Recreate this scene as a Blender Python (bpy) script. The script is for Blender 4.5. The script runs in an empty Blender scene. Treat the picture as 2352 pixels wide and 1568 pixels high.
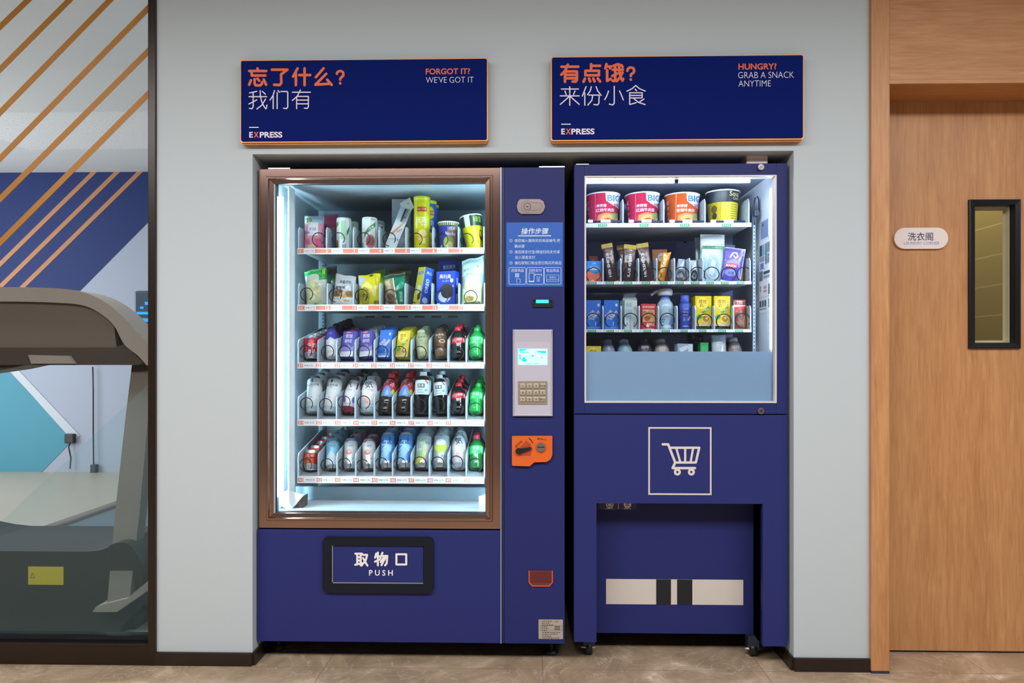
import bpy, bmesh, math, random
from mathutils import Vector, Matrix, Quaternion
random.seed(7)
S = bpy.context.scene
COL = S.collection
PI = math.pi

# ------------------------------------------------------------------ camera
F_PX, CX, HORIZON = 1630.0, 1176.0, 825.0
CAM = Vector((0.0, -2.6, 1.13))
YAW = math.atan(0.022)
cam_data = bpy.data.cameras.new('camera')
cam = bpy.data.objects.new('camera', cam_data)
COL.objects.link(cam)
cam.location = CAM
cam.rotation_euler = (PI / 2, 0, YAW)
cam_data.sensor_width = 36.0
cam_data.lens = 36.0 * F_PX / 2352.0
cam_data.shift_y = (HORIZON - 784.0) / 2352.0
cam_data.clip_start = 0.05
S.camera = cam

# ------------------------------------------------------------------ world, lights, exposure
S.view_settings.view_transform = 'Standard'
S.view_settings.look = 'None'
S.view_settings.gamma = 1.0
S.view_settings.use_curve_mapping = False
S.view_settings.exposure = 0.12
world = bpy.data.worlds.new('world')
S.world = world
world.use_nodes = True
world.node_tree.nodes['Background'].inputs[0].default_value = (0.75, 0.82, 0.9, 1)
world.node_tree.nodes['Background'].inputs[1].default_value = 0.15

def area_light(name, loc, size, size_y, power, color, rot=(0, 0, 0), spread=PI):
    d = bpy.data.lights.new(name, 'AREA')
    d.shape = 'RECTANGLE'
    d.size, d.size_y = size, size_y
    d.energy = power
    d.color = color
    d.spread = spread
    o = bpy.data.objects.new(name, d)
    COL.objects.link(o)
    o.location = loc
    o.rotation_euler = rot
    return o

area_light('corridor_ceiling_light', (-0.3, -1.5, 2.72), 7.0, 0.6, 22, (1.0, 0.97, 0.92))
area_light('corridor_main_ceiling_light', (-0.3, -2.25, 2.72), 7.0, 0.8, 215, (0.985, 0.985, 1.0))
area_light('gym_ceiling_light', (-4.0, 0.42, 2.9), 3.6, 0.4, 80, (0.93, 0.97, 1.0))
area_light('gym_side_fill_light', (-6.42, 2.4, 1.7), 3.2, 2.2, 150, (0.88, 0.95, 1.0), (0, -PI / 2, 0))  # unseen fill lamp added to brighten the gym from the side
area_light('laundry_ceiling_light', (2.0, 1.1, 2.6), 0.5, 0.8, 34, (1.0, 0.97, 0.88))

try:
    S.cycles.max_bounces = 7
    S.cycles.diffuse_bounces = 3
    S.cycles.glossy_bounces = 3
    S.cycles.transmission_bounces = 4
    S.cycles.transparent_max_bounces = 12
    S.cycles.caustics_reflective = False
    S.cycles.caustics_refractive = False
    S.cycles.sample_clamp_indirect = 4.0
    S.cycles.use_denoising = True
except Exception:
    pass

# ------------------------------------------------------------------ where a picture point lies on a plane of depth y
_s, _c = math.sin(YAW), math.cos(YAW)
FWD, RGT, UPV = Vector((-_s, _c, 0)), Vector((_c, _s, 0)), Vector((0, 0, 1))

def P(px, py, Y):
    d = FWD + RGT * ((px - CX) / F_PX) - UPV * ((py - HORIZON) / F_PX)
    return CAM + d * ((Y - CAM.y) / d.y)

def XZ(px, py, Y):
    p = P(px, py, Y)
    return (p.x, p.z)

def scale(Y):                       # metres per picture pixel at depth y
    return (Y - CAM.y) / F_PX

# ------------------------------------------------------------------ materials
def lin(c):
    return c / 12.92 if c <= 0.04045 else ((c + 0.055) / 1.055) ** 2.4

def rgb(h):
    h = h.lstrip('#')
    return tuple(lin(int(h[i:i + 2], 16) / 255.0) for i in (0, 2, 4)) + (1.0,)

_mats = {}
def mat(hexcol, rough=0.5, metal=0.0, emit=0.0, name=None, coat=0.0, bump=0.0, spec=0.5):
    key = (hexcol, rough, metal, emit, coat, bump, spec)
    if key in _mats:
        return _mats[key]
    m = bpy.data.materials.new(name or 'paint_' + hexcol.strip('#'))
    m.use_nodes = True
    nt = m.node_tree
    b = nt.nodes['Principled BSDF']
    b.inputs['Base Color'].default_value = rgb(hexcol)
    b.inputs['Roughness'].default_value = rough
    b.inputs['Metallic'].default_value = metal
    b.inputs['Specular IOR Level'].default_value = spec
    if coat:
        b.inputs['Coat Weight'].default_value = coat
        b.inputs['Coat Roughness'].default_value = 0.08
    if emit:
        b.inputs['Emission Color'].default_value = rgb(hexcol)
        b.inputs['Emission Strength'].default_value = emit
    if bump:
        n = nt.nodes.new('ShaderNodeTexNoise')
        n.inputs['Scale'].default_value = 350
        n.inputs['Detail'].default_value = 2
        t = nt.nodes.new('ShaderNodeTexCoord')
        bp = nt.nodes.new('ShaderNodeBump')
        bp.inputs['Strength'].default_value = bump
        bp.inputs['Distance'].default_value = 0.002
        nt.links.new(t.outputs['Object'], n.inputs['Vector'])
        nt.links.new(n.outputs['Fac'], bp.inputs['Height'])
        nt.links.new(bp.outputs['Normal'], b.inputs['Normal'])
    _mats[key] = m
    return m

def glass_mat(name, tint, refl=1.0, ior=1.45, rough=0.0):
    m = bpy.data.materials.new(name)
    m.use_nodes = True
    nt = m.node_tree
    nt.nodes.clear()
    out = nt.nodes.new('ShaderNodeOutputMaterial')
    tr = nt.nodes.new('ShaderNodeBsdfTransparent')
    tr.inputs['Color'].default_value = tint
    gl = nt.nodes.new('ShaderNodeBsdfGlossy')
    gl.inputs['Roughness'].default_value = rough
    gl.inputs['Color'].default_value = (refl, refl, refl, 1)
    fr = nt.nodes.new('ShaderNodeFresnel')
    fr.inputs['IOR'].default_value = ior
    mx = nt.nodes.new('ShaderNodeMixShader')
    ge = nt.nodes.new('ShaderNodeNewGeometry')          # a thin pane reflects at its outer face only
    sb = nt.nodes.new('ShaderNodeMath'); sb.operation = 'SUBTRACT'; sb.inputs[0].default_value = 1.0
    ml = nt.nodes.new('ShaderNodeMath'); ml.operation = 'MULTIPLY'
    nt.links.new(ge.outputs['Backfacing'], sb.inputs[1])
    nt.links.new(fr.outputs[0], ml.inputs[0]); nt.links.new(sb.outputs[0], ml.inputs[1])
    nt.links.new(ml.outputs[0], mx.inputs[0])
    nt.links.new(tr.outputs[0], mx.inputs[1])
    nt.links.new(gl.outputs[0], mx.inputs[2])
    nt.links.new(mx.outputs[0], out.inputs[0])
    return m

def film_mat(name, color, fac, translucent=True, clear=(1, 1, 1, 1)):
    """a translucent sheet: part clear, part milky"""
    m = bpy.data.materials.new(name)
    m.use_nodes = True
    nt = m.node_tree
    nt.nodes.clear()
    out = nt.nodes.new('ShaderNodeOutputMaterial')
    tr = nt.nodes.new('ShaderNodeBsdfTransparent')
    tr.inputs['Color'].default_value = clear
    df = nt.nodes.new('ShaderNodeBsdfDiffuse')
    df.inputs['Color'].default_value = color
    src = df
    if translucent:
        tl = nt.nodes.new('ShaderNodeBsdfTranslucent')
        tl.inputs['Color'].default_value = color
        m2 = nt.nodes.new('ShaderNodeMixShader')
        m2.inputs[0].default_value = 0.4
        nt.links.new(df.outputs[0], m2.inputs[1])
        nt.links.new(tl.outputs[0], m2.inputs[2])
        src = m2
    mx = nt.nodes.new('ShaderNodeMixShader')
    mx.inputs[0].default_value = fac
    nt.links.new(tr.outputs[0], mx.inputs[1])
    nt.links.new(src.outputs[0], mx.inputs[2])
    nt.links.new(mx.outputs[0], out.inputs[0])
    return m

def wood_mat(name, dark, light, axis):
    """fine straight grain running along the given axis"""
    m = bpy.data.materials.new(name)
    m.use_nodes = True
    nt = m.node_tree
    b = nt.nodes['Principled BSDF']
    b.inputs['Roughness'].default_value = 0.45
    tc = nt.nodes.new('ShaderNodeTexCoord')
    def noise(sc, detail, scale_v, dist=0.0):
        mp = nt.nodes.new('ShaderNodeMapping')
        mp.inputs['Scale'].default_value = scale_v
        nt.links.new(tc.outputs['Object'], mp.inputs['Vector'])
        n = nt.nodes.new('ShaderNodeTexNoise')
        n.inputs['Scale'].default_value = sc
        n.inputs['Detail'].default_value = detail
        n.inputs['Distortion'].default_value = dist
        nt.links.new(mp.outputs[0], n.inputs['Vector'])
        return n
    long_, cross = 0.06, 1.0
    sv = (cross, cross, long_) if axis == 'z' else (long_, cross, cross)
    sv2 = (cross, cross, 0.14) if axis == 'z' else (0.14, cross, cross)
    n1 = noise(9.0, 3, sv, 0.6)
    n2 = noise(120.0, 4, sv, 0.8)
    n3 = noise(26.0, 2, sv2, 1.6)
    n1h = nt.nodes.new('ShaderNodeMath'); n1h.operation = 'MULTIPLY'; n1h.inputs[1].default_value = 0.42
    nt.links.new(n1.outputs['Fac'], n1h.inputs[0])
    mx = nt.nodes.new('ShaderNodeMath'); mx.operation = 'MULTIPLY_ADD'
    mx.inputs[1].default_value = 0.55
    nt.links.new(n2.outputs['Fac'], mx.inputs[0])
    nt.links.new(n1h.outputs[0], mx.inputs[2])
    mx2 = nt.nodes.new('ShaderNodeMath'); mx2.operation = 'MULTIPLY_ADD'
    mx2.inputs[1].default_value = 0.35
    nt.links.new(n3.outputs['Fac'], mx2.inputs[0])
    nt.links.new(mx.outputs[0], mx2.inputs[2])
    cr = nt.nodes.new('ShaderNodeValToRGB')
    cr.color_ramp.elements[0].position = 0.42
    cr.color_ramp.elements[0].color = rgb(dark)
    cr.color_ramp.elements[1].position = 0.90
    cr.color_ramp.elements[1].color = rgb(light)
    nt.links.new(mx2.outputs[0], cr.inputs[0])
    nt.links.new(cr.outputs[0], b.inputs['Base Color'])
    return m

def stone_mat(name):
    m = bpy.data.materials.new(name)
    m.use_nodes = True
    nt = m.node_tree
    b = nt.nodes['Principled BSDF']
    b.inputs['Roughness'].default_value = 0.32
    tc = nt.nodes.new('ShaderNodeTexCoord')
    n1 = nt.nodes.new('ShaderNodeTexNoise')
    n1.inputs['Scale'].default_value = 3.2
    n1.inputs['Detail'].default_value = 8
    n1.inputs['Roughness'].default_value = 0.62
    n1.inputs['Distortion'].default_value = 1.4
    nt.links.new(tc.outputs['Object'], n1.inputs['Vector'])
    cr = nt.nodes.new('ShaderNodeValToRGB')
    e = cr.color_ramp.elements
    e[0].position, e[0].color = 0.32, rgb('#84705a')
    e[1].position, e[1].color = 0.56, rgb('#a58f76')
    x = e.new(0.66); x.color = rgb('#bda68f')
    x = e.new(0.72); x.color = rgb('#e0cfbc')
    nt.links.new(n1.outputs['Fac'], cr.inputs[0])
    n2 = nt.nodes.new('ShaderNodeTexNoise')          # thin pale veins
    n2.inputs['Scale'].default_value = 4.5
    n2.inputs['Detail'].default_value = 5
    n2.inputs['Distortion'].default_value = 2.2
    nt.links.new(tc.outputs['Object'], n2.inputs['Vector'])
    v1 = nt.nodes.new('ShaderNodeMath'); v1.operation = 'SUBTRACT'; v1.inputs[1].default_value = 0.5
    nt.links.new(n2.outputs['Fac'], v1.inputs[0])
    v2 = nt.nodes.new('ShaderNodeMath'); v2.operation = 'ABSOLUTE'
    nt.links.new(v1.outputs[0], v2.inputs[0])
    vr = nt.nodes.new('ShaderNodeValToRGB')
    vr.color_ramp.elements[0].position, vr.color_ramp.elements[0].color = 0.0, (0.55, 0.55, 0.55, 1)
    vr.color_ramp.elements[1].position, vr.color_ramp.elements[1].color = 0.012, (0, 0, 0, 1)
    nt.links.new(v2.outputs[0], vr.inputs[0])
    mix = nt.nodes.new('ShaderNodeMix'); mix.data_type = 'RGBA'
    mix.inputs['B'].default_value = rgb('#c9b6a4')
    nt.links.new(vr.outputs[0], mix.inputs['Factor'])
    nt.links.new(cr.outputs[0], mix.inputs['A'])
    br = nt.nodes.new('ShaderNodeTexBrick')          # tile joints
    br.offset = 0.0
    br.inputs['Scale'].default_value = 1.0
    br.inputs['Brick Width'].default_value = 0.8
    br.inputs['Row Height'].default_value = 0.8
    br.inputs['Mortar Size'].default_value = 0.0012
    br.inputs['Mortar Smooth'].default_value = 0.1
    br.inputs['Bias'].default_value = 0
    mp = nt.nodes.new('ShaderNodeMapping')
    mp.inputs['Location'].default_value = (-0.055, 0.01, 0)
    nt.links.new(tc.outputs['Object'], mp.inputs['Vector'])
    nt.links.new(mp.outputs[0], br.inputs['Vector'])
    mix2 = nt.nodes.new('ShaderNodeMix'); mix2.data_type = 'RGBA'
    mix2.inputs['B'].default_value = rgb('#7a6756')
    nt.links.new(br.outputs['Fac'], mix2.inputs['Factor'])
    nt.links.new(mix.outputs['Result'], mix2.inputs['A'])
    nt.links.new(mix2.outputs['Result'], b.inputs['Base Color'])
    return m

def tile_mat(name, base, joint):
    m = bpy.data.materials.new(name)
    m.use_nodes = True
    nt = m.node_tree
    b = nt.nodes['Principled BSDF']
    b.inputs['Roughness'].default_value = 0.4
    tc = nt.nodes.new('ShaderNodeTexCoord')
    sp = nt.nodes.new('ShaderNodeSeparateXYZ')
    cb = nt.nodes.new('ShaderNodeCombineXYZ')
    nt.links.new(tc.outputs['Object'], sp.inputs[0])
    nt.links.new(sp.outputs['Y'], cb.inputs['X'])
    nt.links.new(sp.outputs['Z'], cb.inputs['Y'])
    br = nt.nodes.new('ShaderNodeTexBrick')
    br.offset = 0.5
    br.inputs['Scale'].default_value = 1.0
    br.inputs['Brick Width'].default_value = 0.9
    br.inputs['Row Height'].default_value = 0.15
    br.inputs['Mortar Size'].default_value = 0.0022
    br.inputs['Color1'].default_value = rgb(base)
    br.inputs['Color2'].default_value = rgb(base)
    br.inputs['Mortar'].default_value = rgb(joint)
    nt.links.new(cb.outputs[0], br.inputs['Vector'])
    nt.links.new(br.outputs['Color'], b.inputs['Base Color'])
    return m

WHITE = mat('#e9ecee', 0.4)
SOFTWHITE = mat('#cfd3d6', 0.45)
BLACK = mat('#14161a', 0.4)
DARK = mat('#22262c', 0.45)
STEEL = mat('#c6c8cb', 0.28, 1.0)
SILVER = mat('#d6dade', 0.25, 0.85)
CHROME = mat('#d0d2d4', 0.12, 1.0)
NAVY = mat('#252b64', 0.5, spec=0.2, name='navy_powder_coat')
NAVY2 = mat('#282e69', 0.5, spec=0.2, name='navy_panel_coat')
NAVYDARK = mat('#1a2148', 0.5, name='navy_inner')
PRINTWHITE = mat('#e6e2e2', 0.5)
ORANGE = mat('#e0662b', 0.5)
GLASS = glass_mat('clear_glass', (0.97, 0.985, 0.99, 1), 0.7)
GYMGLASS = glass_mat('partition_glass', (0.92, 0.92, 0.915, 1), 0.12, 1.5)

# ------------------------------------------------------------------ lettering
_glyphs = {}
def text_tris(s, bold=0.0, res=2):
    """triangles of a line of lettering of height about 1, centred on 0 -> (tris, width)"""
    if any(ord(ch) > 0x2e80 for ch in s): bold = min(bold, 0.007)
    key = (s, bold, res)
    if key in _glyphs:
        return _glyphs[key]
    c = bpy.data.curves.new('lettering', 'FONT')
    c.body = s
    c.size = 1.0
    c.offset = bold
    c.resolution_u = res
    o = bpy.data.objects.new('lettering', c)
    COL.objects.link(o)
    dg = bpy.context.evaluated_depsgraph_get()
    me = bpy.data.meshes.new_from_object(o.evaluated_get(dg))
    bpy.data.objects.remove(o)
    bpy.data.curves.remove(c)
    me.calc_loop_triangles()
    vs = [(v.co.x, v.co.y) for v in me.vertices]
    tris = []
    if vs:
        x0, x1 = min(v[0] for v in vs), max(v[0] for v in vs)
        y0, y1 = min(v[1] for v in vs), max(v[1] for v in vs)
        cx, cy, hh = (x0 + x1) / 2, (y0 + y1) / 2, max(y1 - y0, 1e-4)
        for t in me.loop_triangles:
            q = [((vs[i][0] - cx) / hh, (vs[i][1] - cy) / hh) for i in t.vertices]
            a = (q[1][0] - q[0][0]) * (q[2][1] - q[0][1]) - (q[2][0] - q[0][0]) * (q[1][1] - q[0][1])
            if abs(a) < 1e-9:
                continue
            tris.append(tuple(q) if a > 0 else (q[0], q[2], q[1]))
        width = (x1 - x0) / hh
    else:
        width = 0.0
    bpy.data.meshes.remove(me)
    _glyphs[key] = (tris, width)
    return _glyphs[key]

# ------------------------------------------------------------------ mesh builder
class MB:
    def __init__(s):
        s.v, s.f, s.mi, s.sm, s.mats = [], [], [], [], []
        s.X = None
    def idx(s, m):
        if m not in s.mats:
            s.mats.append(m)
        return s.mats.index(m)
    def add(s, verts, faces, m, smooth=False):
        o = len(s.v)
        if s.X is not None:
            verts = [tuple(s.X @ Vector(p)) for p in verts]
        s.v += [tuple(p) for p in verts]
        k = s.idx(m)
        for f in faces:
            s.f.append([o + i for i in f]); s.mi.append(k); s.sm.append(smooth)
        return s
    def box(s, x0, x1, y0, y1, z0, z1, m, bev=0.0, seg=2):
        if bev:
            bm = bmesh.new()
            bmesh.ops.create_cube(bm, size=1.0)
            for v in bm.verts:
                v.co = Vector(((x0 + x1) / 2 + v.co.x * (x1 - x0), (y0 + y1) / 2 + v.co.y * (y1 - y0), (z0 + z1) / 2 + v.co.z * (z1 - z0)))
            bmesh.ops.bevel(bm, geom=list(bm.edges), offset=bev, segments=seg, affect='EDGES', profile=0.5)
            bm.verts.index_update()
            s.add([v.co[:] for v in bm.verts], [[v.index for v in f.verts] for f in bm.faces], m, False)
            bm.free()
            return s
        vs = [(x, y, z) for x in (x0, x1) for y in (y0, y1) for z in (z0, z1)]
        return s.add(vs, [(0, 1, 3, 2), (4, 6, 7, 5), (0, 4, 5, 1), (2, 3, 7, 6), (0, 2, 6, 4), (1, 5, 7, 3)], m)
    def lathe(s, prof, ms, n=28, cx=0.0, cy=0.0, smooth=True):
        """prof: (r, z) from bottom to top; ms: one material or one per segment"""
        vs, rings = [], []
        for r, z in prof:
            if r < 1e-6:
                rings.append([len(vs)]); vs.append((cx, cy, z))
            else:
                ring = []
                for k in range(n):
                    a = 2 * PI * k / n
                    ring.append(len(vs)); vs.append((cx + r * math.cos(a), cy + r * math.sin(a), z))
                rings.append(ring)
        groups = {}
        for i in range(len(prof) - 1):
            m = ms[i] if isinstance(ms, (list, tuple)) else ms
            A, B = rings[i], rings[i + 1]
            fs = groups.setdefault(m.name, (m, []))[1]
            for k in range(n):
                k2 = (k + 1) % n
                if len(A) == 1 and len(B) == 1: continue
                if len(A) == 1: fs.append((A[0], B[k2], B[k]))
                elif len(B) == 1: fs.append((A[k], A[k2], B[0]))
                else: fs.append((A[k], A[k2], B[k2], B[k]))
        o = len(s.v)
        s.add(vs, [], s.mats[0] if s.mats else list(groups.values())[0][0])
        for m, fs in groups.values():
            k = s.idx(m)
            for f in fs:
                s.f.append([o + i for i in f]); s.mi.append(k); s.sm.append(smooth)
        return s
    def tube(s, pts, r, m, n=8, closed=False, caps=True):
        pts = [Vector(p) for p in pts]
        N = len(pts)
        vs, up = [], None
        for i, p in enumerate(pts):
            if closed: t = pts[(i + 1) % N] - pts[i - 1]
            else: t = pts[min(i + 1, N - 1)] - pts[max(i - 1, 0)]
            t.normalize()
            if up is None:
                up = Vector((0, 0, 1)) if abs(t.z) < 0.9 else Vector((1, 0, 0))
            side = t.cross(up)
            if side.length < 1e-5: side = t.cross(Vector((0.3, 0.9, 0.2)))
            side.normalize()
            up = side.cross(t).normalized()
            for k in range(n):
                a = 2 * PI * k / n
                vs.append(p + side * (r * math.cos(a)) + up * (r * math.sin(a)))
        fs = []
        for i in range(N if closed else N - 1):
            j = (i + 1) % N
            for k in range(n):
                k2 = (k + 1) % n
                fs.append((i * n + k, i * n + k2, j * n + k2, j * n + k))
        if caps and not closed:
            fs.append(tuple(range(n))[::-1]); fs.append(tuple((N - 1) * n + k for k in range(n)))
        return s.add(vs, fs, m, True)
    def prism(s, pts, y0, y1, m):
        """an outline in x and z given thickness along y"""
        n = len(pts)
        ar = sum(pts[i][0] * pts[(i + 1) % n][1] - pts[(i + 1) % n][0] * pts[i][1] for i in range(n))
        if ar < 0: pts = pts[::-1]
        vs = [(x, y0, z) for x, z in pts] + [(x, y1, z) for x, z in pts]
        fs = [tuple(range(n)), tuple(range(2 * n - 1, n - 1, -1))]
        fs += [(i, i + n, (i + 1) % n + n, (i + 1) % n) for i in range(n)]
        return s.add(vs, fs, m)
    def prism_x(s, pts, x0, x1, m):
        """an outline in y and z given thickness along x"""
        n = len(pts)
        ar = sum(pts[i][0] * pts[(i + 1) % n][1] - pts[(i + 1) % n][0] * pts[i][1] for i in range(n))
        if ar < 0: pts = pts[::-1]
        vs = [(x0, y, z) for y, z in pts] + [(x1, y, z) for y, z in pts]
        fs = [tuple(range(n - 1, -1, -1)), tuple(range(n, 2 * n))]
        fs += [(i, (i + 1) % n, (i + 1) % n + n, i + n) for i in range(n)]
        return s.add(vs, fs, m)
    def frame(s, x0, x1, z0, z1, prof, m):
        """a mitred rectangular frame; prof: (inset, y) from the outside in"""
        loops = [[(x0 + i, y, z0 + i), (x1 - i, y, z0 + i), (x1 - i, y, z1 - i), (x0 + i, y, z1 - i)] for i, y in prof]
        vs = [p for l in loops for p in l]
        fs = []
        for k in range(len(prof) - 1):
            for c in range(4):
                d = (c + 1) % 4
                fs.append((4 * k + c, 4 * k + d, 4 * k + 4 + d, 4 * k + 4 + c))
        return s.add(vs, fs, m)
    # ---- printing on a surface: surf(u, v, e) -> point
    def tris(s, surf, tris, m, e, maxedge=None):
        vs, fs = [], []
        stack = list(tris)
        while stack:
            t = stack.pop()
            if maxedge:
                L = [math.dist(t[i], t[(i + 1) % 3]) for i in range(3)]
                k = L.index(max(L))
                if L[k] > maxedge:
                    a, b, c = t[k], t[(k + 1) % 3], t[(k + 2) % 3]
                    md = ((a[0] + b[0]) / 2, (a[1] + b[1]) / 2)
                    stack.append((a, md, c)); stack.append((md, b, c))
                    continue
            o = len(vs)
            vs += [surf(u, v, e) for u, v in t]
            fs.append((o, o + 1, o + 2))
        return s.add(vs, fs, m)
    def text(s, surf, txt, cu, cv, size, m, e=0.0006, bold=0.0, rot=0.0, width=None, align='c', maxedge=None, res=2, slant=0.0):
        tr, w = text_tris(txt, bold, res)
        sx = size if width is None or w == 0 else width / w
        if align == 'l': cu = cu + sx * w / 2
        ca, sa = math.cos(rot), math.sin(rot)
        def q(p):
            x, y = p[0] * sx + p[1] * size * slant, p[1] * size
            return (cu + x * ca - y * sa, cv + x * sa + y * ca)
        return s.tris(surf, [tuple(q(p) for p in t) for t in tr], m, e, maxedge)
    def poly(s, surf, pts, m, e=0.0004, maxedge=None):
        n = len(pts)
        ar = sum(pts[i][0] * pts[(i + 1) % n][1] - pts[(i + 1) % n][0] * pts[i][1] for i in range(n))
        if ar < 0: pts = pts[::-1]
        cx, cy = sum(p[0] for p in pts) / n, sum(p[1] for p in pts) / n
        return s.tris(surf, [((cx, cy), pts[i], pts[(i + 1) % n]) for i in range(n)], m, e, maxedge)
    def rect(s, surf, u0, v0, u1, v1, m, e=0.0004, maxedge=None):
        return s.poly(surf, [(u0, v0), (u1, v0), (u1, v1), (u0, v1)], m, e, maxedge)
    def oval(s, surf, cu, cv, ru, rv, m, e=0.0004, maxedge=None, n=24):
        return s.poly(surf, [(cu + ru * math.cos(2 * PI * k / n), cv + rv * math.sin(2 * PI * k / n)) for k in range(n)], m, e, maxedge)
    def ring(s, surf, cu, cv, ro, ri, m, e=0.0004, n=28, a0=0.0, a1=2 * PI):
        t = []
        for k in range(n):
            a, b = a0 + (a1 - a0) * k / n, a0 + (a1 - a0) * (k + 1) / n
            o1, o2 = (cu + ro * math.cos(a), cv + ro * math.sin(a)), (cu + ro * math.cos(b), cv + ro * math.sin(b))
            i1, i2 = (cu + ri * math.cos(a), cv + ri * math.sin(a)), (cu + ri * math.cos(b), cv + ri * math.sin(b))
            t += [(o1, o2, i2), (o1, i2, i1)]
        return s.tris(surf, t, m, e)
    def stroke(s, surf, pts, w, m, e=0.0004, closed=False, n=10):
        """a round-ended pen stroke"""
        r = w / 2
        P2 = list(pts) + ([pts[0]] if closed else [])
        def lift():
            s.sk = getattr(s, 'sk', 0) + 1
            return e + 0.00002 * (s.sk % 90)
        for a, b in zip(P2, P2[1:]):
            dx, dy = b[0] - a[0], b[1] - a[1]
            L = math.hypot(dx, dy)
            if L < 1e-9: continue
            nx, ny = -dy / L * r, dx / L * r
            s.tris(surf, [((a[0] - nx, a[1] - ny), (b[0] - nx, b[1] - ny), (b[0] + nx, b[1] + ny)),
                          ((a[0] - nx, a[1] - ny), (b[0] + nx, b[1] + ny), (a[0] + nx, a[1] + ny))], m, lift())
        for p in pts:
            s.oval(surf, p[0], p[1], r, r, m, lift(), n=n)
        return s
    def build(s, name, parent=None, loc=None, sharp=None):
        me = bpy.data.meshes.new(name)
        me.from_pydata(s.v, [], s.f)
        for m in s.mats: me.materials.append(m)
        me.polygons.foreach_set('material_index', s.mi)
        me.polygons.foreach_set('use_smooth', s.sm)
        me.update()
        o = bpy.data.objects.new(name, me)
        COL.objects.link(o)
        if parent is not None: o.parent = parent
        if loc is not None: o.location = loc
        return o

def front(y):
    return lambda u, v, e: (u, y - e, v)

def tag(o, label, cat, group=None):
    o['label'] = label; o['category'] = cat
    if group: o['group'] = group
    return o

def struct(o, label=None):
    o['kind'] = 'structure'
    if label: o['label'] = label
    return o

def thing(name, label, cat, loc=(0, 0, 0), group=None):
    o = bpy.data.objects.new(name, None)
    o.empty_display_size = 0.05
    COL.objects.link(o)
    o.location = loc
    return tag(o, label, cat, group)

class Root:
    """an Empty at a thing's base; parts are built in world coordinates and stored relative to it"""
    def __init__(s, name, label, cat, loc, group=None):
        s.o = thing(name, label, cat, loc, group)
        s.loc = Vector(loc)
    def part(s, mb, name, parent=None, label=None):
        off = s.loc
        mb.v = [(x - off.x, y - off.y, z - off.z) for x, y, z in mb.v]
        o = mb.build(name, parent or s.o)
        if label: o['label'] = label
        return o

def copy_tree(o, parent=None):
    c = o.copy()
    COL.objects.link(c)
    c.parent = parent
    for ch in list(o.children):
        copy_tree(ch, c)
    return c

# ================================================================== THE SETTING
paint = mat('#b6bfc3', 0.85, bump=0.06, name='grey_wall_paint')
darkbase = mat('#20160f', 0.35, name='dark_brown_skirting')
wood_v = wood_mat('oak_laminate_upright', '#a56e42', '#c99563', 'z')
wood_h = wood_mat('oak_laminate_level', '#a36b40', '#c69160', 'x')
CEIL = 2.75
xl = P(357, 1000, 0).x            # the grey wall starts beside the glazing
nl = P(580, 900, 0).x             # niche
nr = P(1823, 900, 0).x
nt_ = P(1212, 350, 0).z
xr = P(1996, 900, 0).x            # door casing starts
dl = P(2037, 900, 0).x            # door opening
lintel = P(2180, 188, 0).z
NB = 1.0                          # back of the niche

m = MB()
m.box(xl, nl, 0, NB, 0, CEIL, paint)
m.box(nl, nr, 0, NB, nt_, CEIL, paint)
m.box(nr, xr, 0, NB, 0, CEIL, paint)
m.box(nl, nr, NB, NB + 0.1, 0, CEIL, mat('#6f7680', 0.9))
struct(m.build('wall_back'), 'grey painted wall with a niche for the two vending machines')
m = MB(); m.box(-6.6, 4.2, -6.9, 5.0, -0.12, 0.0, stone_mat('brown_marble_tile'))
struct(m.build('floor'), 'brown marble floor tiles with pale veins')
m = MB(); m.box(-6.6, 4.2, -6.9, 0.07, CEIL, CEIL + 0.1, mat('#6a6866', 0.9)); m.box(xl + 0.12, 4.2, 0.07, 5.0, CEIL, CEIL + 0.1, mat('#6a6866', 0.9))
struct(m.build('ceiling'))
GC = 3.0
m = MB(); m.box(-6.6, xl + 0.12, 0.07, 5.0, GC, GC + 0.1, mat('#d5d8da', 0.9)); m.box(-6.6, xl + 0.12, 0.0, 0.07, CEIL + 0.001, GC + 0.1, mat('#d5d8da', 0.9))
struct(m.build('ceiling_gym'), 'pale gym ceiling behind the glass')
m = MB(); m.box(-6.6, 4.2, -5.2, -5.1, 0, CEIL, mat('#8c857c', 0.8))
struct(m.build('wall_front'))
m = MB(); m.box(-6.6, -6.5, -6.8, 5.0, 0, 3.0, mat('#a9adb0', 0.8))
struct(m.build('wall_left'))
m = MB(); m.box(4.1, 4.2, -6.8, 5.0, 0, CEIL, mat('#a9adb0', 0.8))
struct(m.build('wall_right'))
# baseboards
bz = P(470, 1496, 0).z
m = MB()
m.box(xl, nl + 0.001, -0.012, 0, 0, bz, darkbase, 0.003)
m.box(nl, nl + 0.010, 0.0, NB, 0, bz, darkbase)
struct(m.build('baseboard_left'))
m = MB()
m.box(nr - 0.001, xr, -0.012, 0, 0, bz, darkbase, 0.003)
m.box(nr - 0.010, nr, 0.0, NB, 0, bz, darkbase)
struct(m.build('baseboard_right'))
# oak casing and panel over the door
m = MB(); m.box(xr, dl, -0.018, 0.20, 0.008, CEIL, wood_v, 0.002)
m.box(dl - 0.010, dl + 0.004, -0.012, 0.19, 0.008, lintel, wood_v)
struct(m.build('trim_1'), 'upright oak door casing')
m = MB(); m.box(dl, 4.1, -0.012, 0.20, lintel, CEIL, wood_h)
m.box(dl, 4.1, -0.016, 0.18, lintel - 0.012, lintel + 0.004, wood_h, 0.002)
struct(m.build('trim_2'), 'oak panel above the laundry door')
m = MB(); m.box(xr, dl, -0.019, 0.0, 0.0, 0.008, mat('#2a2f4a', 0.5))
struct(m.build('trim_3'))
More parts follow.
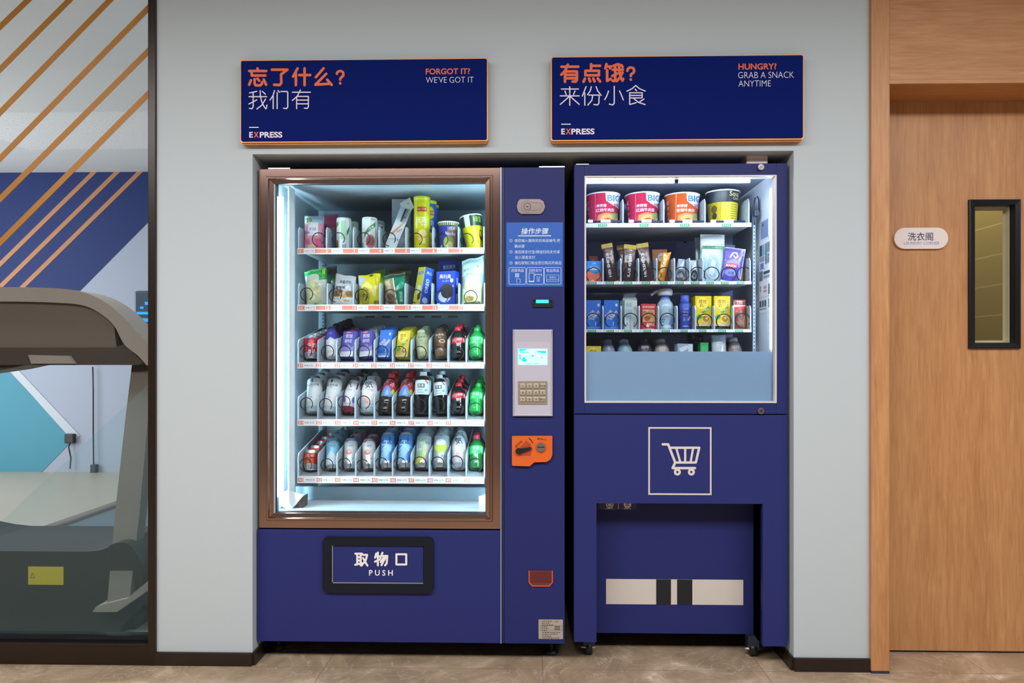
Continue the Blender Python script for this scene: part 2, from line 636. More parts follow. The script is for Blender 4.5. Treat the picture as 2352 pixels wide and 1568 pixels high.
# the oak door with its glazed slot
YD = 0.17
wx0, wx1 = P(2226, 630, YD - 0.008).x, P(2344, 630, YD - 0.008).x
wz0, wz1 = P(2285, 800, YD - 0.008).z, P(2285, 458, YD - 0.008).z
gap = P(2180, 1494, YD).z
door = MB()
d1 = 3.05
fx = 0.02
door.box(dl + 0.004, wx0 + fx, YD, YD + 0.045, gap, lintel - 0.004, wood_v)
door.box(wx1 - fx, d1, YD, YD + 0.045, gap, lintel - 0.004, wood_v)
door.box(wx0 + fx, wx1 - fx, YD, YD + 0.045, gap, wz0 + fx, wood_v)
door.box(wx0 + fx, wx1 - fx, YD, YD + 0.045, wz1 - fx, lintel - 0.004, wood_v)
door = struct(door.build('door_1'), 'oak laundry room door with a narrow black framed window')
m = MB(); m.frame(wx0, wx1, wz0, wz1, [(0, YD), (0, YD - 0.010), (0.003, YD - 0.013), (0.021, YD - 0.010), (0.023, YD - 0.004), (0.023, YD + 0.02)], mat('#23252a', 0.3, 0.6))
m.build('window_frame', door)
m = MB(); m.frame(wx0 + 0.022, wx1 - 0.022, wz0 + 0.022, wz1 - 0.022, [(0, YD - 0.002), (0.0, YD + 0.044), (0.010, YD + 0.046)], mat('#efe6dc', 0.5))
m.build('window_lining', door)
m = MB(); m.box(wx0 + 0.02, wx1 - 0.02, YD + 0.022, YD + 0.026, wz0 + 0.02, wz1 - 0.02, glass_mat('door_glass', (0.8, 0.8, 0.72, 1), 0.8))
m.build('window_pane', door)
m = MB(); m.box(dl + 0.006, d1, YD + 0.002, YD + 0.04, 0.004, gap, mat('#1c130d', 0.6))  # dark strip standing in for the shaded gap below the door
m.build('dark_gap_strip', door)
m = MB(); m.box(d1, 4.1, 0.0, 0.2, 0, lintel, wood_v)
struct(m.build('trim_4'))
m = MB(); m.box(2.33, 2.43, 0.23, 2.6, 0, CEIL, tile_mat('olive_wall_tile', '#8f7d52', '#b5a67c'))
struct(m.build('wall_laundry_side'), 'olive tiled laundry room wall')
m = MB(); m.box(nr + 0.2, 2.33, 2.5, 2.6, 0, CEIL, mat('#7e7350', 0.8))
struct(m.build('wall_laundry_back'))

# glazed gym partition
gx0 = -6.5
mull = mat('#2b1e16', 0.3, 0.3, name='dark_bronze_mullion')
win = MB()
mx0, mx1 = P(340, 900, -0.01).x, P(357, 900, -0.01).x
win.box(mx0, mx1, -0.012, 0.07, 0, CEIL, mull, 0.002)
sz1, sz0 = P(170, 1478, -0.01).z, 0.0
win.box(gx0, mx0, -0.010, 0.06, sz0, sz1, mull, 0.002)
win = struct(win.build('window_1'), 'glazed gym partition with a dark bronze frame')
m = MB()
gl1 = P(170, 1457, 0.02).z
m.box(gx0, mx0, 0.012, 0.052, sz1, gl1, mat('#1d232b', 0.15, 0.5))
m.build('glazing_channel', win)
m = MB(); m.box(gx0, mx0, 0.026, 0.034, gl1, CEIL, GYMGLASS)
m.build('glass_pane', win)
gold = mat('#a9701c', 0.5)
for a, b in (((65, 0), (0, 62)), ((160, 0), (0, 160)), ((253, 0), (0, 259)), ((340, 8), (0, 359)), ((340, 107), (0, 452)), ((340, 205), (0, 552))):
    m = MB()
    w = 12.5
    dx, dy = b[0] - a[0], b[1] - a[1]
    L = math.hypot(dx, dy); ux, uy = dx / L, dy / L
    e0 = 0 if a[0] >= 340 else 130
    A = (a[0] - ux * e0, a[1] - uy * e0); B = (b[0] + ux * 420, b[1] + uy * 420)
    pts = []
    for q, sg in ((A, 1), (B, 1), (B, -1), (A, -1)):
        pts.append(XZ(q[0] - uy * w / 2 * sg, q[1] + ux * w / 2 * sg, 0.0255))
    if e0 == 0:                                       # cut flush with the mullion
        pts[0] = (mx0, P(340, a[1] - w * .72, 0.0255).z); pts[3] = (mx0, P(340, a[1] + w * .72, 0.0255).z)
    m.prism(pts, 0.0240, 0.0258, gold)
    m.build('orange_stripe', win)
m = MB()
tri = [XZ(340, 872, 0.025), XZ(-160, 1350, 0.025), XZ(-160, 1457, 0.025), XZ(340, 1457, 0.025)]
tri[0] = (mx0, tri[0][1]); tri[3] = (mx0, gl1); tri[2] = (tri[2][0], gl1)
m.prism(tri, 0.0240, 0.0255, film_mat('teal_film', rgb('#8fb0b4'), 0.05, False, (0.94, 0.975, 0.975, 1)))
m.build('teal_film', win)

# the gym behind the glass
m = MB(); m.box(gx0, xl - 0.001, 0.075, 4.4, 0.0, 0.004, mat('#b9ab98', 0.35, name='pale_gym_floor'))
struct(m.build('floor_gym'), 'pale gym floor behind the glass')
GW = 4.40
mur = MB()
mur.box(gx0, xl, GW, GW + 0.1, 0, GC, mat('#a5aec0', 0.8))
sf = front(GW)
def gpoly(pts, mm, e):
    mur.prism([XZ(x, y, GW) for x, y in pts], GW - e, GW, mm)
gpoly([(-420, 386), (420, 384), (420, 430), (180, 672), (-60, 905), (-420, 905)], mat('#112a68', 0.7), 0.003)
for t in (226, 279, 331):
    a, b = (t, 386), (t - 480, 386 + 471)
    gpoly([(t - 7, 386), (t + 7, 386), (t + 7 - 520, 386 + 510), (t - 7 - 520, 386 + 510)], mat('#b9825c', 0.7), 0.006)
gpoly([(-400, 770), (12, 845), (170, 1008), (95, 1085), (-400, 1085)], mat('#4c92a8', 0.7), 0.004)
gpoly([(12, 838), (32, 838), (184, 1000), (168, 1012)], mat('#c3cad4', 0.7), 0.006)
struct(mur.build('wall_gym'), 'gym wall mural in dark blue, teal and pale grey')
m = MB(); m.box(gx0, xl, GW - 0.02, GW, 0, P(100, 1084, GW).z, mat('#2b2c2e', 0.5))
struct(m.build('baseboard_gym'))
m = MB(); m.box(xl, xl + 0.12, NB, GW, 0, GC, paint)
struct(m.build('wall_gym_side'))

# ================================================================== TREADMILL behind the glass
TY = 0.55
tmc = thing('treadmill', 'dark grey treadmill standing behind the gym glass', 'treadmill', (P(60, 1500, TY + 0.7).x, TY + 0.7, 0))
def tpart(mb, name, label=None, parent=None):
    l = tmc.location
    mb.v = [(x - l.x, y - l.y, z - l.z) for x, y, z in mb.v]
    o = mb.build(name, parent or tmc)
    if label: o['label'] = label
    return o
tgrey, tdark, tmid = mat('#a39b93', 0.5), mat('#4d433b', 0.5), mat('#776b62', 0.5)
def smooth(pts, n=6):
    o = []
    for i in range(len(pts) - 1):
        p0, p1, p2, p3 = pts[max(i - 1, 0)], pts[i], pts[i + 1], pts[min(i + 2, len(pts) - 1)]
        for k in range(n):
            t = k / n
            o.append(tuple(.5 * (2 * p1[j] + (p2[j] - p0[j]) * t + (2 * p0[j] - 5 * p1[j] + 4 * p2[j] - p3[j]) * t * t + (3 * p1[j] - p0[j] - 3 * p2[j] + p3[j]) * t ** 3) for j in (0, 1)))
    return o + [pts[-1]]
m = MB()                              # console hood: pale rim over a darker shell, drooping at the side
top = [(-330, 690), (-250, 668), (-120, 660), (0, 659), (110, 661), (180, 668), (232, 688), (275, 720), (310, 756), (345, 800), (352, 842)]
low = [(336, 838), (318, 818), (285, 790), (262, 748), (228, 718), (185, 700), (110, 694), (0, 692), (-120, 694), (-250, 705), (-330, 730)]
m.prism([XZ(x, y, TY) for x, y in smooth(top) + smooth(low)], TY, TY + 0.16, tgrey)
tpart(m, 'console_rim', 'pale grey rim')
m = MB()
sh = [(-330, 725), (-120, 692), (0, 690), (110, 692), (185, 698), (230, 716), (262, 748), (268, 800), (262, 806), (-330, 806)]
m.prism([XZ(x, y, TY + 0.02) for x, y in sh], TY + 0.02, TY + 0.30, tmid)
tpart(m, 'console_shell')
m = MB()
m.prism([XZ(x, y, TY + 0.01) for x, y in ((-330, 798), (262, 798), (285, 790), (330, 832), (318, 838), (-330, 838))], TY + 0.01, TY + 0.24, tdark)
tpart(m, 'console_tray')
m = MB()
m.prism([XZ(x, y, TY) for x, y in ((68, 815), (160, 817), (174, 835), (75, 835))], TY - 0.01, TY + 0.05, tgrey)
tpart(m, 'tray_lug')
m = MB()
m.prism([XZ(x, y, TY + 0.05) for x, y in ((-120, 836), (75, 836), (20, 848), (-120, 868))], TY + 0.03, TY + 0.2, tdark)
tpart(m, 'display_back')
def post(lft, rgt, foot):
    m = MB()                          # leans back from its foot up to the console
    dep = lambda y: 0.20 + 0.43 * (1390 - y) / 552.0
    vs, n = [], len(lft)
    for a, b in zip(lft, rgt):
        for q, d in ((a, 0), (b, 0), (b, 0.06), (a, 0.06)):
            p = P(q[0], q[1], dep(q[1]))
            vs.append((p.x, p.y + d, p.z))
    fs = [(0, 1, 2, 3), (4 * n - 1, 4 * n - 2, 4 * n - 3, 4 * n - 4)]
    for k in range(n - 1):
        for c in range(4):
            d = (c + 1) % 4
            fs.append((4 * k + c, 4 * k + 4 + c, 4 * k + 4 + d, 4 * k + d))
    m.add(vs, fs, mat('#6d645b', 0.5))
    tpart(m, 'upright')
    m = MB()
    m.prism([XZ(x, y, 0.19) for x, y in foot], 0.185, 0.262, tgrey)
    tpart(m, 'upright_foot', 'pale grey foot')
post(((303, 838), (288, 960), (264, 1180), (246, 1388)), ((345, 838), (340, 960), (320, 1180), (296, 1388)), ((222, 1392), (250, 1384), (292, 1374), (345, 1330), (345, 1352), (270, 1404), (214, 1404)))
post(((-330, 838), (-310, 960), (-280, 1180), (-250, 1388)), ((-288, 838), (-265, 960), (-235, 1180), (-200, 1388)), ((-260, 1384), (-190, 1384), (-184, 1404), (-270, 1404)))
HY = 0.26                             # motor hood close behind the glass, its corners rounded
hx0, hx1 = -2.62, -1.58
hood_dark = mat('#2f2823', 0.45)
m = MB()
hp = smooth([(-240, 1480), (-240, 1266), (-100, 1265), (120, 1266), (205, 1266), (240, 1260), (262, 1248), (296, 1250), (322, 1290), (330, 1340), (316, 1392), (284, 1432), (262, 1480)], 4)
m.prism([XZ(x, y, HY) for x, y in hp if True], HY, HY + 0.44, hood_dark)
hood = tpart(m, 'motor_hood', 'dark brown motor hood')
m = MB()
yx0, yz0 = XZ(65, 1342, HY); yx1, yz1 = XZ(146, 1301, HY)
m.box(yx0, yx1, HY - 0.001, HY + 0.001, yz0, yz1, mat('#cdbb1c', 0.5))
s_ = front(HY - 0.001)
m.stroke(s_, [XZ(70, 1326, HY), XZ(80, 1326, HY), XZ(75, 1315, HY)], 0.0022, mat('#6b641a', 0.6), 0.0004, closed=True, n=6)
tpart(m, 'warning_sticker', 'yellow warning sticker', hood)
DZ = 0.20
m = MB()
m.box(hx0 + 0.05, hx1 - 0.05, HY + 0.40, HY + 1.75, DZ - 0.06, DZ + 0.012, mat('#5d6b75', 0.6), 0.008)
tpart(m, 'running_deck', 'grey blue running deck')
for q in (hx0 + 0.03, hx1 - 0.03):
    m = MB(); m.box(q - 0.04, q + 0.04, HY + 0.42, HY + 1.80, 0.07, DZ + 0.03, tmid, 0.015)
    tpart(m, 'side_rail')
for q in (hx0 + 0.1, hx1 - 0.1):
    m = MB(); m.box(q - 0.05, q + 0.05, HY + 0.06, HY + 0.16, 0.004, 0.06, BLACK, 0.01)
    tpart(m, 'foot')
    m = MB(); m.box(q - 0.05, q + 0.05, HY + 1.55, HY + 1.68, 0.004, 0.10, BLACK, 0.01)
    tpart(m, 'foot')
# blue-lit console farther back
CY = 2.7
cx_, cz_ = XZ(330, 725, CY)
ec = Root('exercise_console', 'dark gym console with blue lit display beside the treadmill', 'gym equipment', (cx_, CY + 0.1, 0))
m = MB(); x0, z1 = XZ(306, 667, CY); x1, z0 = XZ(362, 800, CY)
m.box(x0, x1, CY, CY + 0.12, z0, z1, mat('#46586a', 0.4), 0.02)
hd = ec.part(m, 'housing')
m = MB()
for (a, b, c, d) in ((314, 716, 345, 722), (311, 731, 345, 739), (322, 704, 330, 709), (333, 693, 348, 700)):
    u0, v1 = XZ(a, b, CY); u1, v0 = XZ(c, d, CY)
    m.rect(front(CY), u0, v0, u1, v1, mat('#1f86f0', 0.5, 0, 1.3), 0.002)
ec.part(m, 'display_light', hd)
m = MB(); m.box((x0 + x1) / 2 - 0.04, (x0 + x1) / 2 + 0.04, CY + 0.03, CY + 0.09, 0.03, z0, tdark, 0.01)
ec.part(m, 'column')
m = MB(); m.box((x0 + x1) / 2 - 0.25, (x0 + x1) / 2 + 0.2, CY - 0.15, CY + 0.5, 0.004, 0.05, tdark, 0.012)
ec.part(m, 'base')
# plugs hanging on the far gym wall
def plug(px, py, w, h, cord, label):
    x, z = XZ(px, py, GW)
    k = scale(GW)
    m = MB(); m.box(x - w * k / 2, x + w * k / 2, GW - 0.05, GW, z - h * k / 2, z + h * k / 2, mat('#2c2e33', 0.5), 0.01)
    o = tag(m.build('plug_adapter'), label, 'plug')
    m = MB(); m.tube([XZ(a, b, GW)[:1] + (GW - 0.035,) + XZ(a, b, GW)[1:] for a, b in cord], 0.006, BLACK, 6)
    m.build('cord', o)
plug(165, 1006, 22, 22, ((166, 1016), (163, 1026), (165, 1036), (168, 1050), (166, 1075)), 'square black plug on the gym wall with a short dangling cord')
plug(220, 1075, 14, 20, ((218, 842), (219, 900), (219, 990), (220, 1066)), 'small black adapter at the end of a long cord on the gym wall')

# ================================================================== SIGNS OVER THE NICHE
signface = mat('#01155e', 0.6, spec=0.06, name='sign_blue')
signgold = mat('#c98743', 0.35, 0.25, name='sign_copper_edge')
signred = mat('#d9581f', 0.5)
signwhite = mat('#d9cfdd', 0.5)
YS = -0.035
def sign(label, quad, conv, bold_strokes, bw, thin_strokes, tw, latin, bar):
    """quad: picture corners tl, tr, br, bl; conv: lettering coordinates -> picture"""
    ps = [P(x, y, YS) for x, y in quad]
    x0 = (ps[0].x + ps[3].x) / 2; x1 = (ps[1].x + ps[2].x) / 2
    z1 = (ps[0].z + ps[1].z) / 2; z0 = (ps[2].z + ps[3].z) / 2
    r = Root('wall_sign', label, 'sign', ((x0 + x1) / 2, -0.004, (z0 + z1) / 2))
    def rr(x0, x1, z0, z1, rad):
        o = []
        for cx, cz, a in ((x1 - rad, z0 + rad, -PI / 2), (x1 - rad, z1 - rad, 0), (x0 + rad, z1 - rad, PI / 2), (x0 + rad, z0 + rad, PI)):
            o += [(cx + rad * math.cos(a + k * PI / 8), cz + rad * math.sin(a + k * PI / 8)) for k in range(5)]
        return o
    m = MB(); m.prism(rr(x0, x1, z0, z1, 0.008), YS + 0.003, -0.003, signgold)
    m.prism(rr(x0 + 0.001, x1 - 0.001, z0 - 0.004, z1, 0.008), YS + 0.010, -0.0035, signgold)
    r.part(m, 'edge_trim', None, 'copper coloured edge')
    m = MB(); m.prism(rr(x0 + 0.0045, x1 - 0.0045, z0 + 0.005, z1 - 0.005, 0.006), YS - 0.001, YS + 0.006, signface)
    face = r.part(m, 'face_panel', None, 'dark blue face')
    sfc = front(YS - 0.001)
    kx = scale(YS)
    C = lambda p: XZ(*conv(p), YS)
    m = MB()
    for st in bold_strokes: m.stroke(sfc, [C(p) for p in st], bw * kx, signred, 0.0006)
    for txt, p, sz, bold, mm, w in latin:
        if mm is signred and len(txt) > 1:
            x, z = C(p); m.text(sfc, txt, x, z, sz * kx, mm, 0.0006, bold, width=w * kx, res=4)
    r.part(m, 'orange_lettering', face)
    m = MB()
    for st in thin_strokes: m.stroke(sfc, [C(p) for p in st], tw * kx, signwhite, 0.0006)
    for txt, p, sz, bold, mm, w in latin:
        if mm is not signred or len(txt) == 1:
            x, z = C(p); m.text(sfc, txt, x, z, sz * kx, mm, 0.0006 if mm is signwhite else 0.0007, bold, width=w * kx, res=4)
    m.stroke(sfc, [C(p) for p in bar], 2.2 * kx, signwhite, 0.0006)
    r.part(m, 'white_lettering', face)
    return r
def arc(cx, cy, rx, ry, a0, a1, n=10):
    return [(cx + rx * math.cos(math.radians(a0 + (a1 - a0) * k / n)), cy + ry * math.sin(math.radians(a0 + (a1 - a0) * k / n))) for k in range(n + 1)]
B1 = [[(238, 183), (241, 203)], [(165, 206), (316, 206)], [(187, 208), (187, 246), (308, 246)], [(181, 288), (165, 328)],
      [(213, 278), (213, 318), (222, 333), (262, 334), (276, 322), (280, 306)], [(238, 274), (254, 292)], [(294, 282), (315, 328)],
      [(366, 195), (504, 195), (448, 236), (450, 312), (436, 331), (386, 328)],
      [(594, 184), (554, 256)], [(579, 226), (579, 332)], [(608, 243), (706, 243)], [(656, 184), (656, 332)],
      [(824, 184), (756, 262)], [(848, 232), (752, 328), (882, 320)], [(856, 284), (896, 330)],
      [(942, 232)] + arc(971, 232, 29, 24, 190, 360) + [(997, 250), (973, 272), (971, 284)], [(970, 314), (971, 316)]]
T1 = [[(232, 386), (168, 400)], [(163, 433), (320, 433)], [(200, 395), (200, 522), (190, 540), (167, 537)], [(163, 498), (232, 462)],
      [(262, 380), (264, 425), (275, 475), (296, 520), (312, 541), (319, 532), (322, 508)], [(310, 455), (278, 508), (233, 543)], [(282, 387), (309, 412)],
      [(390, 380), (376, 424), (350, 464)], [(378, 426), (378, 540)], [(421, 380), (434, 395)], [(413, 397), (413, 540)], [(446, 388), (500, 388), (507, 395), (507, 526), (497, 540), (470, 536)],
      [(548, 395), (708, 395)], [(619, 375), (592, 430), (548, 468)], [(586, 432), (586, 540)], [(586, 432), (690, 432), (690, 524), (681, 538), (654, 536)], [(586, 465), (690, 465)], [(586, 498), (690, 498)]]
c1 = lambda p: (530 + p[0] / 3.856, 110 + p[1] / 3.856)
sign('blue sign with copper edge reading FORGOT IT over the wider machine', ((551, 136), (1121, 133), (1121, 325), (551, 326)), c1, B1, 6.0, T1, 2.5,
     [('FORGOT IT?', (1923, 209), 13.6, 0.022, signred, 102), ("WE'VE GOT IT", (1940, 283), 13.8, -0.014, signwhite, 110),
      ('E', (181, 770), 13.2, 0.03, signwhite, 8.2), ('X', (227, 770), 13.2, 0.03, signred, 11.5), ('PRESS', (358, 770), 13.6, 0.03, signwhite, 52.5)],
     [(168, 706), (246, 706)])
B2 = [[(182, 197), (324, 197)], [(236, 180), (215, 228), (181, 264)], [(212, 236), (212, 325)], [(212, 237), (312, 237), (312, 308), (302, 323), (276, 322)], [(212, 266), (312, 266)], [(212, 295), (312, 295)],
      [(432, 176), (432, 228)], [(432, 190), (508, 190)], [(384, 232), (498, 232), (498, 270), (384, 270), (384, 232)], [(380, 298), (368, 325)], [(414, 297), (424, 322)], [(450, 297), (461, 322)], [(488, 297), (508, 323)],
      [(562, 176), (552, 212)], [(560, 196), (600, 196), (592, 212)], [(567, 228), (567, 318), (598, 300)], [(652, 178), (618, 192)], [(614, 224), (700, 224)], [(635, 192), (635, 306), (626, 320), (612, 316)], [(610, 276), (654, 256)],
      [(666, 178), (670, 235), (682, 288), (696, 316), (703, 300)], [(697, 246), (672, 292), (648, 318)], [(688, 184), (698, 200)],
      [(738, 232)] + arc(767, 228, 28, 24, 190, 360) + [(792, 245), (768, 264), (767, 276)], [(766, 305), (767, 307)]]
T2 = [[(182, 385), (325, 385)], [(211, 402), (222, 431)], [(296, 402), (284, 431)], [(172, 443), (332, 443)], [(252, 366), (252, 522)], [(246, 450), (172, 515)], [(258, 450), (332, 515)],
      [(390, 365), (358, 445)], [(379, 418), (379, 522)], [(434, 366), (425, 400), (402, 434)], [(474, 366), (488, 402), (517, 440)], [(414, 437), (500, 437), (497, 505), (487, 520), (455, 516)], [(446, 437), (438, 482), (404, 521)],
      [(627, 363), (627, 506), (615, 520), (585, 513)], [(579, 403), (566, 440), (547, 476)], [(671, 402), (688, 438), (703, 478)],
      [(808, 357), (775, 385), (733, 405)], [(808, 357), (842, 385), (888, 404)], [(803, 388), (815, 402)], [(757, 418), (862, 418), (862, 460)], [(757, 418), (757, 516)], [(757, 439), (862, 439)], [(757, 460), (862, 460)], [(757, 516), (812, 500)], [(788, 462), (832, 498), (888, 516)], [(878, 470), (840, 494)]]
c2 = lambda p: (1240 + p[0] / 3.675, 100 + p[1] / 3.675)
sign('blue sign with copper edge reading HUNGRY over the snack machine', ((1265, 130), (1847, 123), (1847, 319), (1265, 324)), c2, B2, 6.0, T2, 2.5,
     [('HUNGRY?', (1835, 195), 14.2, 0.022, signred, 86), ('GRAB A SNACK', (1908, 266), 14.2, -0.014, signwhite, 126), ('ANYTIME', (1812, 338), 13.6, -0.014, signwhite, 73),
      ('E', (196, 743), 13.2, 0.03, signwhite, 8.4), ('X', (240, 743), 13.2, 0.03, signred, 11.5), ('PRESS', (363, 743), 13.6, 0.03, signwhite, 53)],
     [(183, 682), (257, 682)])

# laundry plate on the door
px0, pz1 = XZ(2054, 523, YD - 0.01); px1, pz0 = XZ(2178, 571, YD - 0.01)
r = Root('door_plate', 'white pill shaped plate reading LAUNDRY CORNER on the oak door', 'sign', ((px0 + px1) / 2, YD, (pz0 + pz1) / 2))
rad = (pz1 - pz0) / 2
pill = [(px1 - rad + rad * math.cos(a), (pz0 + pz1) / 2 + rad * math.sin(a)) for a in [(-90 + 15 * k) * PI / 180 for k in range(13)]] + \
       [(px0 + rad + rad * math.cos(a), (pz0 + pz1) / 2 + rad * math.sin(a)) for a in [(90 + 15 * k) * PI / 180 for k in range(13)]]
m = MB(); m.prism(pill, YD - 0.010, YD - 0.0005, mat('#e6d9d6', 0.35))
plate = r.part(m, 'plate')
m = MB(); x, z = XZ(2117, 543, YD - 0.01); k = scale(YD)
m.text(front(YD - 0.010), '洗衣阁', x, z, 18.5 * k, mat('#25315f', 0.5), 0.0006, 0.022, width=62 * k, res=3)
x, z = XZ(2117, 558, YD - 0.01)
m.text(front(YD - 0.010), 'LAUNDRY CORNER', x, z, 6.8 * k, mat('#7b98cf', 0.5), 0.0006, 0.0, width=80 * k, res=2)
r.part(m, 'lettering', plate)

# ================================================================== THE WIDER (DRINKS) MACHINE
YM = 0.035                      # plane of its door
A = lambda x, y, Y=YM: P(x, y, Y)
ax0, ax1 = P(596, 800, YM).x, P(1297, 800, YM).x
atop, abot = P(900, 386, YM).z, P(900, 1475, YM).z
axd = P(1152, 800, YM).x        # door / column seam
ADEEP = 0.82
vm = Root('vending_machine', 'wide navy vending machine with a copper framed glass front full of drinks', 'vending machine', ((ax0 + ax1) / 2, YM + ADEEP / 2, 0))
# glazed opening and inside
ix0, ix1 = P(629, 800, YM).x, P(1120, 800, YM).x
iz1, iz0 = P(880, 415, YM).z, P(880, 1182, YM).z
YT = 0.19                       # front of the trays
IB = 0.62                       # back of the cooled box
lx0, lx1 = ix0 - 0.005, P(1131, 800, YM).x
lz1 = P(880, 408, YM).z
lz0 = P(880, 1172, YM + 0.06).z
m = MB()
m.box(ax0, lx0 - 0.012, YM + 0.03, YM + ADEEP, abot, atop, NAVY)
m.box(lx1 + 0.012, ax1, YM + 0.012, YM + ADEEP, abot, atop, NAVY)
m.box(lx0 - 0.012, lx1 + 0.012, YM + 0.03, YM + ADEEP, lz1 + 0.012, atop, NAVY)
m.box(lx0 - 0.012, lx1 + 0.012, YM + 0.03, YM + ADEEP, abot, lz0 - 0.03, NAVY)
m.box(lx0 - 0.012, lx1 + 0.012, IB + 0.02, YM + ADEEP, lz0 - 0.03, lz1 + 0.012, NAVY)
vm.part(m, 'cabinet')
liner = mat('#c3d2da', 0.35, name='cool_white_liner')
m = MB()
m.box(lx0 - 0.010, lx0, YM + 0.05, IB, lz0, lz1, liner)
m.box(lx1, lx1 + 0.010, YM + 0.05, IB, lz0, lz1, liner)
m.box(lx0, lx1, YM + 0.05, IB, lz1, lz1 + 0.010, mat('#aebfc9', 0.4))
m.box(lx0, lx1, YM + 0.05, IB, lz0 - 0.010, lz0, liner)
m.box(lx0, lx1, IB, IB + 0.012, lz0, lz1, mat('#9fb0bd', 0.35))
zz = P(880, 1118, 0.30).z
m.box(lx0, lx1, 0.30, 0.32, lz0, zz, mat('#b9d0de', 0.4))
m.box(lx0, lx1, 0.285, 0.30, P(880, 1153, 0.285).z - 0.01, P(880, 1153, 0.285).z, liner)
for q in range(6):                # air slots high on the back plate
    px = 850 + q * 38
    x, z = XZ(px, 727, IB)
    m.box(x - 0.022, x + 0.022, IB - 0.002, IB, z - 0.004, z + 0.004, mat('#55626c', 0.6), 0.0015)
vm.part(m, 'cooled_compartment')
# copper door frame, lower panel
m = MB()
fx0, fx1 = P(594, 800, YM).x, P(1150, 800, YM).x
fz1, fz0 = P(880, 386, YM).z, P(880, 1214, YM).z
copper = mat('#9a7d71', 0.16, 0.92, name='brushed_copper_frame')
w_ = (ix0 - fx0)
m.frame(fx0, fx1, fz0, fz1, [(0, YM + 0.03), (0, YM + 0.002), (0.002, YM), (w_ * .50, YM), (w_ * .56, YM - 0.006), (w_ * .66, YM - 0.006), (w_ * .72, YM), (w_ * 0.97, YM + 0.003), (w_, YM + 0.006), (w_, YM + 0.010)], copper)
vm.part(m, 'door_frame', None, 'brushed copper door frame')
m = MB(); m.frame(ix0 - 0.001, ix1 + 0.001, iz0, iz1, [(0, YM + 0.004), (0.003, YM + 0.004), (0.004, YM + 0.010)], mat('#aebfc9', 0.4))
m.frame(ix0 + 0.003, ix1 - 0.003, iz0 + 0.003, iz1 - 0.003, [(0, YM + 0.010), (0.005, YM + 0.011), (0.005, YM + 0.03)], mat('#202a3c', 0.4))
vm.part(m, 'window_gasket')
m = MB(); m.box(ix0 + 0.001, ix1 - 0.001, YM + 0.012, YM + 0.017, iz0 + 0.001, iz1 - 0.001, GLASS)
vm.part(m, 'glass_pane')
m = MB()
pz1 = P(880, 1217, YM).z
px0a, px1a = P(590, 1340, YM).x, P(1150, 1340, YM).x
m.box(px0a, px1a, YM, YM + 0.029, abot, pz1, NAVY2, 0.002)
panel = vm.part(m, 'lower_panel')
m = MB(); m.box(P(1149.5, 900, YM).x, P(1152, 900, YM).x, YM - 0.001, YM + 0.02, abot, atop, mat('#9aa7d0', 0.3, 0.5))
m.box(P(1153, 900, YM).x, P(1158, 900, YM).x, YM + 0.004, YM + 0.02, abot, atop, NAVYDARK)
vm.part(m, 'edge_strip')
m = MB(); m.box(P(1158.5, 900, YM).x, ax1, YM, YM + 0.012, abot, atop, NAVY, 0.0015)
column = vm.part(m, 'control_column')
# lit tube beside the door and its pale channel
m = MB()
tx0, tx1 = P(640, 800, YM + 0.05).x, P(650, 800, YM + 0.05).x
LEDW = mat('#c8efff', 0.4, 0, 92.0, name='cool_led')
tz0, tz1 = P(700, 1140, YM + 0.05).z, P(700, 452, YM + 0.05).z
m.lathe([(0, tz0), ((tx1 - tx0) / 2, tz0), ((tx1 - tx0) / 2, tz1), (0, tz1)], LEDW, 12, (tx0 + tx1) / 2, YM + 0.055)
vm.part(m, 'light_tube', None, 'white glowing tube')
m = MB(); m.box(tx1 + 0.012, tx1 + 0.016, YM + 0.07, YM + 0.14, lz0 + 0.02, lz1 - 0.01, WHITE)
vm.part(m, 'light_channel')
m = MB()
tx = lx1 - 0.006
m.lathe([(0, tz0), (0.0055, tz0), (0.0055, tz1), (0, tz1)], LEDW, 10, tx - 0.002, YM + 0.06)
vm.part(m, 'light_tube')
# slotted rails carrying the trays
def rail(px, Y, w=0.012, name='slotted_rail'):
    x = P(px, 800, Y).x
    m = MB(); m.box(x - w / 2, x + w / 2, Y, Y + 0.012, lz0 + 0.09, lz1 - 0.12, mat('#a8bac6', 0.4, 0.3))
    z = lz0 + 0.10
    while z < lz1 - 0.14:
        m.box(x - 0.0022, x + 0.0022, Y - 0.0006, Y + 0.0004, z, z + 0.009, DARK)
        z += 0.016
    return m
vm.part(rail(673, YT + 0.02), 'slotted_rail')
vm.part(rail(1119, YT + 0.02), 'slotted_rail')
vm.part(rail(742, IB - 0.02), 'slotted_rail')
# corner flaps at the foot of the opening
m = MB()
fl = [XZ(x, y, YM + 0.09) for x, y in ((636, 1142), (660, 1125), (698, 1136), (690, 1146), (668, 1171), (640, 1160))]
m.prism(fl, YM + 0.088, YM + 0.092, WHITE)
m.prism([XZ(x, y, YM + 0.11) for x, y in ((690, 1146), (698, 1138), (697, 1168), (676, 1168))], YM + 0.10, YM + 0.16, mat('#4b3f35', 0.6))
vm.part(m, 'hinge_cover')
m = MB(); m.prism([XZ(x, y, YM + 0.09) for x, y in ((1100, 1140), (1122, 1132), (1122, 1172), (1100, 1174))], YM + 0.085, YM + 0.092, WHITE)
vm.part(m, 'hinge_cover')

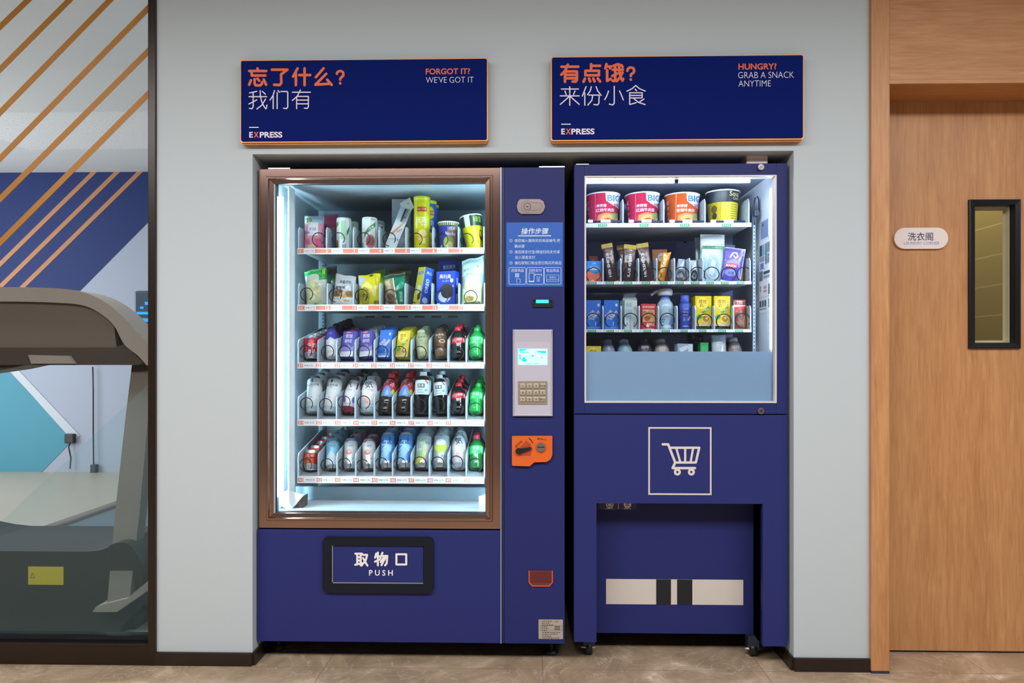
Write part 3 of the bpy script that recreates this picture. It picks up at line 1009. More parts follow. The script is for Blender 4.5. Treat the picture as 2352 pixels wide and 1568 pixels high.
# ---- trays with dividers, coils and price strips
salmon = mat('#dd7f6c', 0.5); tagwhite = mat('#e4e9ee', 0.5); tagtext = mat('#4a5b6c', 0.6)
traym = mat('#c4cdd4', 0.4, 0.2, name='galvanised_tray')
divm = mat('#b4c3ce', 0.4, 0.1)
coilm = mat('#15181c', 0.35, 0.4, name='black_coil_wire')
cm = MB()
CR = 0.026
pts = []
for k in range(27):
    a = math.radians(-60 + 300 * k / 26.0)
    pts.append((CR * math.cos(a), 0.02 * k / 26.0 - 0.01, CR * math.sin(a)))
cm.tube(pts, 0.0019, coilm, 6)
coil_me = cm.build('vending_coil')
coil_data = coil_me.data
bpy.data.objects.remove(coil_me)
first_coil = [None]
def coil(parent_root, tray, x, Y, z, k=1.0, turn=0.0):
    o = bpy.data.objects.new('vending_coil', coil_data)
    COL.objects.link(o)
    o.parent = tray
    o.location = Vector((x, Y, z)) - parent_root.loc
    o.scale = (k, 1, k)
    o.rotation_euler = (0, turn, 0)
def make_tray(root, Y, pxl, pxr, py_t, py_b, slope, depth, dividers, dh, dname='divider', railm=None):
    """tray floor, front rail, dividers; returns the tray and its front floor height"""
    pm = (pxl + pxr) / 2
    x0, x1 = P(pxl, py_t, Y).x, P(pxr, py_t, Y).x
    z1, z0 = P(pm, py_t, Y).z, P(pm, py_b, Y).z
    t = math.tan(slope)
    m = MB()
    zf = z1 - 0.006
    m.prism_x([(Y + 0.003, zf), (Y + depth, zf + depth * t), (Y + depth, zf + depth * t - 0.003), (Y + 0.003, zf - 0.003)], x0, x1, traym)
    tray = root.part(m, 'shelf_tray')
    m = MB(); m.box(x0, x1, Y - 0.002, Y + 0.003, z0, z1, railm or WHITE, 0.0012)
    rail_ = root.part(m, 'price_rail', tray)
    for px in dividers:
        x = P(px, py_t, Y).x
        m = MB()
        y0 = Y + 0.010
        f, g = dh
        out = [(y0, zf), (y0, zf + f * .86), (y0 + f * .10, zf + f), (y0 + f * .3, zf + f + (g - f) * .12), (Y + depth * .8, zf + g + depth * .8 * t * .6), (Y + depth, zf + g + depth * t * .6), (Y + depth, zf + depth * t)]
        m.prism_x(out, x - 0.0022, x + 0.0022, divm)
        root.part(m, dname, tray)
    return tray, zf, (x0, x1, z0, z1)

L_ROWS = [
    dict(y=(569, 583), slope=0, nums=range(1, 8), nx=(690, 751, 814, 873, 933, 996, 1057), pr=(12, 8, 8, 7, 12, 10, 10), tag=(711, 775, 836, 894, 955, 1017, 1076),
         div=(684, 748, 810, 869, 931, 993, 1052, 1111), dh=(0.092, 0.098), coils=((731, 549), (777, 549), (835, 549), (894, 549), (955, 550), (1014, 551), (1072, 551))),
    dict(y=(699, 714), slope=0, nums=range(11, 18), nx=(691, 752, 814, 876, 936, 999, 1058), pr=(15, 10, 5, 7, 9, 9, 15), tag=(713, 773, 833, 894, 957, 1019, 1077),
         div=(684, 750, 810, 871, 929, 991, 1053, 1112), dh=(0.092, 0.098), coils=((704, 676), (770, 678), (830, 679), (897, 680), (955, 680), (1014, 682), (1081, 682))),
    dict(y=(832, 846), slope=math.radians(9), nums=range(21, 31), nx=(690, 732, 775, 817, 859, 902, 944, 986, 1028, 1071), pr=(6, 12, 6, 6, 4, 4, 8, 8, 4, 4), tag=(709, 752, 794, 836, 878, 920, 963, 1005, 1047, 1090),
         div=(683, 728, 771, 814, 858, 900, 943, 985, 1028, 1070, 1112), dh=(0.096, 0.125), coils=((702, 808), (752, 808), (791, 809), (834, 809), (876, 809), (918, 810), (964, 810), (1007, 810), (1050, 811), (1092, 811))),
    dict(y=(963, 978), slope=math.radians(9), nums=range(31, 41), nx=(691, 733, 776, 818, 860, 902, 945, 988, 1030, 1073), pr=(10, 10, 7, 7, 5, 5, 7, 7, 4, 4), tag=(711, 753, 796, 838, 880, 922, 965, 1007, 1049, 1092),
         div=(683, 728, 771, 814, 858, 900, 943, 985, 1028, 1070, 1112), dh=(0.096, 0.125), coils=((704, 928), (748, 930), (790, 924), (835, 924), (876, 934), (918, 935), (964, 932), (1007, 930), (1049, 938), (1092, 940))),
    dict(y=(1094, 1110), slope=math.radians(9), nums=range(41, 51), nx=(691, 734, 776, 818, 861, 903, 945, 988, 1030, 1073), pr=(8, 11, 11, 11, 15, 15, 16, 16, 7, 4), tag=(713, 754, 797, 839, 881, 923, 966, 1008, 1051, 1093),
         div=(683, 729, 772, 815, 858, 900, 943, 985, 1028, 1070, 1112), dh=(0.096, 0.125), coils=((702, 1068), (751, 1068), (791, 1067), (833, 1070), (876, 1066), (918, 1066), (964, 1064), (1005, 1064), (1048, 1062), (1092, 1068))),
]
ZF_L = []
for R in L_ROWS:
    tray, zf, ext = make_tray(vm, YT, 683, 1112, R['y'][0], R['y'][1], R['slope'], 0.40, R['div'], R['dh'])
    ZF_L.append(zf)
    pm = (R['y'][0] + R['y'][1]) / 2.0
    k = scale(YT)
    sfc = front(YT - 0.002)
    m = MB()
    zc = P(897, pm, YT).z
    wide = len(R['pr']) == 7
    if wide:
        m.rect(sfc, ext[0] + 0.003, zc - 4.9 * k, ext[1] - 0.003, zc + 4.9 * k, salmon, 0.0003)
    else:
        for zz in (zc - 4.6 * k, zc + 4.2 * k):
            m.rect(sfc, ext[0] + 0.003, zz, ext[1] - 0.003, zz + 0.5 * k, salmon, 0.0003)
    for n, nx, tg, pr in zip(R['nums'], R['nx'], R['tag'], R['pr']):
        x = P(nx, pm, YT).x
        if not wide:
            m.rect(sfc, x - 6.2 * k, zc - 4.7 * k, x + 6.2 * k, zc + 4.7 * k, salmon, 0.0005)
        m.text(sfc, str(n), x, zc, 7.2 * k, tagwhite, 0.0009, 0.01, res=2)
        x = P(tg, pm, YT).x
        hw = 13 if wide else 12.6
        m.rect(sfc, x - hw * k, zc - 4.6 * k, x + hw * k, zc + 4.6 * k, tagwhite, 0.0006)
        m.text(sfc, 'RMB %d 元' % pr, x, zc, 4.6 * k, tagtext, 0.0009, 0.0, width=(22 if pr > 9 else 20) * k, res=2)
    vm.part(m, 'price_strip', tray)
    for cx, cy in R['coils']:
        x, z = XZ(cx, cy, YT + 0.02)
        coil(vm, tray, x, YT + 0.022, z, 1.0, random.uniform(-.5, .3))

# ---- hatch, keypad and the rest of the fittings
m = MB()
hx0, hz1 = XZ(743, 1231, YM); hx1, hz0 = XZ(996, 1360, YM)
def rrect(x0, x1, z0, z1, rad, n=5):
    o = []
    for cx, cz, a in ((x1 - rad, z0 + rad, -PI / 2), (x1 - rad, z1 - rad, 0), (x0 + rad, z1 - rad, PI / 2), (x0 + rad, z0 + rad, PI)):
        o += [(cx + rad * math.cos(a + k * PI / 2 / n), cz + rad * math.sin(a + k * PI / 2 / n)) for k in range(n + 1)]
    return o
def rr_frame(m, outer, inner, rad, y_f, y_b, mm):
    """rounded outside, square inside"""
    x0, x1, z0, z1 = outer; a0, a1, b0, b1 = inner
    n = 5
    o = rrect(x0, x1, z0, z1, rad, n)
    ic = [(a1, b0), (a1, b1), (a0, b1), (a0, b0)]
    vs = [(x, y_f, z) for x, z in o] + [(x, y_f, z) for x, z in ic] + [(x, y_b, z) for x, z in o] + [(x, y_b, z) for x, z in ic]
    N = len(o); c = n + 1
    fs = []
    for q in range(4):
        for k in range(n):
            fs.append((q * c + k, q * c + k + 1, N + q))
        nx = (q + 1) % 4
        fs.append((q * c + n, nx * c, N + nx, N + q))
    for i in range(N): fs.append((i, i + N + 4, (i + 1) % N + N + 4, (i + 1) % N))
    for q in range(4): fs.append((N + q, N + (q + 1) % 4, 2 * N + 4 + (q + 1) % 4, 2 * N + 4 + q))
    m.add(vs, fs, mm)
hi = (P(764, 1300, YM).x, P(974, 1300, YM).x, P(870, 1338, YM).z, P(870, 1251, YM).z)
rr_frame(m, (hx0, hx1, hz0, hz1), hi, 0.018, YM - 0.012, YM + 0.001, mat('#151a24', 0.5, spec=0.2))
hatch = vm.part(m, 'delivery_hatch', None, 'black surround of the pick-up hatch')
m = MB(); m.box(hi[0] + 0.003, hi[1] - 0.002, YM - 0.006, YM + 0.0, hi[2] + 0.003, hi[3], NAVY2)
FLAP = m
m = MB(); m.box(hi[0], hi[0] + 0.003, YM - 0.008, YM, hi[2], hi[3], SILVER); m.box(hi[0], hi[1] - 0.002, YM - 0.008, YM, hi[2], hi[2] + 0.003, SILVER)
vm.part(m, 'flap_edge', hatch)
m = FLAP
c3 = lambda p: XZ(560 + p[0] / 3.408, 1080 + p[1] / 3.408, YM - 0.006)
BH = [[(873, 651), (926, 651)], [(888, 651), (888, 736)], [(915, 651), (915, 742)], [(888, 678), (915, 678)], [(888, 704), (915, 704)], [(872, 738), (924, 724)], [(932, 660), (966, 660), (955, 702), (922, 744)], [(933, 684), (968, 744)],
      [(1037, 650), (1028, 682)], [(1034, 672), (1066, 672)], [(1050, 642), (1050, 742)], [(1027, 713), (1066, 696)], [(1086, 643), (1070, 684)], [(1080, 668), (1124, 668), (1119, 726), (1106, 742)], [(1098, 676), (1072, 716)], [(1112, 676), (1078, 740)],
      [(1195, 655), (1272, 655), (1272, 735), (1195, 735), (1195, 655)]]
k = scale(YM)
for st in BH: m.stroke(front(YM - 0.006), [c3(p) for p in st], 4.6 * k, PRINTWHITE, 0.0006)
x, z = XZ(875, 1315, YM - 0.006)
m.text(front(YM - 0.006), 'P U S H', x, z, 13 * k, PRINTWHITE, 0.0006, 0.018, width=55 * k, res=3)
vm.part(m, 'push_flap', hatch, 'navy push flap lettered PUSH')
# lock plate
m = MB()
out = [XZ(x, y, YM) for x, y in ((1195, 458), (1240, 458), (1248, 463), (1252, 475), (1248, 486), (1241, 492), (1197, 492), (1190, 486), (1187, 475), (1190, 463))]
m.prism(out, YM - 0.006, YM + 0.001, mat('#8d7f7c', 0.3, 0.9))
lock = vm.part(m, 'lock_plate', None, 'steel lock plate')
m = MB(); x, z = XZ(1211, 475, YM)
m.ring(front(YM - .006), x, z, 8.5 * k, 7.3 * k, DARK, 0.0005)
m.ring(front(YM - .006), x, z, 14 * k, 12.8 * k, mat('#6f6462', 0.4, 0.6), 0.0005, a0=PI * .35, a1=PI * 1.6)
m.rect(front(YM - .006), x - 3 * k, z - 1 * k, x + 3 * k, z + 1 * k, BLACK, 0.0007)
m.stroke(front(YM - .006), [XZ(a, b, YM) for a, b in ((1216, 466), (1240, 466), (1246, 475), (1240, 483), (1213, 484))], 1.2 * k, mat('#6f6462', 0.4, 0.6), 0.0005)
vm.part(m, 'keyhole', lock)
# instruction sticker
sx0, sz1 = XZ(1163, 511, YM); sx1, sz0 = XZ(1293, 658, YM)
m = MB(); m.box(sx0, sx1, YM - 0.0012, YM, sz0, sz1, mat('#1257b4', 0.45))
stk = vm.part(m, 'instruction_sticker', column, 'bright blue instruction sticker')
m = MB()
sf_ = front(YM - 0.0012)
c4 = lambda X, Y: XZ(1140 + X / 5.2267, 420 + Y / 5.2267, YM)
pale = mat('#c3d3ea', 0.5)
x, z = c4(462, 580); m.text(sf_, '操作步骤', x, z, 14.5 * k, mat('#dde6f2', .5), 0.0004, 0.02, width=62 * k, slant=0.15)
m.rect(sf_, c4(262, 640)[0], c4(262, 642)[1], c4(658, 640)[0], c4(262, 630)[1], pale, 0.0004)
for n_, yy, txt, xs, xe in (('①', 693, '请您输入需购买的商品编号,按', 218, 765), (None, 760, '确认键', 218, 338), ('②', 828, '请选择支付宝/微信扫码支付或', 218, 762), (None, 893, '投入现金支付', 226, 465), ('③', 960, '请在取物口取出您已购买的商品', 220, 780)):
    x, z = c4((xs + xe) / 2, yy)
    m.text(sf_, txt, x, z, 7.8 * k, pale, 0.0004, 0.004, width=(xe - xs) / 5.2267 * k, res=1)
    if n_:
        x, z = c4(175, yy); m.text(sf_, n_, x, z, 7.4 * k, pale, 0.0004, 0.004, res=1)
for a, b, txt in ((152, 353, '选择商品'), (365, 568, '扫码支付'), (576, 776, '取出商品')):
    m.stroke(sf_, [c4(*q) for q in ((a + 10, 1016), (b - 10, 1016), (b, 1028), (b, 1206), (b - 10, 1217), (a + 10, 1217), (a, 1206), (a, 1028))], 1.0 * k, pale, 0.0004, closed=True, n=6)
    x, z = c4((a + b) / 2, 1050); m.text(sf_, txt, x, z, 7.6 * k, pale, 0.0004, 0.004, width=29 * k, res=1)
for i in range(3):
    for j in range(3):
        u0, v1 = c4(226 + i * 17, 1085 + j * 17); u1, v0 = c4(239 + i * 17, 1098 + j * 17)
        m.rect(sf_, u0, v0, u1, v1, pale, 0.0005)
m.stroke(sf_, [c4(*q) for q in ((250, 1205), (242, 1165), (246, 1148), (285, 1155), (287, 1180), (280, 1205))], 0.9 * k, pale, 0.0004, n=6)
m.stroke(sf_, [c4(*q) for q in ((393, 1082), (453, 1082), (453, 1188), (393, 1188))], 1.2 * k, pale, 0.0004, closed=True, n=6)
m.rect(sf_, *c4(393, 1190), *c4(453, 1175), pale, 0.0005)
for q in (((465, 1115), (465, 1098), (542, 1098), (542, 1115)), ((488, 1115), (488, 1180), (520, 1180), (520, 1115))):
    m.stroke(sf_, [c4(*p) for p in q], 1.4 * k if q[0][0] == 465 else 0.7 * k, pale, 0.0004, n=6)
m.stroke(sf_, [c4(*p) for p in ((504, 1130), (504, 1185))], 1.0 * k, pale, 0.0005, n=6)
m.stroke(sf_, [c4(*q) for q in ((603, 1107), (751, 1107), (751, 1185), (603, 1185))], 0.8 * k, pale, 0.0004, closed=True, n=6)
m.stroke(sf_, [c4(*q) for q in ((603, 1162), (751, 1162))], 0.8 * k, pale, 0.0004, n=6)
x, z = c4(678, 1134); m.text(sf_, '取物口', x, z, 5 * k, pale, 0.0004, 0.0, width=15 * k, res=1)
vm.part(m, 'sticker_print', stk)
# banknote slot with a green light
m = MB(); x0, z1 = XZ(1223, 688, YM); x1, z0 = XZ(1269, 705, YM)
m.frame(x0, x1, z0, z1, [(0, YM + .001), (0, YM - 0.006), (0.004, YM - 0.006), (0.006, YM + 0.0)], BLACK)
m.box(x0 + .005, x1 - .005, YM - 0.001, YM + 0.0, z0 + .005, z1 - .005, mat('#0a1a1a', 0.4))
slot = vm.part(m, 'note_slot', column)
m = MB(); x0, z1 = XZ(1231, 688.5, YM); x1, z0 = XZ(1260, 696, YM)
m.box(x0, x1, YM - 0.007, YM - 0.001, z0, z1, mat('#20e59a', 0.4, 0, 3.0), 0.002)
vm.part(m, 'slot_light', slot, 'glowing green light')
# keypad module
kx0, kz1 = XZ(1178, 757, YM); kx1, kz0 = XZ(1269, 955, YM)
m = MB(); grey = mat('#b9b5c2', 0.4)
m.frame(kx0, kx1, kz0, kz1, [(0, YM + 0.001), (0, YM - 0.010), (0.003, YM - 0.012), (0.006, YM - 0.006)], grey)
m.box(kx0 + .005, kx1 - .005, YM - 0.006, YM, kz0 + .005, kz1 - .005, grey)
zs = XZ(1220, 785, YM)[1]
m.prism_x([(YM - 0.006, zs), (YM - 0.014, kz1 - 0.003), (YM - 0.006, kz1 - 0.003)], kx0 + .005, kx1 - .005, grey)
pad = vm.part(m, 'payment_panel', column, 'pale grey payment panel')
m = MB(); x0, z1 = XZ(1190, 801, YM); x1, z0 = XZ(1257, 838, YM)
m.box(x0, x1, YM - 0.0075, YM - 0.005, z0, z1, mat('#9feaff', 0.3, 0, 1.0))
sf2 = front(YM - 0.0075)
cyan = mat('#00b8e6', 0.4, 0, 0.75)
c5 = lambda X, Y: XZ(1140 + X / 4.478, 730 + Y / 4.478, YM)
m.poly(sf2, [c5(*q) for q in ((232, 320), (320, 320), (300, 332), (240, 345))], cyan, 0.0003)
m.poly(sf2, [c5(*q) for q in ((405, 350), (440, 338), (512, 340), (510, 365), (440, 356))], cyan, 0.0003)
m.poly(sf2, [c5(*q) for q in ((236, 370), (250, 380), (252, 425), (238, 430))], cyan, 0.0003)
m.oval(sf2, *c5(373, 390), 2.5 * k, 2 * k, cyan, 0.0003); m.oval(sf2, *c5(468, 407), 2.2 * k, 1.2 * k, cyan, 0.0003)
m.poly(sf2, [c5(*q) for q in ((270, 405), (295, 405), (300, 430), (320, 425), (300, 455), (262, 440))], cyan, 0.0003)
m.rect(sf2, *c5(240, 358), *c5(328, 350), cyan, 0.0003)
m.rect(sf2, *c5(300, 472), *c5(360, 467), cyan, 0.0003); m.rect(sf2, *c5(385, 472), *c5(440, 467), cyan, 0.0003)
vm.part(m, 'display_screen', pad, 'lit cyan screen')
m = MB(); x0, z1 = XZ(1190, 874, YM); x1, z0 = XZ(1257, 928, YM)
m.box(x0, x1, YM - 0.009, YM - 0.005, z0, z1, mat('#a3988a', 0.35, 0.35), 0.001)
vm.part(m, 'keypad', pad, 'brushed steel keypad')
keym = mat('#bfb4a2', 0.3, 0.35)
names = ['1', '2', '3', '取消', '4', '5', '6', '0', '7', '8', '9', '确认']
for i, nm in enumerate(names):
    X, Y = 272 + 68 * (i % 4), 697 + 69 * (i // 4)
    x, z = c5(X, Y)
    m = MB(); m.box(x - 6.3 * k, x + 6.3 * k, YM - 0.013, YM - 0.008, z - 5 * k, z + 5 * k, keym, 0.001)
    m.text(front(YM - 0.013), nm, x, z, 5.6 * k, mat('#3a3028', 0.5), 0.0004, 0.0, res=2)
    vm.part(m, 'key', pad)
# orange coin unit
m = MB()
c6 = lambda X, Y: XZ(1140 + X / 4.478, 730 + Y / 4.478, YM)
orange = mat('#d9601f', 0.4, name='orange_plastic')
out = [(166, 1211), (572, 1209), (575, 1216), (575, 1405), (555, 1450), (515, 1476), (390, 1479), (342, 1520), (172, 1515), (161, 1505), (161, 1217)]
m.prism([c6(*q) for q in out], YM - 0.012, YM + 0.001, orange)
coin = vm.part(m, 'coin_unit', column, 'orange coin unit')
sf3 = front(YM - 0.012)
m = MB()
m.poly(sf3, [c6(*q) for q in ((305, 1255), (350, 1290), (370, 1345), (352, 1412), (240, 1412), (205, 1370))], mat('#a8431a', 0.5), 0.0004)
m.poly(sf3, [c6(*q) for q in ((240, 1418), (352, 1412), (350, 1432), (250, 1440))], mat('#c9603a', 0.5), 0.0006)
m.stroke(sf3, [c6(*q) for q in ((336, 1232), (356, 1252), (374, 1278))], 2.0 * k, mat('#2c1420', 0.5), 0.0006)
m.text(sf3, '退币按钮', *c6(230, 1292), 5.2 * k, mat('#4a1a10', .5), 0.0006, 0.01, rot=0.75, width=20 * k, res=1)
m.text(sf3, '硬币投入口', *c6(468, 1242), 4.4 * k, mat('#4a1a10', .5), 0.0006, 0.01, rot=-0.08, width=21 * k, res=1)
vm.part(m, 'coin_unit_print', coin)
m = MB(); x, z = c6(230, 1362)
s0 = MB(); 
m.prism([(x + 7 * k * math.cos(a * PI / 10), z + 7 * k * math.sin(a * PI / 10)) for a in range(20)], YM - 0.022, YM - 0.012, BLACK)
m.prism([c6(*q) for q in ((225, 1340), (350, 1322), (362, 1334), (345, 1350), (240, 1388))], YM - 0.019, YM - 0.0125, BLACK)
vm.part(m, 'return_lever', coin, 'black return lever')
m = MB(); x, z = c6(458, 1322)
m.prism([(x + 11.5 * k * math.cos(a * PI / 14), z + 11.5 * k * math.sin(a * PI / 14)) for a in range(28)], YM - 0.016, YM - 0.012, orange)
m.prism([(x + 10 * k * math.cos(a * PI / 14), z + 10.5 * k * math.sin(a * PI / 14)) for a in range(28)], YM - 0.019, YM - 0.012, CHROME)
m.rect(front(YM - .019), x - 8 * k, z - 1.1 * k, x + 8 * k, z + 1.1 * k, BLACK, 0.0005)
vm.part(m, 'coin_slot', coin, 'chrome coin slot')
# coin return cup
m = MB()
cup = [XZ(x, y, YM) for x, y in ((1214, 1310), (1270, 1310), (1270, 1337), (1262, 1346), (1222, 1346), (1214, 1337))]
m.prism(cup, YM - 0.004, YM + 0.001, mat('#c8502c', 0.4))
cin = [XZ(x, y, YM) for x, y in ((1217, 1309), (1267, 1309), (1267, 1336), (1260, 1342.5), (1224, 1342.5), (1217, 1336))]
m.prism(cin, YM - 0.0046, YM - 0.002, mat('#6a2a2a', 0.4))
rc = vm.part(m, 'coin_return', column, 'orange rimmed coin return cup')
m = MB(); x0, z1 = XZ(1218, 1311, YM); x1, z0 = XZ(1266, 1335, YM)
m.box(x0, x1, YM - 0.0065, YM - 0.0045, z0, z1, mat('#5e2327', 0.35), 0.0008)
vm.part(m, 'return_flap', rc)
# data plate
m = MB(); x0, z1 = XZ(1237, 1422, YM); x1, z0 = XZ(1293, 1467, YM)
m.box(x0, x1, YM - 0.001, YM, z0, z1, mat('#b8ada0', 0.35, 0.3))
dp = vm.part(m, 'data_plate', column, 'pale metal data plate')
m = MB()
sf4 = front(YM - .001)
ink = mat('#4c463f', 0.6)
c7 = lambda X, Y: XZ(1140 + X / 3.41, 1080 + Y / 3.41, YM)
for row, (a, b) in enumerate(((355, 440), (355, 420), (355, 450), (355, 400), (355, 410), (355, 400), (360, 500), (360, 480), (360, 430), (360, 495))):
    yy = 1180 + row * 14.5
    q = a
    while q < b:
        w = random.uniform(6, 16)
        m.rect(sf4, *c7(q, yy + 3.2), *c7(min(q + w, b), yy - 3.2), ink, 0.0003); q += w + 5
m.text(sf4, '中 国', *c7(468, 1183), 3.2 * k, ink, 0.0003, 0.01, res=1)
m.stroke(sf4, [c7(*q) for q in ((345, 1214), (518, 1214), (518, 1252), (345, 1252))], 0.5 * k, ink, 0.0003, closed=True, n=5)
for q in (1222, 1233, 1244): m.rect(sf4, *c7(455, q + 3), *c7(500, q - 3), ink, 0.0003)
vm.part(m, 'plate_print', dp)
# levelling feet
for px, Y in ((640, YM + 0.12), (1266, YM + 0.10), (640, YM + 0.7), (1266, YM + 0.7)):
    x = P(px, 1480, YM + 0.12).x
    m = MB(); m.lathe([(0, 0.001), (0.026, 0.001), (0.028, 0.008), (0.012, 0.016), (0.008, 0.02), (0.008, abot + 0.004), (0, abot + 0.004)], mat('#3a4350', 0.4, 0.6), 16, x, Y)
    vm.part(m, 'levelling_foot')
# brackets on top
for a, b in ((622, 672), (1238, 1296)):
    m = MB(); x0, x1 = P(a, 380, YM + .05).x, P(b, 380, YM + .05).x
    m.box(x0, x1, YM + 0.02, YM + 0.10, atop, atop + 0.010, SILVER, 0.001)
    vm.part(m, 'hinge_bracket')

# ================================================================== THE SNACK MACHINE
YR = 0.03
bx0, bx1 = P(1319, 800, YR).x, P(1809, 800, YR).x
btop = P(1564, 376, YR).z
bbot = P(1564, 1479, YR).z
BD = 0.80
sm = Root('vending_machine', 'narrower navy snack vending machine with a white cart emblem under its window', 'vending machine', ((bx0 + bx1) / 2, YR + BD / 2, 0))
jx0, jx1 = P(1342.5, 660, YR).x, P(1783.5, 660, YR).x
jz1, jz0 = P(1563, 403, YR).z, P(1563, 925, YR).z
IB2 = 0.60
YT2 = 0.20
zsplit = P(1564, 951, YR).z
rx0, rx1 = P(1370, 1300, YR).x, P(1752, 1300, YR).x        # recess between the legs
rz1 = P(1560, 1156, YR).z
RD = YR + 0.115
m = MB()
m.box(bx0, jx0 - 0.014, YR + 0.03, YR + BD, zsplit, btop, NAVY)
m.box(jx1 + 0.014, bx1, YR + 0.03, YR + BD, zsplit, btop, NAVY)
m.box(jx0 - 0.014, jx1 + 0.014, YR + 0.03, YR + BD, jz1 + 0.034, btop, NAVY)
m.box(jx0 - 0.014, jx1 + 0.014, IB2 + 0.02, YR + BD, zsplit, jz1 + 0.034, NAVY)
m.box(jx0 - 0.014, jx1 + 0.014, YR + 0.03, IB2 + 0.02, zsplit, jz0 - 0.014, NAVY)
zb = P(1550, 1453, RD).z
m.box(rx0 - 0.001, rx1 + 0.001, RD + 0.002, YR + BD, zb, rz1, NAVY)
m.box(bx0, bx1, YR + 0.03, YR + BD, rz1, zsplit, NAVY)
m.box(bx0, rx0, YR + 0.03, YR + BD, zb, rz1, NAVY)
m.box(rx1, bx1, YR + 0.03, YR + BD, zb, rz1, NAVY)
sm.part(m, 'cabinet')
m = MB()                            # navy inside with one white side wall
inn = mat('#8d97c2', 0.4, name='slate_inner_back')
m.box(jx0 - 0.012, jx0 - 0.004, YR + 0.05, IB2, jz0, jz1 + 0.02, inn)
m.box(jx1 + 0.004, jx1 + 0.012, YR + 0.05, IB2, jz0, jz1 + 0.02, mat('#d5e0ea', 0.4))
m.box(jx0 - 0.004, jx1 + 0.004, YR + 0.03, IB2, jz1 + 0.02, jz1 + 0.03, mat('#7c88a0', 0.5))
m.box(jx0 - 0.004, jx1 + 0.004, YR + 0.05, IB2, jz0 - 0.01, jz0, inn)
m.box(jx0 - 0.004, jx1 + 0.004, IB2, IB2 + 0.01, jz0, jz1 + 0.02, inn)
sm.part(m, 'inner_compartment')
m = MB()
zf_ = P(1564, 950, YR).z
f1, f0 = (bx0, bx1, zf_, btop), (jx0, jx1, jz0, jz1)
for (a, b, c, d) in ((f1[0], f0[0], f1[2], f1[3]), (f0[1], f1[1], f1[2], f1[3])):
    m.box(a, b, YR, YR + 0.028, c, d, NAVY, 0.0012)
m.box(f0[0], f0[1], YR + 0.0006, YR + 0.028, f1[2], f0[2], NAVY, 0.0008)
m.box(f0[0], f0[1], YR + 0.0006, YR + 0.028, f0[3], f1[3], NAVY, 0.0008)
sdoor = sm.part(m, 'door')
m = MB(); m.frame(jx0, jx1, jz0, jz1, [(0, YR + .004), (0, YR - 0.002), (0.005, YR - 0.003), (0.0065, YR + 0.004), (0.0065, YR + 0.03)], mat('#d6d2cf', 0.4))
sm.part(m, 'window_gasket', None, 'white window gasket')
m = MB(); m.box(jx0 + .004, jx1 - .004, YR + 0.012, YR + 0.016, jz0 + .004, jz1 - .004, GLASS)
sm.part(m, 'glass_pane')
zfr = P(1560, 807, YR + .018).z
m = MB(); m.box(jx0 + .004, jx1 - .012, YR + 0.017, YR + 0.0175, jz0 + .004, zfr, film_mat('frosted_film', rgb('#a3c2e2'), 0.95))
sm.part(m, 'frosted_film', None, 'frosted band across the foot of the glass')
m = MB()
NAVYF = NAVY2
out = [(bx0, zsplit - 0.002), (bx1, zsplit - 0.002), (bx1, P(1780, 1484, YR).z), (rx1, P(1780, 1484, YR).z), (rx1, rz1), (rx0, rz1), (rx0, P(1345, 1474, YR).z), (bx0, P(1345, 1474, YR).z)]
m.prism(out, YR, YR + 0.028, NAVYF)
m.box(rx0 - 0.01, rx0, YR + 0.02, RD, P(1345, 1474, YR).z, rz1, NAVYF); m.box(rx1, rx1 + 0.01, YR + 0.02, RD, P(1780, 1484, YR).z, rz1, NAVYF)
lower = sm.part(m, 'lower_front')
m = MB(); m.box(rx0, rx1, RD - 0.006, RD, zb, rz1 + 0.02, NAVY)
m.box(P(1733, 1300, RD - .006).x, rx1, RD - 0.012, RD - 0.006, zb, rz1, NAVYDARK)
back = sm.part(m, 'recessed_panel')
# bars sticker on the recessed panel
yb = RD - 0.006
m = MB(); u0, v1 = XZ(1392, 1329, yb); u1, v0 = XZ(1707, 1389, yb)
m.box(u0, u1, yb - 0.001, yb, v0, v1, mat('#c9c0b8', 0.5))
for a, b in ((1507, 1541), (1555, 1590)):
    m.rect(front(yb - 0.001), P(a, 1360, yb).x, v0, P(b, 1360, yb).x, v1, mat('#10151d', 0.5), 0.0004)
sm.part(m, 'barred_sticker', back, 'white sticker with two black bars')
# switch sticker under the overhang
m = MB(); u0, v1 = XZ(1376, 1140, yb); u1, v0 = XZ(1462, 1170, yb)
m.box(u0, u1, yb - 0.001, yb, v0, v1, mat('#1f2660', 0.4))
sfb = front(yb - 0.001); kb = scale(yb)
x, z = XZ(1400.5, 1158, yb)
m.ring(sfb, x, z, 8.5 * kb, 6.2 * kb, PRINTWHITE, 0.0004, a0=PI * .75, a1=PI * 2.25)
m.oval(sfb, x, z - 0.6 * kb, 4.3 * kb, 3.8 * kb, PRINTWHITE, 0.0004)
m.rect(sfb, x - .8 * kb, z + .5 * kb, x + .8 * kb, z + 5 * kb, mat('#1f2660', 0.4), 0.0006)
x, z = XZ(1441, 1158, yb)
m.oval(sfb, x, z, 8.5 * kb, 8 * kb, PRINTWHITE, 0.0004)
for a in range(6):
    q = a * PI / 3 + PI / 6
    m.stroke(sfb, [(x + 1.5 * kb * math.cos(q), z + 1.5 * kb * math.sin(q)), (x + 5.4 * kb * math.cos(q), z + 5.4 * kb * math.sin(q))], 1.5 * kb, mat('#1f2660', 0.4), 0.0006, n=6)
m.rect(sfb, *XZ(1420, 1168, yb), *XZ(1421, 1150, yb), PRINTWHITE, 0.0004)
m.text(sfb, '电源开关', *XZ(1400, 1167.5, yb), 3.4 * kb, PRINTWHITE, 0.0004, 0.01, width=17 * kb, res=1)
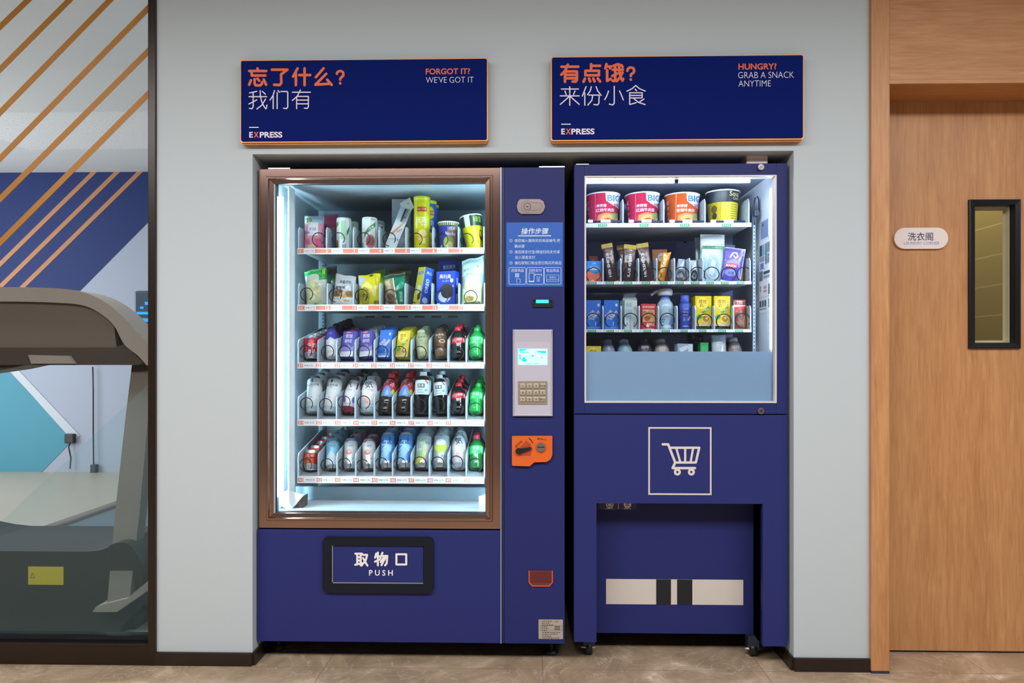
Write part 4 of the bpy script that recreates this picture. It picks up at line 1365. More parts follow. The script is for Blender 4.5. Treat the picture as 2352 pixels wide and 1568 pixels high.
m.text(sfb, '照明开关', *XZ(1441, 1167.5, yb), 3.4 * kb, PRINTWHITE, 0.0004, 0.01, width=17 * kb, res=1)
sm.part(m, 'switch_sticker', back, 'dark sticker with a power and a lamp symbol')
# cart emblem
m = MB(); k = scale(YR)
c8 = lambda X, Y: XZ(1300 + X / 4.126, 800 + Y / 4.126, YR)
cream = mat('#d3cac3', 0.5)
u0, v1 = c8(780, 745); u1, v0 = c8(1378, 1388)
m.frame(u0, u1, v0, v1, [(0, YR), (0, YR - 0.002), (0.0055, YR - 0.002), (0.0055, YR)], cream)
sfc = front(YR)
def st(pts, w=22): m.stroke(sfc, [c8(*q) for q in pts], w / 4.126 * k, cream, 0.0006)
st(((917, 908), (968, 908), (1035, 1080), (1010, 1133), (1222, 1133)), 23)
st(((985, 940), (1262, 940), (1230, 1080), (1035, 1080)), 22)
st(((1045, 945), (1083, 1078)), 20); st(((1129, 945), (1129, 1078)), 20); st(((1204, 945), (1180, 1078)), 20)
for cx in (1055, 1188):
    m.ring(sfc, *c8(cx, 1170), 33 / 4.126 * k, 11 / 4.126 * k, cream, 0.0008)
sm.part(m, 'cart_emblem', lower, 'white shopping cart in a square outline')
for py in (385, 943):
    m = MB(); x, z = XZ(1746.5, py, YR)
    r = 7.2 * k
    m.prism([(x + r * math.cos(a * PI / 12), z + r * math.sin(a * PI / 12)) for a in range(24)], YR - 0.008, YR, CHROME)
    m.prism([(x + r * .62 * math.cos(a * PI / 12), z + r * .62 * math.sin(a * PI / 12)) for a in range(24)], YR - 0.0095, YR - 0.004, mat('#8a7d78', 0.3, 0.9))
    m.rect(front(YR - .0095), x - r * .4, z - r * .12, x + r * .4, z + r * .12, BLACK, 0.0004)
    sm.part(m, 'key_lock', sdoor)
# castors
for px, py, Y in ((1352, 1485, YR + 0.10), (1728, 1485, YR + 0.10), (1352, 1485, YR + 0.7), (1728, 1485, YR + 0.7)):
    x = P(px, py, YR + 0.10).x
    m = MB(); m.box(x - 0.022, x + 0.022, Y - 0.02, Y + 0.02, 0.035, zb + 0.003, mat('#2c3440', 0.4, 0.4), 0.003)
    c_ = sm.part(m, 'castor')
    m = MB()
    m.tube([(x - 0.012, Y, 0.0262), (x + 0.012, Y, 0.0262)], 0.0255, BLACK, 18)
    m.tube([(x - 0.028, Y, 0.0262), (x + 0.028, Y, 0.0262)], 0.005, SILVER, 8)
    sm.part(m, 'wheel', c_)
# light bar across the head of the window
m = MB()
z = P(1560, 417, YR + 0.05).z
m.box(jx0 + 0.004, P(1722, 417, YR + .05).x, YR + 0.046, YR + 0.054, z - 0.0045, z + 0.0045, mat('#dcecff', 0.4, 0, 74.0))
sm.part(m, 'light_bar', None, 'glowing white light bar')
m = MB(); m.box(jx1 - 0.004, jx1 + 0.003, YR + 0.05, YR + 0.058, zfr if False else P(1780, 800, YR).z, P(1780, 425, YR).z, mat('#dcecff', 0.4, 0, 45.0))
sm.part(m, 'light_bar', None, 'glowing white upright strip')
m = MB(); x0, z1 = XZ(1541, 405, YR + .04); x1, z0 = XZ(1566, 413, YR + .04)
m.box(x0, x1, YR + .035, YR + .045, z0, z1, mat('#1c2338', 0.5))
x0, z1 = XZ(1549, 412, YR + .04); x1, z0 = XZ(1558, 420, YR + .04)
m.box(x0, x1, YR + .035, YR + .0445, z0, z1, mat('#1c2338', 0.5))
sm.part(m, 'sensor')
# slotted rail, wiring and sheets on the white side wall
wxr = jx1 + 0.004
def onwall(px, py, off=0.0):           # where the sight line meets the white side wall
    a, b = P(px, py, 0.0), CAM
    t = (wxr - off - b.x) / (a.x - b.x)
    p = b + (a - b) * t
    return p
def wallsurf(off): return lambda y, z, e: (wxr - off - e, y, z)
m = MB()
xr_ = P(1733, 600, YT2 + .02).x
m.box(xr_ - 0.006, xr_ + 0.004, YT2 + 0.02, YT2 + 0.03, jz0 + 0.02, jz1 - 0.10, mat('#8fa3b5', 0.4, 0.3))
z = jz0 + 0.03
while z < jz1 - 0.12:
    m.box(xr_ - 0.003, xr_ + 0.0005, YT2 + 0.0192, YT2 + 0.021, z, z + 0.008, DARK); z += 0.015
sm.part(m, 'slotted_rail')
m = MB(); pts = []
for a, b in ((1733, 516), (1733, 505), (1731, 480), (1734, 455), (1739, 451), (1743, 458), (1744, 486)):
    q = P(a, b, YT2 + 0.012); pts.append(q[:])
m.tube(pts, 0.003, mat('#1c2232', 0.5), 6)
x0, z1 = XZ(1733, 481, YT2); x1, z0 = XZ(1744, 496, YT2)
m.box(x0, x1, YT2, YT2 + 0.02, z0, z1, mat('#1c2232', 0.5), 0.002)
sm.part(m, 'wiring')
def sheet(pa, pb, mm, name, bars, label=None, ink_=None):
    a, b = onwall(*pa), onwall(*pb)
    y0, y1 = min(a.y, b.y), max(a.y, b.y)
    z0, z1 = min(a.z, b.z), max(a.z, b.z)
    m = MB()
    m.box(wxr - 0.001, wxr - 0.0001, y0, y1, z0, z1, mm)
    su = wallsurf(0.001)
    for u0, v0, u1, v1, c_ in bars:            # u from the back edge to the front edge, v from the top
        m.rect(su, y1 + (y0 - y1) * u0, z1 + (z0 - z1) * v1, y1 + (y0 - y1) * u1, z1 + (z0 - z1) * v0, c_, 0.0004)
    return sm.part(m, name, None, label)
ik = mat('#3a4552', 0.6); ik2 = mat('#8f9aa6', .6); tl = mat('#6fb9c0', .6)
sheet((1748, 511), (1765, 541), mat('#7f8fae', 0.5), 'wall_label', [(.2, .15, .4, .3, ik)], 'small grey blue label')
sheet((1744, 559), (1772, 714), mat('#e3e9ef', 0.6), 'instruction_sheet', [
    (.06, .045, .27, .20, ik), (.30, .045, .48, .20, tl), (.53, .04, .68, .33, ik2), (.56, .045, .60, .33, ik), (.72, .04, .80, .18, ik), (.84, .04, .95, .18, ik), (.72, .20, .80, .33, ik), (.84, .20, .95, .33, ik2),
    (.06, .21, .46, .28, ik2), (.12, .30, .40, .38, mat('#6c7fb6', .6)), (.06, .41, .16, .55, ik), (.20, .41, .30, .55, ik), (.38, .43, .95, .47, ik), (.36, .49, .96, .53, ik2),
    (.06, .38, .5, .39, ik2), (.10, .62, .2, .70, ik2), (.38, .63, .64, .67, mat('#c98f8f', .6)), (.38, .69, .64, .72, mat('#c98f8f', .6)), (.78, .62, .92, .76, ik), (.04, .78, .96, .785, ik2),
    (.06, .83, .2, .92, ik), (.26, .83, .4, .92, ik), (.46, .83, .6, .92, ik), (.76, .82, .86, .94, ik2), (.06, .94, .6, .96, ik2)], 'white printed instruction sheet')
# a dark cable on the back plate
m = MB(); m.tube([XZ(a, b, IB2)[:1] + (IB2 - 0.006,) + XZ(a, b, IB2)[1:] for a, b in ((1552, 519), (1555, 530), (1562, 545), (1575, 558))], 0.004, mat('#1b2036', 0.5), 6)
sm.part(m, 'cable')
# top fittings
m = MB(); x0, x1 = P(1322, 375, YR + .05).x, P(1351, 375, YR + .05).x
m.box(x0, x1, YR + 0.02, YR + 0.08, btop, btop + 0.008, SILVER, 0.001)
sm.part(m, 'hinge_bracket')
x0, z1 = XZ(1713, 356, YR + .04); x1, z0 = XZ(1762, 372, YR + .04)
rt = Root('wireless_box', 'small white plastic box lying on top of the snack machine', 'router', ((x0 + x1) / 2, YR + 0.09, btop))
m = MB(); m.box(x0, x1, YR + 0.03, YR + 0.14, btop + 0.003, z1, mat('#ead8cc', 0.4), 0.005)
rt.part(m, 'casing')
m = MB(); m.box(x0 - 0.002, x1 + 0.002, YR + 0.028, YR + 0.142, btop + 0.0005, btop + 0.004, mat('#a9b6c4', 0.4))
rt.part(m, 'base_plate')

green = mat('#2f8f5c', 0.5); gtext = mat('#a9d6bb', 0.6)
R_ROWS = [
    dict(y=(512, 522), div=(1344, 1432, 1526, 1621, 1722), tags=((1374, 1394), (1469, 1489), (1562, 1583), (1658, 1679)), dh=(0.104, 0.106), coils=()),
    dict(y=(646, 653), div=(1346, 1386, 1427, 1468, 1510, 1551, 1586, 1616, 1725), tags=((1349, 1370), (1391, 1410), (1433, 1452), (1474, 1493), (1515, 1533), (1551, 1570), (1587, 1606), (1621, 1639), (1656, 1673), (1692, 1709)), dh=(0.10, 0.105),
         coils=((1363, 630), (1408, 630), (1447, 630), (1494, 630), (1526, 630), (1566, 629), (1602, 629), (1635, 629), (1674, 629), (1710, 629))),
    dict(y=(756, 763), div=(1345, 1386, 1428, 1470, 1514, 1557, 1599, 1643, 1687, 1726), tags=((1350, 1369), (1393, 1410), (1434, 1451), (1478, 1495), (1520, 1538), (1563, 1579), (1605, 1622), (1649, 1667), (1688, 1706)), dh=(0.10, 0.105),
         coils=((1363, 735), (1406, 735), (1448, 735), (1490, 735), (1533, 735), (1573, 735), (1619, 737), (1663, 737), (1706, 735))),
    dict(y=(864, 872), div=(1345, 1386, 1424, 1466, 1512, 1556, 1600, 1642, 1683, 1725), tags=(), dh=(0.10, 0.105), coils=()),
]
ZF_R = []
for i, R in enumerate(R_ROWS):
    tray, zf, ext = make_tray(sm, YT2, 1343, 1726, R['y'][0], R['y'][1], 0, 0.38, R['div'], R['dh'], railm=mat('#bfcbd6', 0.4))
    ZF_R.append(zf)
    pm = (R['y'][0] + R['y'][1]) / 2 + 0.3
    k = scale(YT2)
    sfc = front(YT2 - 0.002)
    m = MB()
    for a, b in R['tags']:
        x0, z0 = XZ(a, pm, YT2); x1 = P(b, pm, YT2).x
        h = (2.7 if i else 3.0) * k
        m.rect(sfc, x0, z0 - h, x1, z0 + h, green, 0.0004)
        for q in range(4): m.rect(sfc, x0 + (x1 - x0) * (.1 + .21 * q), z0 - h * .5, x0 + (x1 - x0) * (.24 + .21 * q), z0 + h * .5, gtext, 0.0007)
        m.rect(sfc, x1 + 0.001, z0 - h, x1 + 15 * k, z0 + h, tagwhite, 0.0004)
        m.text(sfc, '%d 元' % random.choice((5, 6, 8, 12, 15)), x1 + 8 * k, z0, h * 1.2, tagtext, 0.0007, 0.02, res=1)
    if R['tags']: sm.part(m, 'price_strip', tray)
    for cx, cy in R['coils']:
        x, z = XZ(cx, cy, YT2 + 0.02)
        coil(sm, tray, x, YT2 + 0.022, z, 1.06, random.uniform(-.4, .4))
    if i == 0:
        for a in (1393, 1487, 1581, 1676):
            x0, z1 = XZ(a - 38, 505, YT2); x1, z0 = XZ(a + 36, 511, YT2)
            m = MB(); m.tube([(x0, YT2 + 0.005, (z0 + z1) / 2), (x1, YT2 + 0.005, (z0 + z1) / 2)], 0.0042, mat('#20304e', 0.4), 8)
            m.box(x0 + .042, x1 - .045, YT2 + 0.0, YT2 + 0.012, z0, z1 + 0.002, WHITE, 0.002)
            m.box(x0 - .008, x0 + .012, YT2 + 0.0, YT2 + 0.012, z0, z1 + 0.001, WHITE, 0.002)
            sm.part(m, 'pusher_bar', tray)

# ================================================================== GOODS
def C_(h, rough=0.35): return mat(h, rough)
def apply(mb, surf, prints, U, H, e0=0.0004, maxedge=None):
    for i, p in enumerate(prints):
        e = e0 + 0.00012 * i
        t = p[0]
        if t == 'r': mb.rect(surf, p[1] * U, p[2] * H, p[3] * U, p[4] * H, C_(p[5]), e, maxedge)
        elif t == 'e': mb.oval(surf, p[1] * U, p[2] * H, p[3] * U, p[4] * H, C_(p[5]), e, maxedge)
        elif t == 'p': mb.poly(surf, [(a * U, b * H) for a, b in p[1]], C_(p[2]), e, maxedge)
        elif t == 's': mb.stroke(surf, [(a * U, b * H) for a, b in p[1]], p[2] * U, C_(p[3]), e, n=6)
        elif t == 't':
            bold = p[6] if len(p) > 6 else 0.015
            rot = p[7] if len(p) > 7 else 0.0
            wd = p[8] * U if len(p) > 8 and p[8] else None
            mb.text(surf, p[1], p[2] * U, p[3] * H, p[4] * H, C_(p[5]), e, bold, rot, wd, maxedge=maxedge, res=2 if p[1].isascii() else 1)

def rprof(prof, z):
    for (r0, z0), (r1, z1) in zip(prof, prof[1:]):
        if z0 <= z <= z1 and z1 > z0:
            return r0 + (r1 - r0) * (z - z0) / (z1 - z0)
    return prof[-1][0] if z > prof[-1][1] else prof[0][0]
def round_surf(prof, off=0.0):
    def f(u, v, e):
        r = max(rprof(prof, v), 0.004)
        a = u / r
        r += e + off
        return (r * math.sin(a), -r * math.cos(a), v)
    return f

def place(o, base, axis, yaw=0.0):
    q = Vector((0, 0, 1)).rotation_difference(axis.normalized()) @ Quaternion((0, 0, 1), yaw)
    o.rotation_mode = 'QUATERNION'
    o.rotation_quaternion = q
    o.location = base
def fit(bx, tx, ty, zf, Yf, Yb, slope, tilt, hd):
    """base centre and top centre of a thing standing on a tray and leaning back"""
    b = P(bx, 800, Yb)
    lo = zf + (Yb + hd * math.cos(tilt) - Yf) * math.tan(slope) + 0.0012
    base = Vector((b.x, Yb, lo + hd * math.sin(tilt)))
    d = 0.0
    for _ in range(3):
        t = P(tx, ty, Yb + d)
        d = max(t.z - base.z, 0.01) * math.tan(tilt)
    t = P(tx, ty, Yb + d)
    ax = t - base
    return base, ax, ax.length

def can(h, r, body, prints, tab='#c9cdd2', rim=None):
    s = SILVER
    prof = [(0, .006), (r * .55, .004), (r * .70, 0), (r * .76, .0005), (r * .80, .003), (r * .97, .012), (r, .018), (r, .026), (r, h - .016), (r * .97, h - .012), (r * .84, h - .002), (r * .84, h), (r * .80, h), (r * .79, h - .003)]
    bm_ = mat(body, 0.3, 0.25)
    ms = [s] * 7 + [bm_] * 2 + [s] * 4
    m = MB(); m.lathe(prof, ms, 30)
    apply(m, round_surf(prof), prints, 2 * r, h, 0.0003, 0.007)
    o = m.build('drink_can')
    m = MB(); m.lathe([(0, h - .0032), (r * .79, h - .0032)], s, 24)
    m.box(-.006, .006, -.013, .004, h - .0030, h - .0016, SILVER, 0.0006)
    m.build('lid', o)
    return o

STY = {
    'cola': [(0, .02), (.55, 0), (.80, .008), (.94, .045), (1, .11), (1, .17), (.94, .27), (.95, .36), (1, .42), (1, .60), (.95, .67), (.76, .76), (.52, .84), (.42, .88), (.40, .905)],
    'sprite': [(0, .02), (.55, 0), (.82, .01), (.96, .05), (1, .12), (1, .22), (.95, .30), (1, .40), (1, .64), (.92, .71), (.70, .80), (.45, .87), (.40, .905)],
    'tea': [(0, .02), (.6, 0), (.86, .01), (.98, .04), (1, .08), (1, .18), (.93, .21), (1, .24), (1, .34), (.95, .37), (1, .40), (1, .62), (.92, .72), (.72, .82), (.50, .885), (.44, .905)],
    'soda': [(0, .02), (.5, 0), (.72, .01), (.82, .06), (.90, .14), (1, .30), (1, .58), (.95, .70), (.80, .81), (.58, .89), (.46, .92), (.44, .93)],
    'tall': [(0, .02), (.7, 0), (.92, .01), (1, .04), (1, .86), (.93, .90), (.62, .935), (.55, .945)],
    'slim': [(0, .02), (.6, 0), (.88, .015), (1, .06), (1, .66), (.95, .74), (.78, .84), (.60, .90), (.55, .92)],
    'label': [(0, .02), (.6, 0), (.88, .01), (.98, .04), (1, .10), (.95, .25), (1, .44), (1, .74), (.95, .79), (.70, .86), (.46, .905), (.42, .92)],
}
def bottle(style, h, r, body, cap, label=None, prints=(), capr=None, body_rough=0.08, bodymat=None, caph=None):
    prof = [(a * r, b * h) for a, b in STY[style]]
    bm_ = bodymat or mat(body, body_rough, coat=0.5)
    m = MB(); m.lathe(prof, bm_, 26)
    if style in ('cola', 'sprite', 'tea', 'soda'):             # lobed foot
        for k in range(5):
            a = 2 * PI * k / 5 + 0.3
            m.tube([(r * .45 * math.cos(a), r * .45 * math.sin(a), h * .008), (r * .82 * math.cos(a), r * .82 * math.sin(a), h * .03), (r * .97 * math.cos(a), r * .97 * math.sin(a), h * .12)], r * .07, bm_, 6)
    o = m.build('drink_bottle')
    zt = prof[-1][1]
    cr = (capr or prof[-1][0] * 1.12)
    m = MB(); m.lathe([(0, zt - .006), (cr, zt - .006), (cr, h - .002), (cr * .92, h), (0, h)], mat(cap, 0.4), 22)
    m.build('cap', o)
    if label:
        z0, z1, colr = label
        z0 *= h; z1 *= h
        zs = sorted({z0, z1} | {z for _, z in prof if z0 < z < z1})
        m = MB(); m.lathe([(rprof(prof, z) + .0005, z) for z in zs], mat(colr, 0.4), 26)
        lp = [(rprof(prof, z) + .0005, z) for z in zs]
        apply(m, round_surf(lp), prints, 2 * r, h, 0.0003, 0.006)
        m.build('label', o)
    elif prints:
        m = MB(); apply(m, round_surf(prof), prints, 2 * r, h, 0.0004, 0.006); m.build('print', o)
    return o

def carton(w, d, h, base, fprints, sprints=(), name='drink_carton', side=None, bev=0.0015, top=None):
    m = MB()
    m.box(-w / 2, w / 2, -d / 2, d / 2, 0, h, mat(base, 0.35), bev)
    if side:
        m.rect(lambda u, v, e: (w / 2 + e, u, v), -d / 2 + bev, bev, d / 2 - bev, h - bev, C_(side), 0.0002)
        m.rect(lambda u, v, e: (-w / 2 - e, u, v), -d / 2 + bev, bev, d / 2 - bev, h - bev, C_(side), 0.0002)
    if top: m.rect(lambda u, v, e: (u, v, h + e), -w / 2 + bev, -d / 2 + bev, w / 2 - bev, d / 2 - bev, C_(top), 0.0002)
    apply(m, front(-d / 2), fprints, w, h)
    if sprints:
        apply(m, lambda u, v, e: (w / 2 + e, u, v), sprints, d, h, 0.0005)
    return m.build(name)

def bag(w, h, d, base, prints, top=None, bot=None, name='snack_bag', mt=None, crimp=.055, wr=1.0, seed=1, back=None, taper=0.0):
    sk = random.Random(seed * 7).choice((-1, 1)) * random.Random(seed).uniform(.05, .13) if name == 'snack_bag' else 0.0
    if name == 'snack_bag': wr = wr * 1.7
    rnd = random.Random(seed)
    ph = [rnd.uniform(0, 6.28) for _ in range(6)]
    def T(u, v):
        a = min(abs(2 * u / w), 1.0); t = v / h
        e = min(t, 1 - t) / crimp
        edge = 0.0 if e <= 1 else min(1.0, ((e - 1) * crimp / .5)) ** .5
        s = (1 - a ** 2.6) ** .6 * edge
        wrk = (math.sin(u * 190 + v * 90 + ph[0]) * .5 + math.sin(v * 210 - u * 70 + ph[1]) * .4 + math.sin((u + v) * 330 + ph[2]) * .3) * .0011 * wr * (0.4 + s)
        return .0016 + d / 2 * s + wrk
    def off(v):
        return 1.0 - taper * (v / h)
    def zz(u, v): return v * (1 - abs(sk) / 2 + sk * u / w + (.012 * math.sin(u / w * 9 + ph[3]) if sk else 0) * v / h)
    def sfun(u, v, e): return (u * off(v), -T(u, v) - e, zz(u, v))
    nx, nz = 16, 22
    m = MB()
    bm_ = mt or mat(base, 0.22, coat=0.5)
    vs, fs = [], []
    for sgn in (-1, 1):
        for j in range(nz + 1):
            for i in range(nx + 1):
                u, v = w * (i / nx - .5), h * j / nz
                vs.append((u * off(v), sgn * T(u, v), zz(u, v)))
    N = (nx + 1) * (nz + 1)
    for j in range(nz):
        for i in range(nx):
            a = j * (nx + 1) + i
            fs.append((a, a + 1, a + nx + 2, a + nx + 1)); fs.append((N + a, N + a + nx + 1, N + a + nx + 2, N + a + 1))
    for j in range(nz):
        a = j * (nx + 1); b = a + nx
        fs.append((a, a + nx + 1, N + a + nx + 1, N + a)); fs.append((b, N + b, N + b + nx + 1, b + nx + 1))
    for i in range(nx):
        a = i; b = nz * (nx + 1) + i
        fs.append((a, N + a, N + a + 1, a + 1)); fs.append((b, b + 1, N + b + 1, N + b))
    m.add(vs, fs, bm_, True)
    pr = []
    if top: pr.append(('r', -.5, top[0], .5, 1, top[1]))
    if bot: pr.append(('r', -.5, 0, .5, bot[0], bot[1]))
    apply(m, sfun, pr + list(prints), w, h, 0.0007, 0.007)
    return m.build(name)

def cup(h, rb, rt, body, prints, rim='#eef0f0', name='noodle_cup', lid='#e8ebec'):
    prof = [(0, .003), (rb * .9, .003), (rb * .92, 0), (rb, .001), (rb, .004), (rt * .985, h - .006)]
    m = MB(); m.lathe(prof + [(rt * 1.03, h - .006), (rt * 1.04, h - .002), (rt * 1.02, h - .001)], [mat(body, 0.35)] * 5 + [mat(rim, 0.4)] * 3, 34)
    apply(m, round_surf(prof), prints, 2 * rt, h, 0.0003, 0.007)
    o = m.build(name)
    m = MB(); m.lathe([(rt * 1.02, h - .001), (rt * .95, h), (0, h)], mat(lid, 0.4), 34); m.build('lid', o)
    return o

GRP = {}
def goods(o, label, cat, base, axis, yaw=0.0, group=None):
    tag(o, label, cat, group)
    place(o, base, axis, yaw)
    return o
ORD = ('second', 'third', 'fourth', 'fifth')
def behind(o, n, label, step=0.072, rise=0.0, jitter=0.003, dx=0.0, dz=0.0):
    r = []
    for k in range(1, n + 1):
        c = copy_tree(o)
        c.location = o.location + Vector((dx * k + random.uniform(-jitter, jitter), step * k, rise * k + dz))
        c['label'] = label.replace('#', ORD[k - 1])
        r.append(c)
    return r
def at(row, bx, tx, ty, tilt=0.0, hd=0.03, Y=None):
    Y = YT + 0.022 + 0.018 + hd if Y is None else Y
    return fit(bx, tx, ty, ZF_L[row], YT, Y, L_ROWS[row]['slope'], math.radians(tilt), hd)
def px(n, Y): return n * scale(Y)
YI = YT + 0.07
RISE = 0.072 * math.tan(math.radians(9))

# ---- top shelf
b, ax, h = at(0, 713, 714, 495, 6, .03)
o = bag(px(44, YI), h, .05, '#e59cb4', [('r', -.5, .78, .5, 1, '#b9dff0'), ('r', -.30, .42, .22, .80, '#eef3f8'), ('t', '弹力贴身', -.04, .60, .10, '#3f6fc0', .01, 0, .34), ('e', -.28, .86, .17, .14, '#e9e6c8'), ('t', '20', -.28, .87, .13, '#3b5b2a', .02, .2),
     ('r', -.42, .2, -.22, .34, '#d96a8e'), ('r', .05, .12, .4, .32, '#ef6f9a'), ('e', -.1, .12, .2, .06, '#e9d7a0'), ('t', '超柔', -.3, .5, .06, '#3f6fc0', .01)], name='tissue_pack', seed=3)
goods(o, 'pink and white soft pack printed 20, at the front above price tag 1', 'snack bag', b, ax, 0.15)
b2, ax2, h2 = at(0, 754, 757, 494, 8, .02, YT + .19)
o = bag(px(52, YI), h2, .05, '#c8375f', [('r', -.5, .7, .5, 1, '#d9527a'), ('p', [(-.4, .5), (.4, .5), (0, .75)], '#8f2346'), ('r', -.3, .1, .3, .4, '#e6a0b6')], name='tissue_pack', seed=5)
goods(o, 'crimson pink soft pack lying behind the pack above price tag 1', 'snack bag', b2, ax2, -0.3)
def jar(h, r, pr):
    prof = [(0, .003), (r * .9, 0), (r, .004), (r, h * .95), (r * .96, h * .97), (r * .96, h - .001), (r * .93, h)]
    m = MB(); m.lathe(prof, mat('#d9e6e6', .35), 10, smooth=False)
    apply(m, round_surf([(r * .985, 0), (r * .985, h)]), pr, 2 * r, h, 0.0009, 0.006)
    o = m.build('snack_tub')
    m = MB(); m.lathe([(r * .93, h), (r * .9, h + .001), (0, h + .001)], mat('#e6eeee', .4), 10); m.build('lid', o)
    return o
b, ax, h = at(0, 790, 790, 502, 0, .031)
o = jar(h, px(17.5, YI), [('p', [(-.5, .70), (-.5, .82), (-.28, .88), (-.28, .78)], '#4f9e2c'), ('r', -.06, .35, .26, .9, '#a3cfae'), ('p', [(.3, .45), (.3, .58), (.5, .78), (.5, .62)], '#2f7d50'), ('e', -.36, .2, .1, .14, '#9a5a4a'), ('r', .02, .08, .12, .2, '#7c98a8'), ('r', .16, .08, .26, .2, '#7c98a8')])
goods(o, 'white tub with green ribbon at the front above price tag 2', 'tub', b, ax, 0.0, 'white snack tubs')
behind(o, 1, 'white tub with green ribbon, # in line above price tag 2', .075, dx=.012)
b, ax, h = at(0, 849, 849, 501, 0, .031)
o = jar(h, px(18, YI), [('p', [(-.25, .52), (.0, .68), (.5, .86), (.5, .73), (.0, .55), (-.25, .42)], '#2f7d50'), ('t', '八宝粥', .12, .66, .085, '#dbeedd', .01, .45), ('e', .16, .28, .30, .2, '#a8666a'), ('e', .16, .28, .22, .13, '#8a4348'), ('r', -.45, .08, -.33, .25, '#7c98a8'), ('t', '原味', .3, .93, .06, '#6c8a7c', .0)])
goods(o, 'white tub with green ribbon and pink food picture at the front above price tag 3', 'tub', b, ax, 0.0, 'white snack tubs')
behind(o, 1, 'white tub with green ribbon, # in line above price tag 3', .075, dx=.015)
# toothbrush cards
b, ax, h = at(0, 894, 943, 454, 10, .012)
w = px(26, YI)
m = MB()
zz_ = h
m.prism([(-w / 2 * math.cos(PI * k / 8), w / 2 - w / 2 * math.sin(PI * k / 8)) for k in range(9)] + [(w / 2, h * .80), (-w / 2, h * .80)], -.004, .004, mat('#c5d3dc', .4))
apply(m, front(-.004), [('p', [(-.45, .30), (.2, .52), (.45, .60), (.1, .42), (-.3, .26)], '#b7864e'), ('p', [(.0, .36), (.4, .44), (.35, .40), (.05, .33)], '#b7864e'), ('r', -.06, .54, .08, .78, '#27333c'), ('t', '竹炭牙刷', .2, .66, .06, '#4b5a63', .0, PI / 2), ('t', '软毛', .25, .22, .04, '#5b6a73', 0)], w, h)
o = m.build('toothbrush_pack')
m = MB()
m.prism([(-w * .7, h * .84), (-w * .05, h * 1.0), (w * .62, h * .86), (w * .5, h * .80), (-w * .5, h * .80)], -.0035, .0035, mat('#dfe9ef', .45))
m.oval(front(-.0035), 0, h * .885, w * .06, w * .06, mat('#5b6a73', .5), .0004)
m.build('hanging_card', o)
goods(o, 'slanted white toothbrush pack with torn hanging card above price tag 4', 'toothbrush pack', b, ax, 0.0)
b, ax, h = at(0, 936, 936, 457, 2, .012, YT + .15)
w = px(43, YT + .17)
m = MB(); m.prism([(-w / 2, 0), (w / 2, 0), (w / 2, h * .9), (w * .62, h * .94), (w * .5, h * .93), (w * .5, h), (-w / 2, h)], -.003, .003, mat('#b9cad6', .45))
m.oval(front(-.003), w * .02, h * .93, w * .08, w * .05, mat('#6b7f96', .5), .0004)
apply(m, front(-.003), [('r', -.3, .3, .3, .6, '#9db1c0')], w, h)
o = m.build('toothbrush_pack')
goods(o, 'pale blue hanging card standing behind the slanted toothbrush pack', 'toothbrush pack', b, ax)
# chip tubes
def tube_pack(h, r, body, lid, band, txt):
    m = MB(); prof = [(0, .001), (r * .97, 0), (r, .002), (r, h - .012)]
    m.lathe(prof, mat(body, .3), 30)
    apply(m, round_surf(prof), [('e', .02, .76, .32, .115, '#f2dc1e'), ('r', -.30, .715, .34, .80, '#d8432a'), ('t', "lay's 乐事", .02, .757, .05, '#f6f2e0', .015, 0, .56), ('t', '无限', .0, .56, .11, '#eef2f2', .02, 0, .62), ('t', '原味', .1, .47, .035, '#f2f2e8', .0),
        ('e', .06, .32, .26, .07, '#efe39a'), ('e', -.06, .24, .2, .05, '#e3cf66'), ('e', .16, .18, .22, .05, '#f1eaa8'), ('e', .34, .2, .12, .08, '#cfd13a')], 2 * r, h, .0003, .006)
    o = m.build('chip_tube')
    m = MB(); m.lathe([(r, h - .014), (r * 1.05, h - .013), (r * 1.05, h - .001), (r * .98, h), (0, h)], mat(lid, .35), 30); m.build('lid', o)
    return o
b, ax, h = at(0, 969, 969, 453, 0, .033)
o = tube_pack(h, px(18.3, YI), '#d5d41a', '#dfe02a', None, None)
goods(o, 'tall yellow chip tube at the front above price tag 5', 'chip tube', b, ax, 0.12, 'chip tubes')
o = tube_pack(h, px(18.3, YI), '#2c66c2', '#dfe02a', None, None)
goods(o, 'blue chip tube with yellow lid just behind the tall yellow tube', 'chip tube', b + Vector((.029, .075, 0)), ax, 0.3, 'chip tubes')
c = copy_tree(o); c.location = b + Vector((.05, .15, 0)); c['label'] = 'blue chip tube half hidden at the rear of the three chip tubes'
# noodle cups
b, ax, h = at(0, 1030, 1030, 511, 0, .042)
o = cup(h, px(20, YI), px(24, YI), '#4a48a8', [('r', -.62, .86, .62, .96, '#b9c98a'), ('p', [(-.05, .80), (.6, .86), (.6, 0), (.2, 0), (.05, .3)], '#8d7a86'), ('t', 'CUP', .20, .74, .10, '#e9e4ee', .015, 0, .30), ('t', 'Noodles', .12, .58, .13, '#efeaf2', .02, 0, .50), ('e', .02, .28, .26, .22, '#a3b552'), ('e', .06, .2, .16, .12, '#d8e0a0'), ('r', -.42, .1, -.3, .2, '#c4ccd8'), ('t', '海鲜', .2, .1, .1, '#c5e07a', .01)] + [('r', -.6 + .1 * q, .86, -.57 + .1 * q, .96, '#3d5a34') for q in range(12)])
goods(o, 'purple noodle cup with white rim above price tag 6', 'noodle cup', b, ax, 0.1)
b, ax, h = at(0, 1091, 1086, 498, 2, .042)
ax.x -= .012
